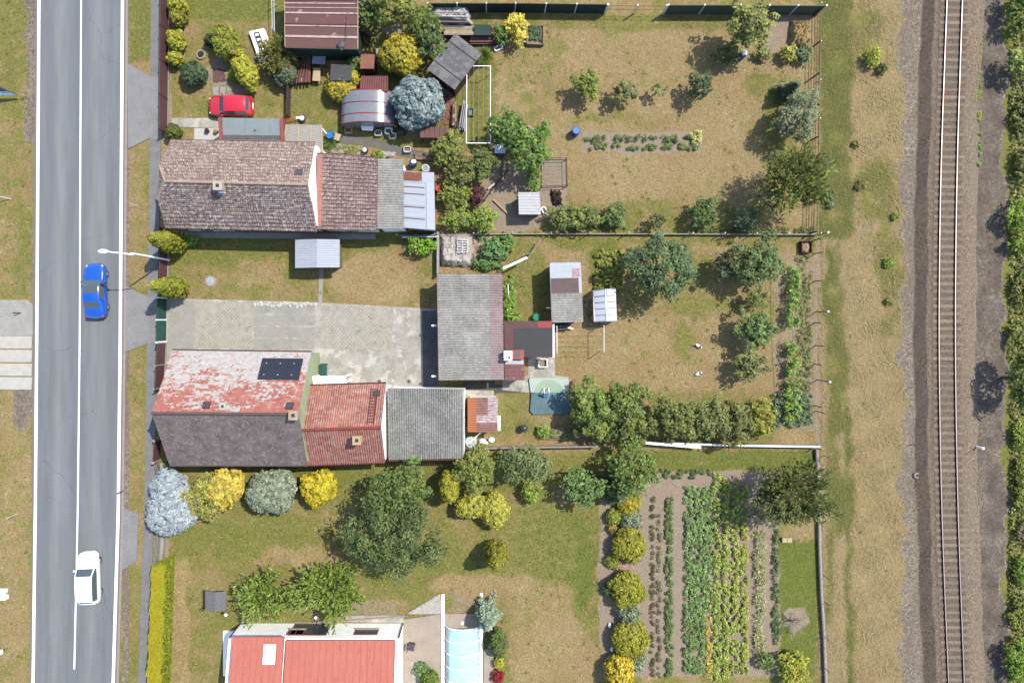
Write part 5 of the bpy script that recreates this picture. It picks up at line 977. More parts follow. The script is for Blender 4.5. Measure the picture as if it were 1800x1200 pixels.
# ---------------------------------------------------------------- street lamp, signs, markers
b = g(297, 457); lp = thing('street_lamp', 'tall street lamp with a curved arm reaching over the blue car', 'street lamp', b); tp = g(233, 447.5, 6.6); hd = g(181, 441.5, 7.4)
MB().tube([b, (b.x, b.y, 5.9), (b.x-.1, b.y, 6.2), tp, g(214, 445, 7.1), hd], [.09, .065, .06, .05, .045, .04], 10).build('pole', M['white'], lp)
hdm = MB(); hdm.ell((hd.x, hd.y, hd.z), (.42, .16, .1), 14, 8); hdm.build('lamp_head', M['white'], lp, smooth=True); gm = MB(); gm.ell((hd.x-.02, hd.y, hd.z-.05), (.3, .12, .09), 12, 6); gm.build('lamp_glass', M['plast'], lp)
def post(px, py, h, lab, m, r=.035, name='marker_post', cat='post', cap=None, tilt=(0, 0), grp=None):
    b = g(px, py); t = thing(name, lab, cat, b, 0, grp); MB().tube([b-Vector((0, 0, .05)), b+Vector((tilt[0], tilt[1], h))], r, 8).build('pole', m, t)
    if cap: e = b+Vector((tilt[0], tilt[1], h)); MB().ell(e, (cap[0],)*3, 12, 7).build('globe', cap[1], t, smooth=True)
    return t
def kmpost():
    b = g(1714, 784); t = thing('marker_post', 'white trackside marker post on the stones right of the rails', 'post', b); MB().box(b.x-.08, b.x+.08, b.y-.07, b.y+.07, 0, .95).build('pole', M['white'], t); MB().box(b.x-.1, b.x+.1, b.y-.09, b.y+.09, .95, 1.0).build('cap', M['white'], t)
kmpost()
c = g(1610, 835); t = thing('concrete_ring', 'small round concrete ring in the gravel left of the rails', 'concrete ring', c); MB().torus((c.x, c.y, .1), .2, .09, 16, 8).build('ring', M['stone'], t); MB().cyl(c.x, c.y, 0, .08, .16).build('cover', M['dark'], t)
c = g(1606, 781); t = thing('stake', 'short dark stake on the gravel left of the rails', 'stake', c); MB().tube([c, c+Vector((-.3, .05, .35))], .04, 6).build('pole', M['dark'], t)
# small road-side posts with long shadows
post(242, 363, .9, 'thin white reflector post on the verge above the street lamp', M['galv'], .03, tilt=(-.25, .15))
post(20, 350, 1.0, 'thin white post on the left verge opposite the tiled house', M['galv'], .04, tilt=(-.5, .1))
post(218, 862, .9, 'dark-topped post on the right verge beside the slate roof', M['dark'], .05, tilt=(-.1, 0))
post(30, 903, 1.0, 'thin post on the left verge above the white car', M['galv'], .035, tilt=(-.2, -.1))
post(38, 550, .7, 'short dark post on the pale apron of the left verge', M['dark'], .05, tilt=(-.3, 0))
t = post(20, 1130, 1.6, 'white mailbox post leaning on the left verge at the bottom', M['woodp'], .035, 'mailbox_post', 'post', tilt=(-.6, -.2)); c = g(12, 1136); MB().box(c.x-.3, c.x+.25, c.y-.15, c.y+.15, .8, 1.1).build('box', M['white'], t)
for i, y in enumerate((1040, 1050)): MB().prism(gl([(-20, y-4), (9, y-3), (7+3*i, y+4), (-20, y+4)], .4), 0, .4).build('white_block', M['white'], None, ['upper white block at the left edge below the verge', 'lower white block at the left edge below the verge'][i], 'block', 'white blocks at the left edge')
# leaning banner sign at the left edge
bs = thing('banner_sign', 'blue and white banner sign with a dark frame at the left edge', 'sign', g(6, 165)); A_ = g(-30, 148, .3); B_ = g(29, 167, .3)
u = Vector((1, 0, 0)); P = [g(-40, 168, .5), g(28.5, 167.5, .5), g(28.5, 167, .6), g(-10, 150, 2.1), g(-40, 137, 3.3)]
mb = MB(); n = Vector((0, -.06, 0)); mb.add([p for p in P]+[p+Vector((0, .05, .0)) for p in P], [(0, 1, 2, 3, 4), (9, 8, 7, 6, 5)]+[(i, (i+1) % 5, 5+(i+1) % 5, 5+i) for i in range(5)])
def bann():
    m = NT('banner'); sx = m.n('ShaderNodeSeparateXYZ'); m.l(m.pos, sx.inputs[0]); c = m.ramp(m.math('MULTIPLY', sx.outputs[2], .3), [(.0, (.55, .66, .74, 1)), (.3, (.6, .7, .8, 1)), (.36, (.05, .07, .18, 1))]); return m.fin(c, .5)
mb.build('panel', bann(), bs); fr = MB(); fr.beam(P[2]+Vector((.02, .03, .02)), P[4]+Vector((.02, .03, .02)), .12, .1); fr.build('frame', M['dark'], bs)
for px in (-20, 12): q = g(px, 164); MB().cyl(q.x, q.y, 0, .7, .04, .04, 8).build('leg', M['dark'], bs)
# text-like row of dark letters is too small to read in the photograph
for k in range(7): q = bil(P[0], P[1], P[3], P[4], .72+.035*k, .22); MB().box(q.x-.035, q.x+.035, q.y-.03, q.y-.02, q.z-.05, q.z+.05).build('letter', M['dark'], bs)
# ---------------------------------------------------------------- clothes lines
def lines(lab, P4, hh, n, m, across):
    """P4 four post feet; lines run between side a (0,1) and side b (3,2)"""
    G = [g(x, y) for x, y in P4]; t = thing('clothes_line', lab, 'clothes line', (sum(G, Vector())/4).to_tuple()); up = Vector((0, 0, hh))
    for p in G: MB().cyl(p.x, p.y, 0, hh, .03, .03, 8).build('post', m, t)
    for a, b in ((0, 1), (3, 2)): MB().tube([G[a]+up, G[b]+up], .035, 8).build('crossbar', m, t)
    for k in range(n):
        u = (k+.5)/n; a = (G[0]+up).lerp(G[1]+up, u); b = (G[3]+up).lerp(G[2]+up, u); MB().tube([a, a.lerp(b, .5)-Vector((0, 0, .06)), b], .011, 5).build('line', M['cream'], t)
    if across: 
        for a, b in ((0, 3), (1, 2)): MB().tube([G[a]+up, G[b]+up], .03, 8).build('side_bar', m, t)
lines('tall white clothes-line frame beside the askew grey shed', [(822, 131), (862, 131), (862, 262), (821, 262)], 2.0, 5, M['white'], True)
lines('thin clothes-line frame on the lawn below the greenhouse', [(975, 573), (975, 619), (1055, 617), (1055, 572)], 2.0, 5, M['galv'], False)
# ---------------------------------------------------------------- greenhouses
def arched():
    t = thing('arched_greenhouse', 'arched polycarbonate greenhouse with a red steel frame', 'greenhouse', g(650, 190)); x0 = g(600, 190, .8).x; x1 = g(697, 190, .8).x; ys = [g(640, y, 1.5).y for y in (161, 182, 202, 217)]
    cx, hw = (x0+x1)/2, (x1-x0)/2; sh = clear('polycarbonate', L(165, 168, 175), .93, .16); n = 24
    def arc(k, o=0): a = PI*k/n; return (cx-(hw+o)*math.cos(a), .75+(1.35+o)*math.sin(a))
    for j in range(3):
        mb = MB(); vs = []; fs = []
        for y in (ys[j]-.03, ys[j+1]+.03):
            for o in (0, -.02):
                for k in range(n+1): x, z = arc(k, o); vs.append((x, y, z))
        m_ = n+1
        for k in range(n): fs += [(k, k+1, 2*m_+k+1, 2*m_+k), (m_+k+1, m_+k, 3*m_+k, 3*m_+k+1)]
        mb.add(vs, fs); mb.build('roof_panel', sh, t, smooth=True)
    for y in ys: MB().tube([(x0, y, 0)]+[(arc(k, .02)[0], y, arc(k, .02)[1]) for k in range(n+1)]+[(x1, y, 0)], .035, 6).build('hoop', M['redst'], t)
    for x in (x0, x1): 
        MB().tube([(x, ys[0], .75), (x, ys[-1], .75)], .03, 6).build('rail', M['redst'], t); MB().box(x-.02, x+.02, ys[-1], ys[0], .02, .72).build('side_panel', sh, t)
    e = MB(); pts = [(arc(k, -.03)) for k in range(n+1)]+[(x1, .02), (x0, .02)]
    for y in (ys[0]-.02, ys[-1]+.02):
        v = [(x, y, z) for x, z in pts]+[(x, y+.02, z) for x, z in pts]; k = len(pts); e.add(v, [tuple(range(k)), tuple(range(2*k-1, k-1, -1))])
    e.build('end_panel', sh, t)
arched()
def ghouse():
    t = thing('greenhouse', 'small gabled greenhouse glazed with whitish panes on the lawn', 'greenhouse', g(1063, 538)); P = gl([(1043, 511), (1081, 507), (1083, 563), (1045, 565)], 1.5); m0 = (P[0]+P[1])/2; m1 = (P[3]+P[2])/2; m0.z = m1.z = 2.15; pn = plain('whitened_glass', (.42, .44, .47, 1), .3)
    fr = MB()
    for a, b in ((P[0], P[1]), (P[1], P[2]), (P[2], P[3]), (P[3], P[0]), (m0, m1), (P[0], m0), (P[1], m0), (P[2], m1), (P[3], m1)): fr.beam(a, b, .09, .09)
    for p in P: fr.beam((p.x, p.y, 0), p, .07, .07)
    for A_, B_, Dm, Cm in ((P[3], P[0], m1, m0), (P[2], P[1], m1, m0)):
        for k in range(5): 
            mb = MB(); slab_on(mb, (A_, B_, Cm, Dm), .01+k*.2, .05, .18+k*.2, .95, -.01+.02*k, .012+.02*k); mb.build('roof_pane', pn, t)
            fr.beam(A_.lerp(B_, k/5), Dm.lerp(Cm, k/5), .05, .05)
    fr.build('frame', M['steel'], t); g1 = clear('clear_glass', (.3, .36, .34, 1), .45)
    for i in range(4): 
        a, b = P[i], P[(i+1) % 4]; MB().obox(a, b, .015, .05, 1.46, -.05).build('wall_pane', g1, t)
ghouse()
# ---------------------------------------------------------------- pool with sliding enclosure
def pool():
    t = thing('pool_enclosure', 'arched transparent pool enclosure with white ribs over turquoise water', 'pool enclosure', g(815, 1170)); x0, x1 = g(784, 1150).x, g(844, 1150).x; cx = (x0+x1)/2; hw = (x1-x0)/2; y1 = g(815, 1101, .6).y
    sh = clear('pool_acrylic', (.5, .66, .7, 1), .3, .12); ys = [y1-1.15*k for k in range(8)]; n = 20
    def arc(k, o=0): a = PI*k/n; return (cx-(hw+o)*math.cos(a), .1+(1.1+o)*math.sin(a)**.8)
    for j in range(7):
        mb = MB(); vs = [(arc(k, .03*(j % 2))[0], y, arc(k, .03*(j % 2))[1]) for y in (ys[j], ys[j+1]) for k in range(n+1)]; mb.add(vs, [(k, k+1, n+2+k, n+1+k) for k in range(n)]); vs2 = [(x, y, z-.012) for x, y, z in vs]; mb.add(vs2, [(n+1+k, n+2+k, k+1, k) for k in range(n)]); mb.build('roof_panel', sh, t, smooth=True)
    for y in ys: MB().tube([(arc(k, .03)[0], y, arc(k, .03)[1]) for k in range(n+1)], .03, 6).build('rib', M['white'], t)
    w_ = MB(); wp = [(x0+.55, ys[0]-.5), (x0+.3, ys[0]-1.1), (x0+.25, ys[-1]), (x1-.25, ys[-1]), (x1-.3, ys[0]-1.1), (x1-.55, ys[0]-.5)]; w_.prism(wp, .06, .1)
    wt = mat('pool_water', (.2, .55, .64, 1), .1, .6, .12, bump=.15, spec=.6); wt_ = w_.build('water', wt, None, 'turquoise swimming pool water under the enclosure', 'water', None, 'structure')
    for x, py0 in ((g(779, 1100).x, 1043), (g(846, 1100).x, 1041)):
        r_ = MB(); ya = g(780, py0).y; r_.box(x-.13, x+.13, ys[-1], ya, .06, .16); r_.box(x-.02, x+.02, ys[-1], ya, .16, .19); r_.build('guide_rail', M['white'], None, 'white guide rail of the pool enclosure, '+('left, beside the pebbles' if py0 == 1043 else 'right, beside the blue spruce'), 'rail', 'guide rails of the pool enclosure')
    b = g(813, 1094); MB().box(b.x-.12, b.x+.12, b.y-.12, b.y+.12, .05, .1).build('skimmer_lid', M['white'], None, 'small white square lid in front of the pool enclosure', 'lid')
pool()
# teal pool cover
def cover():
    t = thing('pool_cover', 'teal pool cover on a low round-cornered frame with a pale sunlit end', 'pool cover', g(966, 695)); m = NT('teal_cover'); c = m.ramp(m.noise(.8, 4, .6), [(.35, L(92, 128, 134)), (.65, L(124, 158, 160))]); m.fin(c, .45, m.noise(5, 3), .3, .02)
    MB().prism(gl([(934, 690), (999, 688), (1001, 722), (997, 727), (937, 728), (932, 722)], .25), .0, .25).build('cover', m.m, t)
    MB().prism(gl([(931, 664), (997, 664), (1000, 669), (999, 687.6), (933, 689.6), (930, 668)], .25), .0, .252).build('cover', mat('cover_sun_paint', L(212, 226, 214), .12, 1, .5), t)  # same cover in a paler copy, sunlight put into the colour
    c = g(965, 690, .27); a = MB(); pts = [(c.x+1.25*math.cos(k*PI/16), c.y+1.15*math.sin(k*PI/16)) for k in range(17)]; a.prism(pts, .254, .262); a.build('inner_circle', mat('pale_green_cover', L(182, 208, 178), .1, 1, .5), t)
    b = g(960, 690, .3); l = thing('step_ladder', 'blue and white step stool standing on the teal pool cover', 'ladder', (b.x, b.y, .26)); lb = mat('light_blue', L(120, 170, 210), .2, 4, .5)
    for sx in (-.2, .2): MB().beam((b.x+sx, b.y-.35, .28), (b.x+sx, b.y+.1, 1.2), .05, .05).build('leg', M['white'], l); MB().beam((b.x+sx, b.y+.45, .28), (b.x+sx, b.y+.1, 1.2), .05, .05).build('leg', M['white'], l)
    for k in range(4): MB().box(b.x-.22, b.x+.22, b.y-.4+k*.13, b.y-.22+k*.13, .45+k*.22, .49+k*.22).build('step', lb, l)
cover()
# ---------------------------------------------------------------- trees, shrubs, vegetables
BLU = (150, 168, 168); SIL = (178, 190, 198); GLD = (186, 172, 58); GRN = (96, 116, 52); DGR = (70, 92, 48); LIM = (150, 168, 60); OLV = (118, 124, 60); BRT = (120, 150, 62); GGR = (112, 132, 92)
pl = [
('globe',735,181,44,4.2,BLU,'round blue-grey spruce overhanging the arched greenhouse','tree',dict(leaf=.2,name='blue_spruce')),
('globe',706,97,35,3.2,GLD,'large round golden thuja left of the askew grey shed','shrub',dict(leaf=.18)),
('globe',600,155,27,2,GLD,'spreading golden juniper in front of the black felt hut','shrub',dict(leaf=.17,ry=22,rot=20,name='juniper')),
('globe',621,140,13,1.8,(190,178,60),'smaller golden juniper tucked behind the spreading one','shrub',dict(leaf=.15,name='juniper')),
('yew',490,96,32,2.8,OLV,'loose olive-green juniper tree left of the rusty plank pile','tree',dict(ry=36)),
('globe',500,129,20,2,(100,122,92),'round blue-green conifer below the olive juniper','shrub',dict(leaf=.16)),
('globe',398,76,22,2.6,(140,150,50),'upper yellow-green conifer of the leaning pair near the red car','shrub',dict(ry=32,rot=-30,leaf=.17)),
('globe',432,126,17,2.6,(178,178,60),'brighter golden conifer nearest the red car, below its greener twin','shrub',dict(ry=31,rot=-20,leaf=.17)),
('globe',412,132,9,.9,(130,160,50),'small lime cushion shrub left of the brighter golden conifer','shrub',{}),
('globe',341,130,20,1.8,(80,104,66),'dark green round conifer beside the stone ring planter','shrub',dict(leaf=.15)),
('globe',372,72,10,1.2,(72,92,50),'small dark conifer tip left of the yellow-green pair','shrub',{}),
('globe',312,8,14,2,(170,168,52),'topmost golden shrub in the bed behind the red fence','shrub',{}),
('globe',314,33,12,1.8,(140,140,48),'second golden shrub from the top behind the red fence','shrub',{}),
('globe',311,72,14,2,(172,170,56),'third golden shrub behind the red fence, largest of that bed','shrub',dict(ry=17)),
('globe',309,104,13,1.6,(178,176,58),'lowest golden shrub behind the red fence','shrub',dict(ry=10)),
('globe',305,232,12,1.5,(92,106,40),'small dense globe thuja at the north corner of the tiled house','shrub',{}),
('broad',690,10,46,5,(128,140,62),'broad yellow-green tree right of the barn at the top edge','tree',dict(ry=32)),
('broad',645,28,18,3.6,(96,122,60),'narrow green tree touching the barn roof edge','tree',{}),
('broad',742,45,26,4,(100,122,52),'green tree between the golden thuja and the white tarp heap','tree',dict(ry=30)),
('broad',757,76,27,3.6,(92,116,62),'darker green tree against the corner of the askew grey shed','tree',dict(ry=24)),
('bush',624,113,13,1.4,(105,140,62),'light green bush between the black felt hut and rust-roofed hut','shrub',{}),
('bush',908,50,18,2.2,(224,205,80),'bright yellow shrub by the cold frame','shrub',dict(ry=26,c2=(240,225,110),dens=1.2)),
('bush',882,62,15,1.6,(96,130,56),'green shrub left of the bright yellow shrub','shrub',{}),
('tuft',850,98,16,1.1,(108,132,58),'tall fountain grass below the plank stack','grass',dict(dens=2)),
('tuft',580,249,13,.8,(92,128,55),'tuft of green grass below the round blue tub','grass',{}),
('loose',1312,48,42,5.5,(138,150,76),'tall loose-crowned tree at the north end of the vegetable patch','tree',dict(ry=50,dens=1.7)),
('bush',1275,98,22,2,(98,118,58),'dark green bush left of the blue barrel under the tall loose tree','shrub',dict(ry=16)),
('bush',1340,96,14,.9,(128,140,72),'low weedy shrub right of the blue barrel','shrub',dict(ry=9)),
('bush',1385,95,13,1.2,(168,166,70),'yellowish bush at the foot of the straw heap','shrub',{}),
('bush',1412,96,13,1.2,(108,132,88),'grey-green bush beside the yellowish one at the fence','shrub',{}),
('loose',1030,152,23,2.8,(122,142,58),'leftmost young fruit tree of the lawn row, yellow-green','tree',dict(ry=26,dens=2.6)),
('loose',1097,162,27,2.4,(122,134,76),'second young fruit tree in the lawn row, thin and wide','tree',dict(ry=22,dens=1.2)),
('loose',1156,158,13,2,(132,144,80),'third and thinnest young tree in the lawn row','tree',dict(dens=.7)),
('broad',1230,152,19,2.8,(74,100,56),'dark green compact young tree at the right end of the lawn row','tree',dict(dens=1.1)),
('spruce',1392,155,19,3.2,(112,128,92),'upper small blue-green conifer against the wire fence','tree',{}),
('rosette',1400,205,35,4.2,(132,148,108),'grey-green conifer with a soft crown against the wire fence','tree',dict(ry=40,name='conifer_tree')),
('yew',1392,318,62,6.5,(114,130,62),'big spreading olive conifer leaning over the wire fence corner','tree',dict(ry=52)),
('bush',1535,101,13,1.2,(150,172,52),'lime bush alone in the meadow by the track','shrub',dict(ry=16)),
('bush',1551,121,8,.7,(84,106,44),'small dark bush below the lime meadow bush','shrub',{}),
('bush',1505,252,6,.35,(120,124,62),'low olive weed clump in the meadow near the top','shrub',{}),
('bush',1512,326,8,.35,(108,114,58),'low dark weed clump in the meadow near the big olive conifer','shrub',dict(ry=10)),
('bush',1573,380,6,.4,(118,144,56),'green weed clump at the meadow edge beside the ballast, upper','shrub',{}),
('bush',1561,462,8,.45,(116,144,50),'green weed clump at the meadow edge, middle','shrub',{}),
('bush',1560,530,6,.35,(98,118,46),'small dark weed clump at the meadow edge, lower','shrub',{}),
('broad',893,230,30,4,(100,134,56),'bright green tree at the bottom of the first clothes lines','tree',dict(dens=1.1)),
('broad',932,264,36,4.6,(104,138,58),'large bright green round tree over the earth run','tree',dict(dens=1.1,leaf=.28)),
('bush',938,315,11,2,(112,146,62),'narrow green climber down the side of the earth run','shrub',dict(ry=28)),
('loose',787,262,30,2.6,(128,142,66),'loose yellow-green bush below the slatted shelter','shrub',dict(dens=2,name='overgrown_shrub')),
('loose',812,300,30,3,(112,120,60),'brownish green overgrown bush in the middle of the thicket','shrub',dict(dens=2,name='overgrown_shrub')),
('loose',846,290,28,2.8,(104,124,60),'dark overgrown bush on the right of the thicket','shrub',dict(dens=2,name='overgrown_shrub')),
('bush',800,342,24,2.2,(134,152,66),'yellowish overgrown bush left of the dark red bush','shrub',dict(ry=28,name='overgrown_shrub')),
('bush',838,345,14,1.8,(92,52,54),'dark red-leaved bush at the edge of the earth run','shrub',{}),
('bush',804,385,24,2.2,(132,158,64),'light green bush at the left of the pair above the path','shrub',dict(ry=17)),
('bush',851,384,25,2.4,(140,166,68),'light green bush at the right of the pair above the path','shrub',dict(ry=19)),
('bush',776,282,14,1.6,(118,138,66),'bush behind the patched tin shed','shrub',dict(ry=14,name='overgrown_shrub')),
('bush',741,433,24,1.8,(124,172,52),'bright lime bush in the lawn corner under the white rail','shrub',dict(ry=15)),
('bush',334,422,14,1,(128,176,66),'bright green broad-leaved plant at the foot of the tiled house','shrub',dict(ry=10)),
('thuja',289,423,19,6.2,(136,146,42),'upper leaning-over yellow-green thuja of the pair on the pavement','tree',dict(leaf=.15)),
('thuja',292,504,19,6.2,(140,150,44),'lower yellow-green thuja of the pair, beside the green gate','tree',dict(leaf=.15)),
('thuja',872,980,22,5,(132,136,40),'free-standing two-lobed thuja on the lawn with a long pointed shadow','tree',dict(ry=21,leaf=.14)),
('globe',790,853,18,4.2,(158,164,48),'rounded lime thuja in front of the olive pine','shrub',dict(ry=25,leaf=.13)),
('globe',829,888,30,2.2,(186,184,78),'left lobe of variegated yellow euonymus beside the lime thuja','shrub',dict(ry=20,leaf=.13,dens=1.2)),
('globe',869,896,24,2.2,(190,186,80),'right lobe of variegated yellow euonymus, pointing down the lawn','shrub',dict(ry=30,leaf=.13,dens=1.2)),
('globe',306,892,42,4.6,SIL,'large silver-blue spruce by the pavement at the corner of the dark slate roof','tree',dict(ry=44,leaf=.14,name='blue_spruce')),
('globe',296,855,26,3.6,(172,186,196),'smaller silver-blue spruce hugging the house side of the large one','tree',dict(ry=30,leaf=.14,name='blue_spruce')),
('rosette',366,870,42,3.8,(158,164,78),'yellow-green cypress between the silver spruce and the golden one','tree',dict(ry=38,leaf=.22,name='cypress')),
('globe',396,856,31,3.8,(208,188,82),'golden cypress with warm yellow foliage under the slate eaves','tree',dict(ry=33,leaf=.2,name='cypress')),
('globe',478,862,42,3.6,(142,160,134),'grey-green spruce between the golden cypress and the bright yellow globe','tree',dict(ry=38,leaf=.22,name='blue_spruce')),
('globe',560,856,31,2.8,(206,190,50),'bright yellow globe thuja south of the red corrugated roof','shrub',dict(ry=29,leaf=.17)),
('broad',700,858,50,6,(98,124,56),'broad green tree south of the dark grey corrugated roof','tree',dict(ry=42)),
('broad',690,935,76,7,(92,112,58),'biggest dark green tree in the middle of the lower lawn','tree',dict(ry=74,leaf=.2)),
('rosette',834,822,40,4.6,(126,142,62),'olive-green pine touching the end of the grey annex','tree',dict(ry=34,name='pine_tree')),
('broad',922,812,44,4.6,(112,132,76),'grey-green tree overlapping the white pipe fence','tree',dict(ry=30,leaf=.2)),
('bush',931,866,17,1.6,(124,150,58),'small light green bush below the grey-green tree','shrub',{}),
('broad',1022,854,32,3.6,(104,136,70),'round green tree with pale shiny leaves left of the rock bed','tree',dict(leaf=.26)),
('broad',1112,822,46,5,(104,132,56),'tall green tree at the head of the rock bed','tree',dict(ry=38,leaf=.26)),
('spruce',1085,862,34,4,(92,116,62),'green spruce just above the rock bed shrubs','tree',{}),
('loose',1040,712,44,4.4,(116,140,62),'first fruit tree of the orchard row, beside the teal pool cover','tree',dict(dens=2.5)),
('loose',1095,705,44,4.4,(112,134,60),'second fruit tree of the orchard row','tree',dict(ry=42,dens=2.4)),
('loose',1105,748,38,3.4,(110,126,56),'lower fruit tree tucked below the second of the orchard row','tree',dict(ry=30,dens=2.2)),
('loose',1048,752,32,3.2,(118,136,60),'low fruit tree nearest the wooden bed frame','tree',dict(ry=24,dens=2.2)),
('loose',1180,735,48,4,(116,128,62),'open-crowned fruit tree in the middle of the orchard row','tree',dict(ry=42,dens=2.1)),
('loose',1240,735,46,4,(120,132,70),'grey-leaved open fruit tree right of the middle of the orchard row','tree',dict(ry=42,dens=2.0)),
('loose',1292,742,40,3.6,(112,122,60),'sparse fruit tree next to the lime one in the orchard row','tree',dict(ry=40,dens=1.9)),
('bush',1338,735,22,2.4,(148,158,58),'lime-coloured bush at the right end of the orchard row','shrub',dict(ry=30)),
('broad',1162,468,56,6,(96,122,76),'large blue-green tree standing by the middle fence','tree',dict(ry=54,leaf=.22,dens=1.0)),
('loose',1330,462,48,4.6,(104,128,72),'open tree near the far end of the middle fence','tree',dict(ry=42,dens=2.0)),
('loose',1275,470,26,3.4,(88,98,62),'thin dark-leaved tree left of the open tree by the middle fence','tree',dict(ry=24,dens=1.7)),
('loose',1326,578,36,3.6,(106,136,72),'tree alone at mid height beside the climbing beans','tree',dict(ry=34,dens=2.2)),
('loose',1318,640,30,2.8,(116,130,74),'sparse pale tree between the two white ducks and the climbing beans','tree',dict(ry=34,dens=1.2)),
('loose',1330,525,26,2.6,(122,136,66),'sparse young tree between the open tree and the mid one','tree',dict(ry=20,dens=1.1)),
('bush',1236,373,23,2.4,(88,118,58),'dark green bush north of the middle fence','shrub',dict(ry=25)),
('bush',1311,386,21,2,(108,132,88),'grey-green bush north of the middle fence, right of the dark one','shrub',{}),
('bush',1080,379,20,1.8,(104,132,66),'rounded bush north of the middle fence, right of the pair','shrub',{}),
('loose',1026,382,32,2.2,(116,134,66),'wide loose bush north of the middle fence','shrub',dict(ry=24,dens=2,name='shrub')),
('loose',985,380,22,2,(118,134,68),'loose bush right of the hen coop','shrub',dict(ry=20,dens=2,name='shrub')),
('loose',1155,388,18,2,(96,110,56),'thin twiggy bush close to the middle fence','shrub',dict(dens=.9,name='shrub')),
('yew',1392,868,66,6.2,(100,116,58),'dark spreading conifer over the corner of the vegetable field','tree',dict(ry=56)),
('droop',465,1046,45,4,(128,156,66),'left cherry tree of the pair above the red-roofed house','tree',dict(ry=44)),
('droop',580,1034,57,4.6,(124,152,62),'right and larger cherry tree of the pair above the red-roofed house','tree',dict(ry=52)),
('spruce',856,1088,22,3.6,(134,158,138),'slim blue spruce beside the pool enclosure','tree',dict(ry=34,name='blue_spruce')),
('globe',876,1128,14,2,(98,118,58),'green shrub behind the slim blue spruce','shrub',dict(ry=24)),
('globe',875,1136,10,1.2,(92,128,42),'small green globe by the pool','shrub',{}),
('bush',877,1162,8,.7,(168,176,52),'small lime plant in the pool-side bed','shrub',dict(ry=12)),
('bush',875,1188,10,.8,(150,40,46),'small crimson-leaved shrub in the pool-side bed','shrub',{}),
('globe',756,1196,16,1.6,(100,128,38),'smooth green globe on the white pebbles','shrub',{}),
('bush',742,1176,12,.9,(108,146,88),'feathery green plant on the white pebbles','shrub',{}),
('globe',1105,884,19,1.3,(178,166,54),'uppermost golden cushion conifer of the rock bed','shrub',{}),
('globe',1079,907,12,1,(140,158,60),'small light green cushion below the uppermost golden one','shrub',{}),
('globe',1110,913,18,1.2,(136,152,118),'upper grey-blue juniper of the rock bed','shrub',dict(leaf=.17)),
('globe',1077,927,8,.6,(150,136,60),'tiny tan ball conifer in the rock bed','shrub',{}),
('globe',1105,958,29,1.9,(152,158,50),'second golden cushion conifer of the rock bed, wide and round','shrub',{}),
('bush',1077,985,12,.8,(142,154,60),'small lime shrub by the pink stones of the rock bed','shrub',{}),
('globe',1102,1035,30,2,(150,158,48),'third golden cushion conifer of the rock bed','shrub',{}),
('globe',1068,1036,9,.8,(72,104,60),'small dark shrub left of the third golden cushion','shrub',{}),
('bush',1106,1079,20,1.4,(122,144,104),'grey-green juniper between the third and fourth golden cushions','shrub',{}),
('globe',1108,1123,32,2,(156,162,50),'fourth golden cushion conifer, lowest round one of the rock bed','shrub',{}),
('bush',1118,1162,16,1.2,(128,150,118),'grey-green shrub below the fourth golden cushion','shrub',{}),
('globe',1088,1178,24,2.4,(214,190,60),'bright yellow conifer at the bottom end of the rock bed','shrub',dict(ry=27,leaf=.17)),
('bush',1392,1170,26,1.8,(166,168,62),'yellow bush at the bottom right corner of the vegetable field','shrub',dict(ry=28)),
('bush',1346,1160,14,1.2,(112,138,72),'small green bush left of the yellow corner bush','shrub',{}),
('broad',1794,22,24,2.2,(112,138,52),'green tree at the top right corner beside the track','tree',dict(ry=40)),
('broad',1796,114,24,2.6,(142,166,82),'pale green round tree on the right edge near the top','tree',dict(leaf=.26)),
('bush',1798,205,16,.9,(112,126,58),'olive bush on the right edge below the pale round tree','shrub',dict(ry=34)),
('bush',1800,288,14,1.2,(132,132,72),'dry brownish bush on the right edge','shrub',dict(ry=30)),
('broad',1792,380,22,2,(128,164,52),'bright green bush-like tree on the right edge, upper','tree',dict(ry=26)),
('bush',1796,428,18,1.6,(130,162,56),'lime bush just below the bright green tree on the right edge','shrub',dict(ry=16)),
('bush',1800,505,20,.9,(122,130,66),'olive scrub on the right edge at mid height','shrub',dict(ry=34)),
('bush',1796,588,22,.9,(132,148,66),'pale lime scrub on the right edge above the long shadow','shrub',dict(ry=26)),
('broad',1800,668,26,4.4,(98,124,48),'dark green tree on the right edge casting shade on the stones','tree',dict(ry=56)),
('bush',1796,765,18,.9,(134,160,60),'lime scrub on the right edge below the dark tree','shrub',dict(ry=20)),
('bush',1802,850,20,.9,(126,146,62),'scrub on the right edge opposite the white marker post','shrub',dict(ry=44)),
('bush',1804,935,16,.8,(140,128,84),'dry tan scrub on the right edge','shrub',dict(ry=26)),
('bush',1801,1005,18,.9,(116,146,52),'green scrub on the right edge below the dry patch','shrub',dict(ry=28)),
('bush',1800,1080,20,.9,(128,142,62),'olive-lime scrub on the right edge near the bottom','shrub',dict(ry=36)),
('bush',1790,1160,22,1.8,(122,156,54),'bright scrub at the bottom right corner','shrub',dict(ry=40)),
('bush',912,1500,10,.5,(98,124,48),'x','shrub',{}),
('bush',905,555,9,1,(124,160,56),'leafy climber in the bed behind the garage','shrub',dict(ry=9)),
('bush',893,540,8,1.1,(118,158,56),'vine along the back wall of the garage','shrub',dict(ry=22)),
('bush',868,440,22,1.3,(96,138,82),'nettle clump on the rubble right of the tarp heap','shrub',dict(ry=18)),
('bush',858,465,26,.9,(102,140,72),'weeds along the top of the garage roof edge','shrub',dict(ry=8)),
('bush',893,428,10,1.2,(108,146,62),'bush at the corner of the path and middle fence','shrub',dict(ry=14)),
('bush',1458,352,6,.5,(92,122,80),'small clump outside the wire fence corner','shrub',dict(ry=14)),
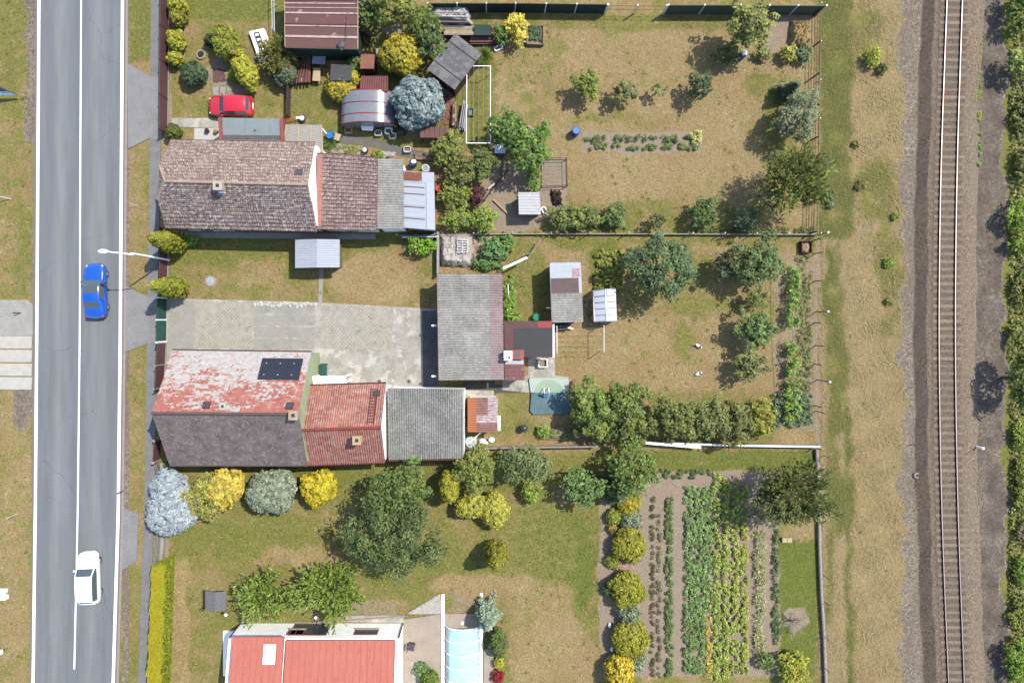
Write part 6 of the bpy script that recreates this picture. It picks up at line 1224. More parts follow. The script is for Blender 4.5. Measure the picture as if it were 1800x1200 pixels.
('bush',665,272,9,.6,(130,160,60),'small bush at the north eaves of the mauve annex','shrub',dict(ry=7)),
('bush',955,756,10,.8,(126,160,66),'light bush at the end of the wooden bed frame','shrub',dict(ry=10)),
('bush',300,815,10,1,(100,132,58),'bush in the gap between the slate roof and pavement','shrub',dict(ry=10)),
]
for k, px, py, r, h, c, lab, cat, kw in pl:
    if lab == 'x': continue
    if py > 1215: continue
    plant(k, px, py, r, h, c, lab, cat, **kw)
# crops: nobody could count the plants of one row
row(1025,240,1232,250,(96,122,62),'upper row of dark vegetables in the bed on the dry lawn',.4,.14,.5,gaps=9)
row(1028,254,1225,263,(112,134,72),'lower row of vegetables in the bed on the dry lawn',.3,.12,.9,gaps=6)
row(1212,232,1230,256,(205,205,120),'pale yellow flowers at the right end of the lawn bed',.5,.1,1.0,cat='flowers',name='flower_patch')
row(1144,872,1150,1188,(98,96,62),'thin first row of dark seedlings in the vegetable field',.22,.1,.5,gaps=5)
row(1156,905,1161,1188,(112,118,76),'thin second row of seedlings in the vegetable field',.22,.1,.6,gaps=7)
row(1170,872,1181,1185,(98,126,66),'narrow row of blue-green beets',.3,.13,1.3)
row(1204,855,1250,1080,(116,148,78),'wide row of dense potato plants, upper part',.4,.13,1.1,c2=(150,180,110))
row(1202,1080,1236,1180,(116,150,80),'wide row of dense potato plants, lower narrow part',.4,.13,1.0)
row(1240,1040,1250,1190,(196,180,80),'yellowing strip beside the potato rows',.3,.12,.8,c2=(215,195,90))
for i, nm in enumerate(('leftmost', 'second', 'third', 'rightmost')):
    x = 1253+16*i; row(x, 832+6*i, x+12, 1192-4*i, (144+4*i, 170, 70), nm+' of the four yellow-green bean rows', .4, .14, 1.2, gaps=(0, 10, 14, 9)[i], c2=(178, 186, 95), name='bean_row', cat='vegetables')
row(1326,930,1342,1150,(188,186,138),'row of pale leeks',.45,.16,1.0,blade=True)
row(1358,930,1368,1130,(98,122,72),'green weeds along the edge of the vegetable field',.35,.12,.9)
row(1158,826,1250,838,(96,118,66),'short cross row of cabbages at the head of the field',.3,.14,.9,gaps=6)
row(1045,440,1095,510,(140,152,62),'square plot of tall yellow-green plants beside the large tree',.5,.15,1.3)
for i,(a,b,c_) in enumerate(((470,530,'upper'),(535,575,'second'),(600,665,'third, brightest'),(668,735,'lowest'))):
    row(1380-2*i,a,1398,b,(118+6*i,160,62),c_+' stretch of climbing beans on the string trellis',1.3,.15,1.0,c2=(150,190,80),name='climbing_beans')
row(1400,450,1425,740,(128,140,82),'loose weeds between the beans and the wire fence',.3,.12,.45,gaps=12,name='weeds',cat='weeds')
row(1358,690,1425,750,(108,134,92),'grey-green weeds at the lower end of the bean bed',.5,.14,1.0,name='weeds',cat='weeds')
row(1712,20,1722,215,(138,148,62),'yellow-green weeds growing along the right side of the ballast',.25,.12,1.0,gaps=9,name='weeds',cat='weeds')
row(1715,235,1722,300,(120,150,72),'green weeds at the foot of the ballast near the top right',.25,.12,.8,gaps=7,name='weeds',cat='weeds')
row(840,418,890,470,(100,138,78),'nettles growing through the rubble behind the garage',.5,.14,.9,gaps=8,name='weeds',cat='weeds')
row(560,258,640,268,(140,158,80),'weeds along the rubble strip by the tiled house',.3,.12,.5,gaps=8,name='weeds',cat='weeds')
row(884,480,905,560,(118,154,62),'garden weeds along the back wall of the garage',.35,.13,1.1,gaps=8,name='weeds',cat='weeds')
row(1774,-20,1806,1220,(132,134,72),'tall grass and scrub undergrowth along the right edge',.35,.2,.45,gaps=26,name='undergrowth',cat='undergrowth',c2=(150,150,80))
row(700,410,1000,414,(108,134,62),'green growth at the foot of the middle fence',.3,.13,.6,gaps=9,name='weeds',cat='weeds')
row(1200,400,1430,412,(96,116,60),'growth under the far part of the middle fence',.3,.13,.4,gaps=12,name='weeds',cat='weeds')
row(995,382,1100,402,(110,134,64),'green undergrowth along the north side of the middle fence',.4,.14,.8,gaps=9,name='weeds',cat='weeds')
# clipped hedge
def hedge():
    root = thing('clipped_hedge', 'long flat-topped yellow-green clipped hedge beside the pavement', 'hedge', g(284, 1100)); z = 1.9
    T = gl([(267, 996), (290, 989), (281, 1260), (256, 1260)], z); P = [(p.x, p.y) for p in T]; cx = sum(p[0] for p in P)/4; cy = sum(p[1] for p in P)/4
    core = MB().prism([(cx+(x-cx)*.97, cy+(y-cy)*.99) for x, y in P], 0, z-.06); m = fm((182, 172, 26), c2=L(190, 182, 30), lo=.6, hi=1.25); m2 = fm((160, 168, 30), lo=.6, hi=1.25)
    core.build('core', M['woodd'], root); n = 60000; U = RS.uniform(size=(n, 2)); A, B, C_, D = [np.array(p) for p in T]
    X = A+(B-A)*U[:, :1]; Y = D+(C_-D)*U[:, :1]; Q = X+(Y-X)*U[:, 1:]; Q[:, 0] += .05*np.sin(Q[:, 1]*2.3)+.04*np.sin(Q[:, 1]*6.1)+RS.normal(scale=.02, size=n); Q[:, 2] += RS.uniform(-.06, .03, n)+.03*np.sin(Q[:, 1]*3.3)*np.sin(Q[:, 0]*6); N = np.array([[0, 0, 1.]])+RS.normal(scale=.35, size=Q.shape)
    sel = U[:, 0]+RS.normal(scale=.06, size=n) < .7
    part_label(leaves('foliage', Q[sel], N[sel], .1, .06, m, root), 'golden left half of the hedge top'); part_label(leaves('foliage', Q[~sel], N[~sel], .1, .06, m2, root), 'greener right half of the hedge top')
    Q = []; N = []
    for a, b in ((A, B), (B, C_), (C_, D), (D, A)):
        k = 9000; u = RS.uniform(size=(k, 1)); q = a+(b-a)*u; q[:, 2] = RS.uniform(.02, z, k); nn = np.cross(b-a, [0, 0, 1]); nn = nn/np.linalg.norm(nn); Q.append(q); N.append(nn*np.sign(np.dot(nn, (a+b)/2-np.array([cx, cy, z])))+RS.normal(scale=.4, size=q.shape))
    leaves('foliage', np.concatenate(Q), np.concatenate(N), .13, .08, fm((150, 168, 48), lo=.5, hi=1.3), root)
hedge()
blades('meadow_grass', [(1440, -20, 1598, 1220), (1440, -20, 1500, 1220)], 70000, .28, .05, 'dry and green meadow grass between the garden fence and the track')
blades('lawn_grass', [(870, 30, 1435, 405), (885, 420, 1435, 785), (285, 800, 1060, 1200), (295, 0, 870, 260), (290, 420, 770, 530), (0, 0, 56, 520), (0, 690, 56, 1200), (222, 0, 265, 1200), (1370, 940, 1440, 1200), (1060, 790, 1440, 830)], 150000, .2, .05, 'short lawn grass, dry in large patches, all over the gardens', up=.2)
def weeds(n):
    # broad-leaved weed rosettes and coarse clumps breaking up the lawns
    rects = [(300, 30, 500, 200), (870, 40, 1420, 400), (890, 430, 1350, 690), (300, 910, 1050, 1060), (880, 900, 1050, 1190), (1445, 0, 1590, 1190), (2, 0, 52, 510), (2, 700, 52, 1190), (228, 620, 258, 880), (320, 430, 760, 525)]
    ar = np.array([(c_-a)*(d_-b) for a, b, c_, d_ in rects], float); k = RS.choice(len(rects), n, p=ar/ar.sum()); rr = np.array(rects, float)[k]; px = RS.uniform(rr[:, 0], rr[:, 2]); py = RS.uniform(rr[:, 1], rr[:, 3]); X = (px-900)/S; Y = (600-py)/S
    ok = (sample(PG, X, Y) < .4)&(sample(PB, X, Y) < .4)&(sample(PR, X, Y)+RS.normal(scale=.25, size=n) > .35); X, Y = X[ok], Y[ok]; r_ = RS.uniform(.06, .26, len(X)); per = 16; ci = np.repeat(np.arange(len(X)), per)
    a = RS.uniform(0, 2*PI, len(ci)); q = r_[ci]*RS.uniform(.1, 1, len(ci)); P = np.stack([X[ci]+np.cos(a)*q, Y[ci]+np.sin(a)*q, .03+.25*r_[ci]*(1-q/r_[ci])+RS.uniform(0, .03, len(ci))], 1); T = np.stack([np.cos(a), np.sin(a), np.full(len(ci), .4)], 1)
    root = thing('lawn_weeds', 'small weed rosettes and coarse green clumps scattered over the lawns', 'weeds', (0, 0, 0)); leaves('leaves', P, np.array([[0, 0, 1.]])+RS.normal(scale=.3, size=P.shape), .13, .05, fm((128, 138, 62)), root, T); root['kind'] = 'stuff'
    for ch in root.children: ch['kind'] = 'stuff'
weeds(1500)
# bare shrub
def dead():
    root = thing('bare_shrub', 'dead leafless shrub in the grass near the bottom right corner of the field', 'shrub', g(1392, 1090)); b = g(1390, 1090); mb = MB()
    for k in range(26):
        a = random.uniform(0, 6.28); l = random.uniform(.5, 1.3); e = Vector((b.x+math.cos(a)*l, b.y+math.sin(a)*l, random.uniform(.7, 1.5))); m_ = b.lerp(e, .5)+Vector((0, 0, .25)); mb.tube([b, m_, e], [.03, .018, .006], 5, False)
        for j in range(3): a2 = a+random.uniform(-.9, .9); mb.tube([m_.lerp(e, j/3), m_.lerp(e, j/3)+Vector((math.cos(a2)*.35, math.sin(a2)*.35, .2))], [.012, .004], 4, False)
    mb.build('branch', M['barkg'], root)
dead()
# ---------------------------------------------------------------- small garden things
def drum(px, py, r, h, m, lab, name='water_barrel', cat='barrel', lid=None, water=False):
    c = g(px, py, h); t = thing(name, lab, cat, (c.x, c.y, 0)); b = MB(); b.tube([(c.x, c.y, 0), (c.x, c.y, h*.15), (c.x, c.y, h*.5), (c.x, c.y, h*.85), (c.x, c.y, h)], [r*.88, r*.96, r, r*.96, r*.9], 20); b.build('body', m, t, smooth=False)
    for z in (.33, .66): MB().torus((c.x, c.y, h*z), r*.98, .02, 20, 6).build('hoop', m, t)
    MB().torus((c.x, c.y, h), r*.88, .03, 20, 6).build('rim', m, t)
    MB().cyl(c.x, c.y, h, h+.02, r*.8).build('lid' if not water else 'water', lid or m, t)
    return t
drum(1013, 229, .36, .95, M['blue'], 'blue plastic barrel standing alone on the dry lawn', lid=mat('sky_lid', L(90, 150, 220), .15, 3, .3))
drum(1308, 93, .34, .95, M['blue'], 'blue plastic barrel under the tall loose tree', lid=mat('sky_lid2', L(120, 160, 230), .15, 3, .3))
drum(943, 557, .34, .7, M['gplast'], 'green plastic water barrel between garage and orchard shed', lid=mat('green_water', L(60, 170, 130), .3, 4, .2), water=True)
drum(771, 331, .3, .8, M['orange'], 'round orange tub beside the patched tin shed', 'tub', 'tub')
drum(579, 237, .38, .7, M['blue'], 'round blue tub at the corner of the pergola', 'tub', 'tub', lid=mat('blue_lid', L(70, 140, 210), .15, 3, .4))
drum(748, 295, .33, .8, M['galv'], 'galvanised round water tub north of the tin shed', 'tub', 'tub', lid=mat('pale_water', L(170, 190, 190), .3, 4, .2))
drum(725, 286, .3, .9, M['dblue'], 'dark blue barrel with a white bag on top, north of the tin shed')
c = g(727, 284, 1.0); MB().ell((c.x, c.y, 1.0), (.22, .16, .1), 10, 6, .2).build('plastic_bag', M['white'], None, 'white bag lying on the dark blue barrel', 'bag')
drum(641, 263, .26, .5, M['black'], 'small black pot with grey lid on the rubble strip', 'pot', 'pot', lid=M['steel'])
drum(828, 777, .5, .5, M['galv'], 'grey round tub between the annex and the white pole', 'tub', 'tub', lid=M['steel'])
for i, (px, py) in enumerate(((364, 230), (380, 231))):
    c = g(px, py, .3); t = thing('flower_pot', ['dark red potted plant on the white terrace, left of the yellow one', 'yellow-flowered pot on the white terrace, next to the entrance block'][i], 'flower pot', (c.x, c.y, .06)); MB().tube([(c.x, c.y, .06), (c.x, c.y, .35)], [.13, .18], 12).build('pot', M['woodd'], t); mb = MB(); mb.ell((c.x, c.y, .42), (.19, .19, .14), 10, 6, .25, sd=i); mb.build('flowers', mat('petal%d' % i, L(*((110, 40, 50), (190, 165, 60))[i]), .4, 20, .8), t)
# stone ring planter, manhole
c = g(354, 97); t = thing('ring_planter', 'stone ring planter with herbs on the front lawn', 'planter', c); MB().torus((c.x, c.y, .1), .36, .08, 22, 8).build('ring', M['stone'], t); m_ = MB(); [m_.ell((c.x+random.uniform(-.2, .2), c.y+random.uniform(-.2, .2), .12), (.1, .1, .1), 6, 4, .3, sd=k) for k in range(9)]; m_.build('herbs', fm((90, 112, 62)), t)
c = g(370, 494); t = thing('manhole_cover', 'round dark manhole cover in a pale concrete collar on the lawn', 'manhole', c); MB().cyl(c.x, c.y, -.02, .05, .55, .5, 9).build('collar', M['stone'], t); MB().cyl(c.x, c.y, .05, .075, .36, .36, 16).build('cover', M['steel'], t)
# wheelbarrow with orange handles
c = g(533, 210); t = thing('wheelbarrow', 'wheelbarrow with orange handles and a black tray near the red coping', 'wheelbarrow', c)
MB().torus((c.x, c.y, .3), .26, .06, 20, 8).build('wheel', M['black'], t); tr2 = MB(); tr2.tube([(c.x, c.y, .3), (c.x, c.y, .45)], [.14, .24], 12); tr2.build('tray', M['steel'], t)
for s_ in (-.05, .06): MB().beam(g(500, 212, .5)+Vector((0, s_, 0)), Vector((c.x-.5, c.y+s_, .5)), .05, .05).build('handle', M['orange'], t); MB().beam(Vector((c.x-.5, c.y+s_, .5)), Vector((c.x+.15, c.y+s_, .45)), .05, .05).build('handle_grip', M['white'], t)
# stack of white window frames
def frames():
    t = thing('window_frame_stack', 'stack of old white window frames leaning left of the olive juniper', 'window frames', g(457, 82)); P = gl([(437, 55), (463, 49), (480, 97), (455, 107)], .6); mb = MB(); mb.prism(P, .0, .5); mb.build('stack', M['plast'], t)
    for k in range(5):
        f = MB(); v0 = .08+k*.17; slab_on(f, (P[3], P[2], P[1], P[0]), .3, v0, .62, v0+.02, -.08, .03); slab_on(f, (P[3], P[2], P[1], P[0]), .3, v0+.13, .62, v0+.15, -.08, .03); slab_on(f, (P[3], P[2], P[1], P[0]), .28, v0, .32, v0+.15, -.08, .03); slab_on(f, (P[3], P[2], P[1], P[0]), .6, v0, .64, v0+.15, -.08, .03); f.build('frame', M['dark'], t)
frames()
def planks(lab, poly, h, m, n, ax, name='plank_stack', cat='planks', seed=1, var=None):
    rr = random.Random(seed); P = gl(poly, h); t = thing(name, lab, cat, (sum(P, Vector())/4).to_tuple()[:2]+(0,)); P = [Vector((p.x, p.y, 0)) for p in P]
    for k in range(n):
        a0 = (k+.06)/n; a1 = (k+.94)/n; s0 = rr.uniform(-.05, .08); s1 = 1-rr.uniform(-.05, .08); z = h*rr.uniform(.75, 1.1); Q = (P[3], P[2], P[1], P[0]); mb = MB()
        c_ = [bil(*Q, u, v) for u, v in (((s0, a0), (s1, a0), (s1, a1), (s0, a1)) if ax == 'u' else ((a0, s0), (a1, s0), (a1, s1), (a0, s1)))]
        mb.prism([(p.x, p.y) for p in c_], z-.07, z); mb.build('plank', (var or [m])[rr.randrange(len(var or [m]))], t)
    MB().prism([(p.x, p.y) for p in [bil(P[3], P[2], P[1], P[0], u, v) for u, v in ((.06, .06), (.94, .06), (.94, .94), (.06, .94))]], 0, h*.66).build('base', M['woodd'], t)
PV = [M['wood'], M['rust'], M['stone'], M['woodd']]
planks('rusty and grey plank pile right of the olive juniper tree', [(532, 88), (546, 88), (545, 145), (519, 145)], .8, M['wood'], 9, 'v', seed=3, var=[mat('grey_plank', L(188, 178, 172), .2, 3, .9), M['rust'], M['stone'], mat('rose_plank', L(150, 98, 92), .25, 3, .9)])
planks('timber pile under a corner of green tarp south of the white tarp heap', [(776, 44), (865, 45), (865, 62), (778, 62)], .9, M['woodp'], 6, 'u', seed=5, var=[M['woodp'], M['stone'], bpy.data.materials['grey_plank']])
MB().prism(gl([(834, 43), (864, 44), (864, 62), (834, 62)], 1.08), .95, 1.08).build('green_tarp', M['dgreen'], None, 'dark green tarp folded over the end of the timber pile', 'tarp')
planks('reddish plank stack under the green tarp pile', [(826, 62), (874, 62), (874, 77), (828, 77)], .5, M['woodd'], 6, 'u', seed=8, var=[bpy.data.materials['rose_plank'], M['wood']])
planks('dark timber frame leaning right of the barn', [(630, 40), (652, 60), (646, 78), (630, 60)], .7, M['wood'], 5, 'u', seed=9, var=[M['wood'], M['woodd']])
planks('pale corrugated sheets leaning by the first clothes lines', [(813, 177), (823, 179), (817, 230), (804, 226)], .7, M['plast'], 7, 'v', name='sheet_stack', cat='sheets', seed=2, var=[mat('pale_corr', L(212, 206, 204), .15, 3, .8)])
planks('scrap timber left of the pale corrugated sheets', [(795, 180), (802, 178), (802, 222), (793, 220)], .5, M['wood'], 4, 'v', seed=12, var=[M['woodd'], M['stone'], M['rust']])
planks('white fence boards lying behind the bright green round tree', [(880, 222), (958, 232), (956, 242), (880, 228)], .2, M['stone'], 3, 'u', seed=14, name='board_pile')
planks('grey decking bench on the tar path below the blue spruce', [(728, 268), (760, 270), (760, 282), (726, 280)], .3, M['wood'], 4, 'u', seed=15, name='decking')
planks('brick-red step patch with paving by the dark round conifer', [(374, 121), (396, 121), (396, 144), (374, 144)], .08, M['woodd'], 5, 'v', seed=16, name='brick_step', cat='step', var=[mat('brick_step', L(132, 98, 88), .25, 6, .9)])
planks('pale concrete step above the red car', [(373, 152), (410, 152), (408, 168), (374, 168)], .05, M['stone'], 3, 'v', seed=17, name='stone_step', cat='step', var=[M['stone'], M['conc']])
# tarp heaps
def heap(lab, poly, h, m, seed=0, nx=26, ny=20, name='tarp_heap', cat='tarp', rough=.16):
    P = gl(poly, 0); t = MB(); vs = []; rr = random.Random(seed); f1, f2 = rr.uniform(0, 6), rr.uniform(0, 6)
    for j in range(ny+1):
        for i in range(nx+1):
            u, v = i/nx, j/ny; p = P[3].lerp(P[2], u).lerp(P[0].lerp(P[1], u), v); e = min(1, min(u, 1-u)*7, min(v, 1-v)*6)
            z = e**.6*h*(1+.15*math.sin(u*5+f1)*math.cos(v*6+f2))+e*rough*.5*(math.sin(u*17+v*9+f1+2*math.sin(v*7))*math.sin(v*13-u*6+f2+1.5*math.sin(u*9)))+e*rough*.6*rr.uniform(-1, 1)
            if 0 < u < 1 and 0 < v < 1: q = p+Vector((rr.uniform(-.04, .04), rr.uniform(-.04, .04), 0))
            else: q = p+Vector((.12*math.sin(v*14+f1), .12*math.sin(u*16+f2), 0))
            vs.append((q.x, q.y, max(.0, z)))
    fs = [(j*(nx+1)+i, j*(nx+1)+i+1, (j+1)*(nx+1)+i+1, (j+1)*(nx+1)+i) for j in range(ny) for i in range(nx)]
    t.add(vs, fs); n = len(vs); return t.build(name, m, None, lab, cat, smooth=True)
heap('crumpled pinkish-white tarp heap at the corner of the middle fence', [(772, 412), (833, 412), (830, 470), (775, 468)], .9, M['tarp'], 1, 40, 36)
rk = thing('metal_rack', 'metal grid rack lying on the pinkish-white tarp heap', 'rack', g(812, 431)); 
for k in range(6): MB().beam(g(804, 421+k*4.2, 1.22), g(822, 422+k*4.2, 1.22), .05, .05).build('bar', M['steel'], rk)
for x in (804, 813, 822): MB().beam(g(x, 420, 1.16), g(x, 443, 1.16), .05, .05).build('side_bar', M['steel'], rk)
heap('white tarp heap weighed down with boards by the green sheet fence', [(757, 16), (826, 18), (830, 46), (758, 44)], 1.1, mat('white_tarp2', L(240, 238, 240), .15, 2, .5, bump=.7, bd=.1, speck=(L(140, 140, 150), .62, 3, .7)), 2, 34, 20)
heap('straw heap with dark hollows at the end of the vegetable patch', [(1388, 38), (1421, 38), (1421, 84), (1387, 84)], .7, M['straw'], 3, 26, 30, 'straw_heap', 'straw', .3)
heap('dark manure heap outside the hen coop', [(967, 334), (985, 336), (988, 360), (972, 362)], .35, mat('manure', L(88, 72, 66), .4, 8, .95, bump=.9, bd=.1), 4, 14, 18, 'soil_heap', 'heap', .25)
heap('pale crumpled sheeting on the rubble strip', [(667, 266), (695, 268), (693, 278), (664, 277)], .3, M['tarp'], 5, 16, 10)
heap('whitish boulder between the huts and the golden thuja', [(660, 88), (677, 88), (676, 105), (661, 106)], .7, mat('boulder', L(200, 196, 190), .3, 3, .9), 6, 14, 14, 'boulder', 'rock', .12)
for k in range(3): MB().beam(g(767+3*k, 22+8*k, 1.3), g(822, 23+8*k, 1.28), .09, .06).build('board', [M['wood'], M['dark'], M['wood']][k], None, ['top board on the white tarp heap', 'dark middle board on the white tarp heap', 'lowest board on the white tarp heap'][k], 'board', 'boards weighing down the white tarp')
# workbench, cream board, white box
def table(lab, poly, h, m, name='table', cat='table'):
    P = gl(poly, h); c = sum(P, Vector())/4; t = thing(name, lab, cat, (c.x, c.y, 0)); MB().prism(P, h-.05, h).build('top', m, t)
    for p in P: q = p.lerp(c, .15); MB().box(q.x-.035, q.x+.035, q.y-.035, q.y+.035, 0, h-.05).build('leg', M['dark'], t)
    return t
table('white-topped workbench in the shade of the barn', [(550, 96), (573, 96), (571, 113), (548, 112)], .9, M['tin'], 'workbench')
table('cream-coloured board table below the workbench', [(551, 120), (563, 120), (563, 143), (549, 142)], .7, M['cream'])
table('small whitish table in front of the arched greenhouse', [(634, 222), (657, 222), (655, 230), (636, 229)], .5, M['plast'])
table('pale square board beside the round blue tub', [(590, 233), (600, 237), (595, 248), (586, 245)], .5, M['cream'])
def crate(lab, poly, h, m, name='crate', cat='crate'):
    P = gl(poly, h); t = thing(name, lab, cat, (sum(P, Vector())/len(P)).to_tuple()[:2]+(0,)); w_ = MB(); n = len(P)
    for i in range(n): w_.obox(P[i], P[(i+1) % n], .07, 0, h, .03)
    w_.build('side', m, t); MB().prism([(p.x, p.y) for p in P], .0, h*.45).build('filling', M['soil'], t); return t
crate('square wooden cold frame with seedlings right of the yellow shrub', [(927, 44), (955, 45), (955, 78), (926, 77)], .45, M['wood'], 'cold_frame', 'cold frame')
row(930, 48, 952, 74, (100, 122, 84), 'seedlings inside the square cold frame', .3, .1, .8, name='seedlings', z0=.2, cl=.08)
crate('small white metal crate left of the yellow shrub shadow', [(868, 84), (882, 78), (884, 84), (871, 90)], .25, M['galv'])
crate('wooden compost frame filled with clippings by the fence corner', [(1410, 424), (1427, 424), (1427, 444), (1410, 444)], .5, M['woodd'], 'compost_bin', 'compost bin')
c = g(1418, 434, .45); MB().ell((c.x, c.y, .22), (.36, .42, .22), 14, 8, .2).build('clippings', mat('clippings', L(205, 170, 140), .3, 8, .9), None, 'tan clippings filling the compost frame', 'compost')
crate('low wooden bed frame beneath the orchard row', [(953, 771), (1041, 772), (1041, 752), (975, 750)], .3, M['wood'], 'bed_frame', 'planting bed')
row(965, 753, 1032, 769, (104, 130, 66), 'herbs growing in the low wooden bed frame', .25, .12, .8, name='herbs', gaps=9)
crate('small white and black crate in the earth run by the coop', [(951, 366), (957, 363), (962, 372), (956, 375)], .3, M['white'])
crate('dark plastic crate under the clothes lines', [(824, 190), (832, 191), (832, 203), (823, 202)], .3, M['gplast'])
crate('square white well surround with a dark opening by the black felt roof', [(948, 631), (962, 631), (962, 645), (947, 645)], .6, M['white'], 'well_surround', 'well')
for i, (x, y) in enumerate(((665, 233), (690, 238), (704, 232), (716, 262), (612, 228), (683, 229), (640, 224))):
    crate(['grey crate in front of the greenhouse, right of the whitish table', 'grey crate on the tar path edge, under the spruce tip', 'small dark crate at the foot of the blue spruce', 'low grey crate by the slatted shelter', 'small pale crate at the left foot of the greenhouse', 'tiny crate between the two grey ones', 'box half under the greenhouse edge'][i], [(x-6, y-4), (x+6, y-4), (x+5, y+5), (x-6, y+5)], .4, [M['steel'], M['galv'], M['dark'], M['steel'], M['cream'], M['plast'], M['woodd']][i])
# logs and poles
def log(lab, a, b, r, m, za=.1, zb=.1, name='log', cat='log'): return MB().tube([g(*a, za), g(*a, za).lerp(g(*b, zb), .5)+Vector((0, 0, .01)), g(*b, zb)], r, 8).build(name, m, None, lab, cat)
log('long pale log lying across the earth run', (867, 351), (893, 376), .1, M['woodp'])
log('thin pole lying in the shaded part of the earth run', (885, 275), (881, 318), .06, M['wood'])
log('weathered log on the grass behind the bright green round tree', (928, 222), (950, 238), .12, M['stone'])
log('white pole resting between the annex corner and the rusty lean-to', (820, 782), (845, 760), .07, M['white'], .3, 1.0, 'pole', 'pole')
log('white drainpipe running out from the garage roof corner', (884, 472), (926, 453), .1, M['white'], 2.6, 1.6, 'drainpipe', 'pipe')
log('dead branch propped at the end of the drainpipe', (926, 456), (952, 420), .05, M['barkg'], .4, 1.0, 'branch', 'branch')
log('second dead branch, crossing the first on the grass', (918, 450), (940, 442), .04, M['barkg'], .2, .5, 'branch', 'branch')
log('white rail over the lawn corner beside the bright lime bush', (707, 417), (771, 416), .06, M['galv'], .9, .9, 'rail', 'rail')
log('white stake leaning in the garden weeds behind the garage', (901, 545), (905, 560), .03, M['white'], .2, 1.0, 'stake', 'stake')
log('upper white stake behind the garage', (893, 500), (894, 518), .03, M['white'], .2, .7, 'stake', 'stake')
log('white board lying beside the biggest dark tree', (747, 962), (772, 961), .07, M['white'], .3, .3, 'board', 'board')
log('steel pole across the barn roof eaves', (612, 20), (609, 66), .03, M['dark'], 3.9, 3.7, 'pole', 'pole')
log('short grey pole at the rim of the earth run', (858, 332), (870, 322), .06, M['galv'], .3, .3, 'pole', 'pole')
log('white gutter piece leaning on the orchard shed corner', (985, 572), (1007, 578), .07, M['white'], .6, .3, 'gutter_piece', 'pipe')
# hose
pts = [g(596, 431, .04), g(620, 430, .03), g(640, 436, .03), g(656, 443, .03)]; MB().tube(pts, .025, 6).build('garden_hose', mat('hose', L(165, 200, 110), .1, 3, .5), None, 'pale green garden hose curving over the lawn', 'hose')
log('green string line over the climbing beans', (1391, 470), (1392, 560), .02, M['gplast'], 1.9, 1.9, 'string_line', 'string'); log('lower green string line over the climbing beans', (1392, 560), (1398, 735), .02, M['gplast'], 1.9, 1.7, 'string_line', 'string'); log('string tying the bean trellis to the fence corner', (1400, 715), (1444, 765), .015, M['gplast'], 1.7, .8, 'string_line', 'string')
# covered machine by the orchard shed
c = g(990, 572); t = thing('covered_machine', 'garden machine under a dark blue cover below the orchard shed', 'machine', c); mb = MB(); mb.ell((c.x, c.y, .15), (.55, .32, .55), 16, 8, .12, half=True, sd=4); mb.build('cover', M['dark'], t, smooth=True); MB().ell((c.x-.2, c.y+.05, .55), (.25, .2, .12), 12, 6, .1).build('blue_panel', M['dblue'], t); 
for s_ in (-.4, .4): MB().torus((c.x+s_, c.y-.3, .18), .14, .05, 14, 6, 'y').build('wheel', M['black'], t)
# kettle grill
c = g(921, 753, .8); t = thing('kettle_grill', 'black kettle grill with tools standing on the lawn', 'grill', (c.x, c.y, 0)); MB().ell((c.x, c.y, .72), (.33, .33, .26), 18, 10).build('kettle', mat('black_enamel', (.03, .03, .035, 1), .1, 4, .2), t, smooth=True)
for k in range(3): a = 2*PI*k/3+.4; MB().beam((c.x+math.cos(a)*.15, c.y+math.sin(a)*.15, .55), (c.x+math.cos(a)*.38, c.y+math.sin(a)*.38, 0), .04, .04).build('leg', M['steel'], t)
for k in range(4): MB().tube([(c.x-.25+k*.14, c.y+.28, .8), (c.x-.4+k*.22, c.y+.75, .95)], .015, 5).build('tool', M['dark'], t)
# lattice bench, benches and chairs
def bench(lab, px, py, ln, wd, h, m, rz, name='bench', cat='bench'):
    c = g(px, py); t = thing(name, lab, cat, c, R(rz)); 
    for k in range(3): MB().box(-ln/2, ln/2, -wd/2+k*wd/3+.01, -wd/2+(k+1)*wd/3-.01, h-.04, h).build('seat_slat', m, t, local=True)
    for k in range(2): MB().box(-ln/2, ln/2, wd/2-.02, wd/2+.02, h+.12+k*.17, h+.25+k*.17).build('back_slat', m, t, local=True)
    for sx in (-1, 1): 
        MB().box(sx*ln*.42-.03, sx*ln*.42+.03, -wd/2, wd/2, 0, h-.04).build('leg', m, t, local=True); MB().box(sx*ln*.42-.025, sx*ln*.42+.025, wd/2+.02, wd/2+.06, h, h+.44).build('back_post', m, t, local=True)
bench('green slatted bench against the pale green gable wall', 572, 650, 1.2, .5, .45, M['greenp'], 90)
bench('dark garden chair on the terrace beside the white house', 724, 1133, .6, .55, .45, M['dark'], 80, 'garden_chair', 'chair')
bench('curved white garden bench beside the rusty lean-to', 876, 742, 1.3, .35, .45, M['white'], 90)
# white balcony canopy by the red corrugated roof
t, Qz, Wz = mono('glass_canopy', 'pale translucent canopy between the green gable and the red corrugated roof', 'canopy', [(549, 661), (608, 660), (608, 674), (550, 675)], [2.6, 2.6, 2.7, 2.7], M['white'], clear('milky_sheet', (.5, .54, .52, 1), .85, .3), 'corr', .15, .012, 'ns', .08, th=.04, open_=1)
for i, (px, py) in enumerate(((667, 671), (719, 671))): c = g(px, py-1); MB().box(c.x-.14, c.x+.14, c.y-.14, c.y+.14, .05, .07).build('drain_grate', M['dark'], None, ['square drain grate at the corner of the red corrugated wing', 'square drain grate near the garage front'][i], 'drain', 'drain grates in the yard')
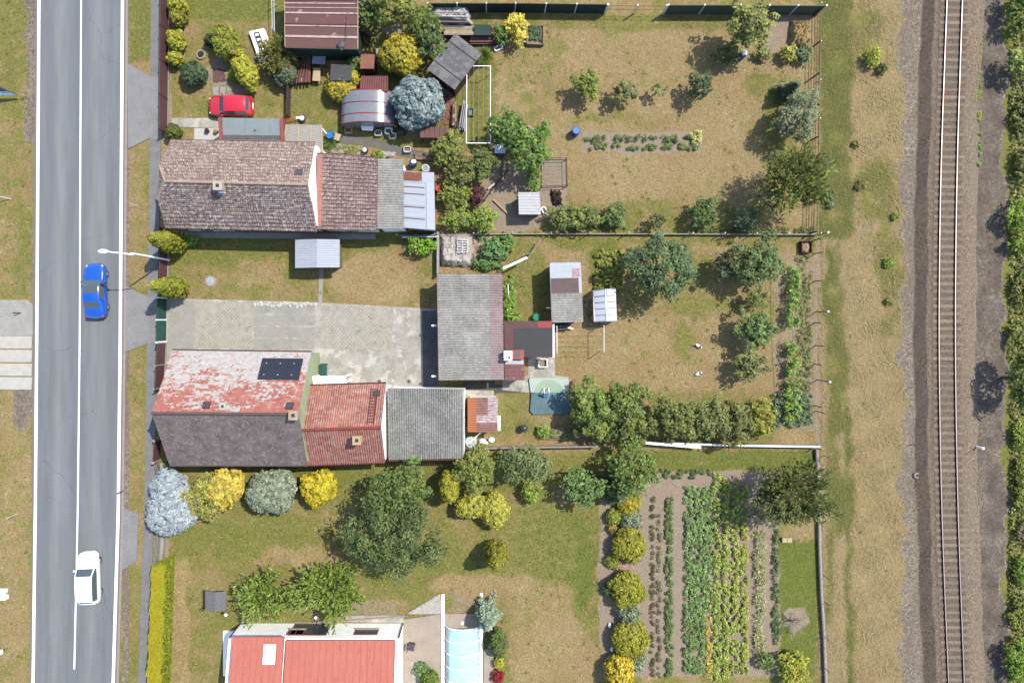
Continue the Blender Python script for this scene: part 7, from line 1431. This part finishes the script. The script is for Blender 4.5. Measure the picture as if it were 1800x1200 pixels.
# playhouse / well house with curved roof
c = g(384, 1060); t = thing('grill_house', 'small wishing-well house with a curved grey shingle roof on the lawn', 'well house', c); hx = g(384, 1057); mb = MB(); pts = [(hx.x+.62*math.cos(k*PI/3), hx.y+.62*math.sin(k*PI/3)) for k in range(6)]
for i in range(6): mb.obox(Vector(pts[i]), Vector(pts[(i+1) % 6]), .14, 0, .6, .04)
mb.build('wall', mat('hex_wall', L(120, 70, 66), .25, 4, .9), t); P = gl([(361, 1038), (398, 1039), (397, 1073), (361, 1072)], 1.9); m0 = (P[0]+P[1])/2; m1 = (P[3]+P[2])/2; m0.z = m1.z = 2.1
for a, b in ((0, 3), (1, 2)):
    r_ = MB(); roof_grid(r_, P[b], P[a], m0, m1, 'flat', thick=.06); r_.build('roof', mat('shingle_grey', L(136, 134, 134), .2, 6, .9, bump=.5) if 'shingle_grey' not in bpy.data.materials else bpy.data.materials['shingle_grey'], t)
for k in (0, 3): MB().cyl(pts[k][0], pts[k][1], .5, 1.95, .05, .05, 8).build('post', M['woodd'], t)
# ball lamps in the cherry trees
post(424, 1057, 2.2, 'garden lamp with a white globe left of the left cherry tree', M['dark'], .03, 'garden_lamp', 'lamp', (.13, M['white']), (-.5, -.2)); post(577, 1048, 4.0, 'garden lamp globe poking out of the larger cherry tree', M['dark'], .03, 'garden_lamp', 'lamp', (.12, M['white']), (-.1, -.1))
for i, (px, py) in enumerate(((1071, 1097), (1075, 1139))): c = g(px, py); mb = MB(); mb.ell((c.x, c.y, .15), (.13, .22, .15), 10, 6, .1, sd=i); mb.build('white_stone', M['white'], None, ['upper white stone among the rock bed shrubs', 'lower white stone among the rock bed shrubs'][i], 'stone')
c = g(1381, 947); t = thing('bee_box', 'pair of pale wooden boxes in the grass below the dark spreading conifer', 'box', c)
for s_ in (-.22, .22): MB().box(c.x+s_-.2, c.x+s_+.2, c.y-.2, c.y+.2, 0, .35).build('box', M['cream'], t)
# netted run frame
P = gl([(951, 281), (995, 281), (996, 328), (951, 330)]); t = thing('netted_run', 'low wire-netted run frame over bare earth beside the bright green tree', 'run', (sum(P, Vector())/4).to_tuple()); fr = MB()
for i in range(4): a, b = P[i], P[(i+1) % 4]; fr.beam(a+Vector((0, 0, .7)), b+Vector((0, 0, .7)), .04, .04); fr.beam(a+Vector((0, 0, .05)), b+Vector((0, 0, .05)), .04, .04); MB().box(a.x-.03, a.x+.03, a.y-.03, a.y+.03, 0, .72).build('post', M['woodd'], t)
fr.build('frame', M['woodd'], t); nt_ = MB()
for k in range(1, 7): nt_.beam(P[0].lerp(P[1], k/7)+Vector((0, 0, .7)), P[3].lerp(P[2], k/7)+Vector((0, 0, .7)), .008, .008); nt_.beam(P[0].lerp(P[3], k/7)+Vector((0, 0, .7)), P[1].lerp(P[2], k/7)+Vector((0, 0, .7)), .008, .008)
nt_.build('netting', M['dark'], t)
fence('low_fence', 'low dark edging board along the earth run', [(893, 300), (866, 332), (852, 352)], .3, M['woodd'], M['woodd'], 3)
fence('low_fence', 'dark board fence between the golden-bed lawn and the wheelbarrow', [(511, 152), (510, 208)], 1.1, mat('fence_board', L(98, 82, 74), .3, 3, .9), M['woodd'], 2.4)
fence('low_fence', 'thin double steel rail left of the barn', [(485, -40), (487, 62)], 1.4, M['galv'], M['galv'], 2.5, rails=(1.3, .7), pr=.03)
fence('low_fence', 'pale stone edging of the golden shrub bed', [(325, 0), (326, 60), (324, 125)], .15, M['stone'], M['stone'], 9, th=.12)
fence('low_fence', 'thin dark rail behind the slatted shelter', [(805, 215), (806, 270)], .9, M['dark'], M['dark'], 3, rails=(.9,), pr=.025)
fence('concrete_wall', 'low concrete wall beside the tarp heap and lawn corner', [(771, 412), (771, 482)], .9, M['conc'], M['conc'], 4, th=.2, pr=.1, cat='wall')
fence('terrace_edge', 'wooden edging around the terrace by the pool cover', [(612, 1089), (690, 1083), (716, 1080)], .15, M['stone'], M['stone'], 9, th=.1)
# greenish-blue tank glimpsed below the bright green tree and wheelbarrow in the orchard
c = g(880, 262, .9); t = thing('water_tank', 'grey-blue metal tank half hidden below the bright green tree', 'tank', (c.x, c.y, 0)); MB().box(c.x-.5, c.x+.4, c.y-.35, c.y+.35, 0, .9).build('tank', mat('tank_blue', L(120, 140, 155), .2, 3, .5), t); MB().box(c.x-.52, c.x+.42, c.y-.37, c.y+.37, .9, .94).build('lid', M['galv'], t)
c = g(1080, 717, .5); t = thing('water_trough', 'pale blue trough glimpsed between the orchard trees', 'trough', (c.x, c.y, 0)); MB().box(c.x-.5, c.x+.5, c.y-.3, c.y+.3, 0, .5).build('body', mat('trough_blue', L(150, 175, 185), .2, 3, .4), t); MB().box(c.x-.42, c.x+.42, c.y-.22, c.y+.22, .5, .52).build('water', M['galv'], t)
# round ornaments by tarps
c = g(848, 775); mb = MB(); mb.ell((c.x, c.y, .15), (.3, .25, .2), 14, 8, .08); t = thing('bag', 'white plastic bag of sand beside the white-topped fence', 'bag', c); mb.build('body', M['white'], t, smooth=True); MB().ell((c.x+.35, c.y-.12, .14), (.16, .14, .12), 10, 6, .1).build('knot', M['plast'], t)
c = g(864, 772); mb = MB(); mb.ell((c.x, c.y, .2), (.28, .24, .22), 14, 8, .08); mb.build('bag', M['white'], None, 'round white bag lying right of the plastic sand bag', 'bag', smooth=True)
# satellite dish on the barn eaves
c = g(600, 80, 3.4); t = thing('satellite_dish', 'dark satellite dish on a white bracket at the barn eaves', 'satellite dish', (c.x, c.y, 3.0)); MB().ell((c.x, c.y, 3.55), (.32, .32, .1), 18, 6).build('dish', M['dark'], t, smooth=True); MB().beam((c.x, c.y, 3.1), (c.x, c.y-.35, 3.3), .06, .06).build('bracket', M['white'], t)
# ducks
def duck(px, py, rz, lab, up):
    c = g(px, py); t = thing('duck', lab, 'duck', c, R(rz), 'ducks on the dry lawn'); b = MB(); b.tube([(-.30, 0, .26), (-.2, 0, .22), (-.05, 0, .2), (.1, 0, .21), (.2, 0, .26), (.25, 0, .34 if up else .24), (.3, 0, .4 if up else .16), (.36, 0, .42 if up else .1)], [.02, .09, .14, .13, .09, .05, .05, .035], 12); b.build('body', M['white'], t, smooth=True, local=True)
    MB().ell((-.08, 0, .27), (.15, .12, .09), 12, 6).build('wings', M['dark'], t, smooth=True, local=True)
    MB().beam((.36, 0, .42 if up else .1), (.43, 0, .41 if up else .06), .035, .015).build('beak', M['orange'], t, local=True)
    for s_ in (-.05, .05): MB().tube([(0, s_, .12), (.01, s_, .01), (.07, s_, .01)], .012, 6).build('leg', M['orange'], t, local=True)
duck(1227, 608, 150, 'white and dark duck on the dry lawn, the upper of the two', True); duck(1227, 656, 200, 'white and dark duck on the dry lawn, the lower of the two', False)
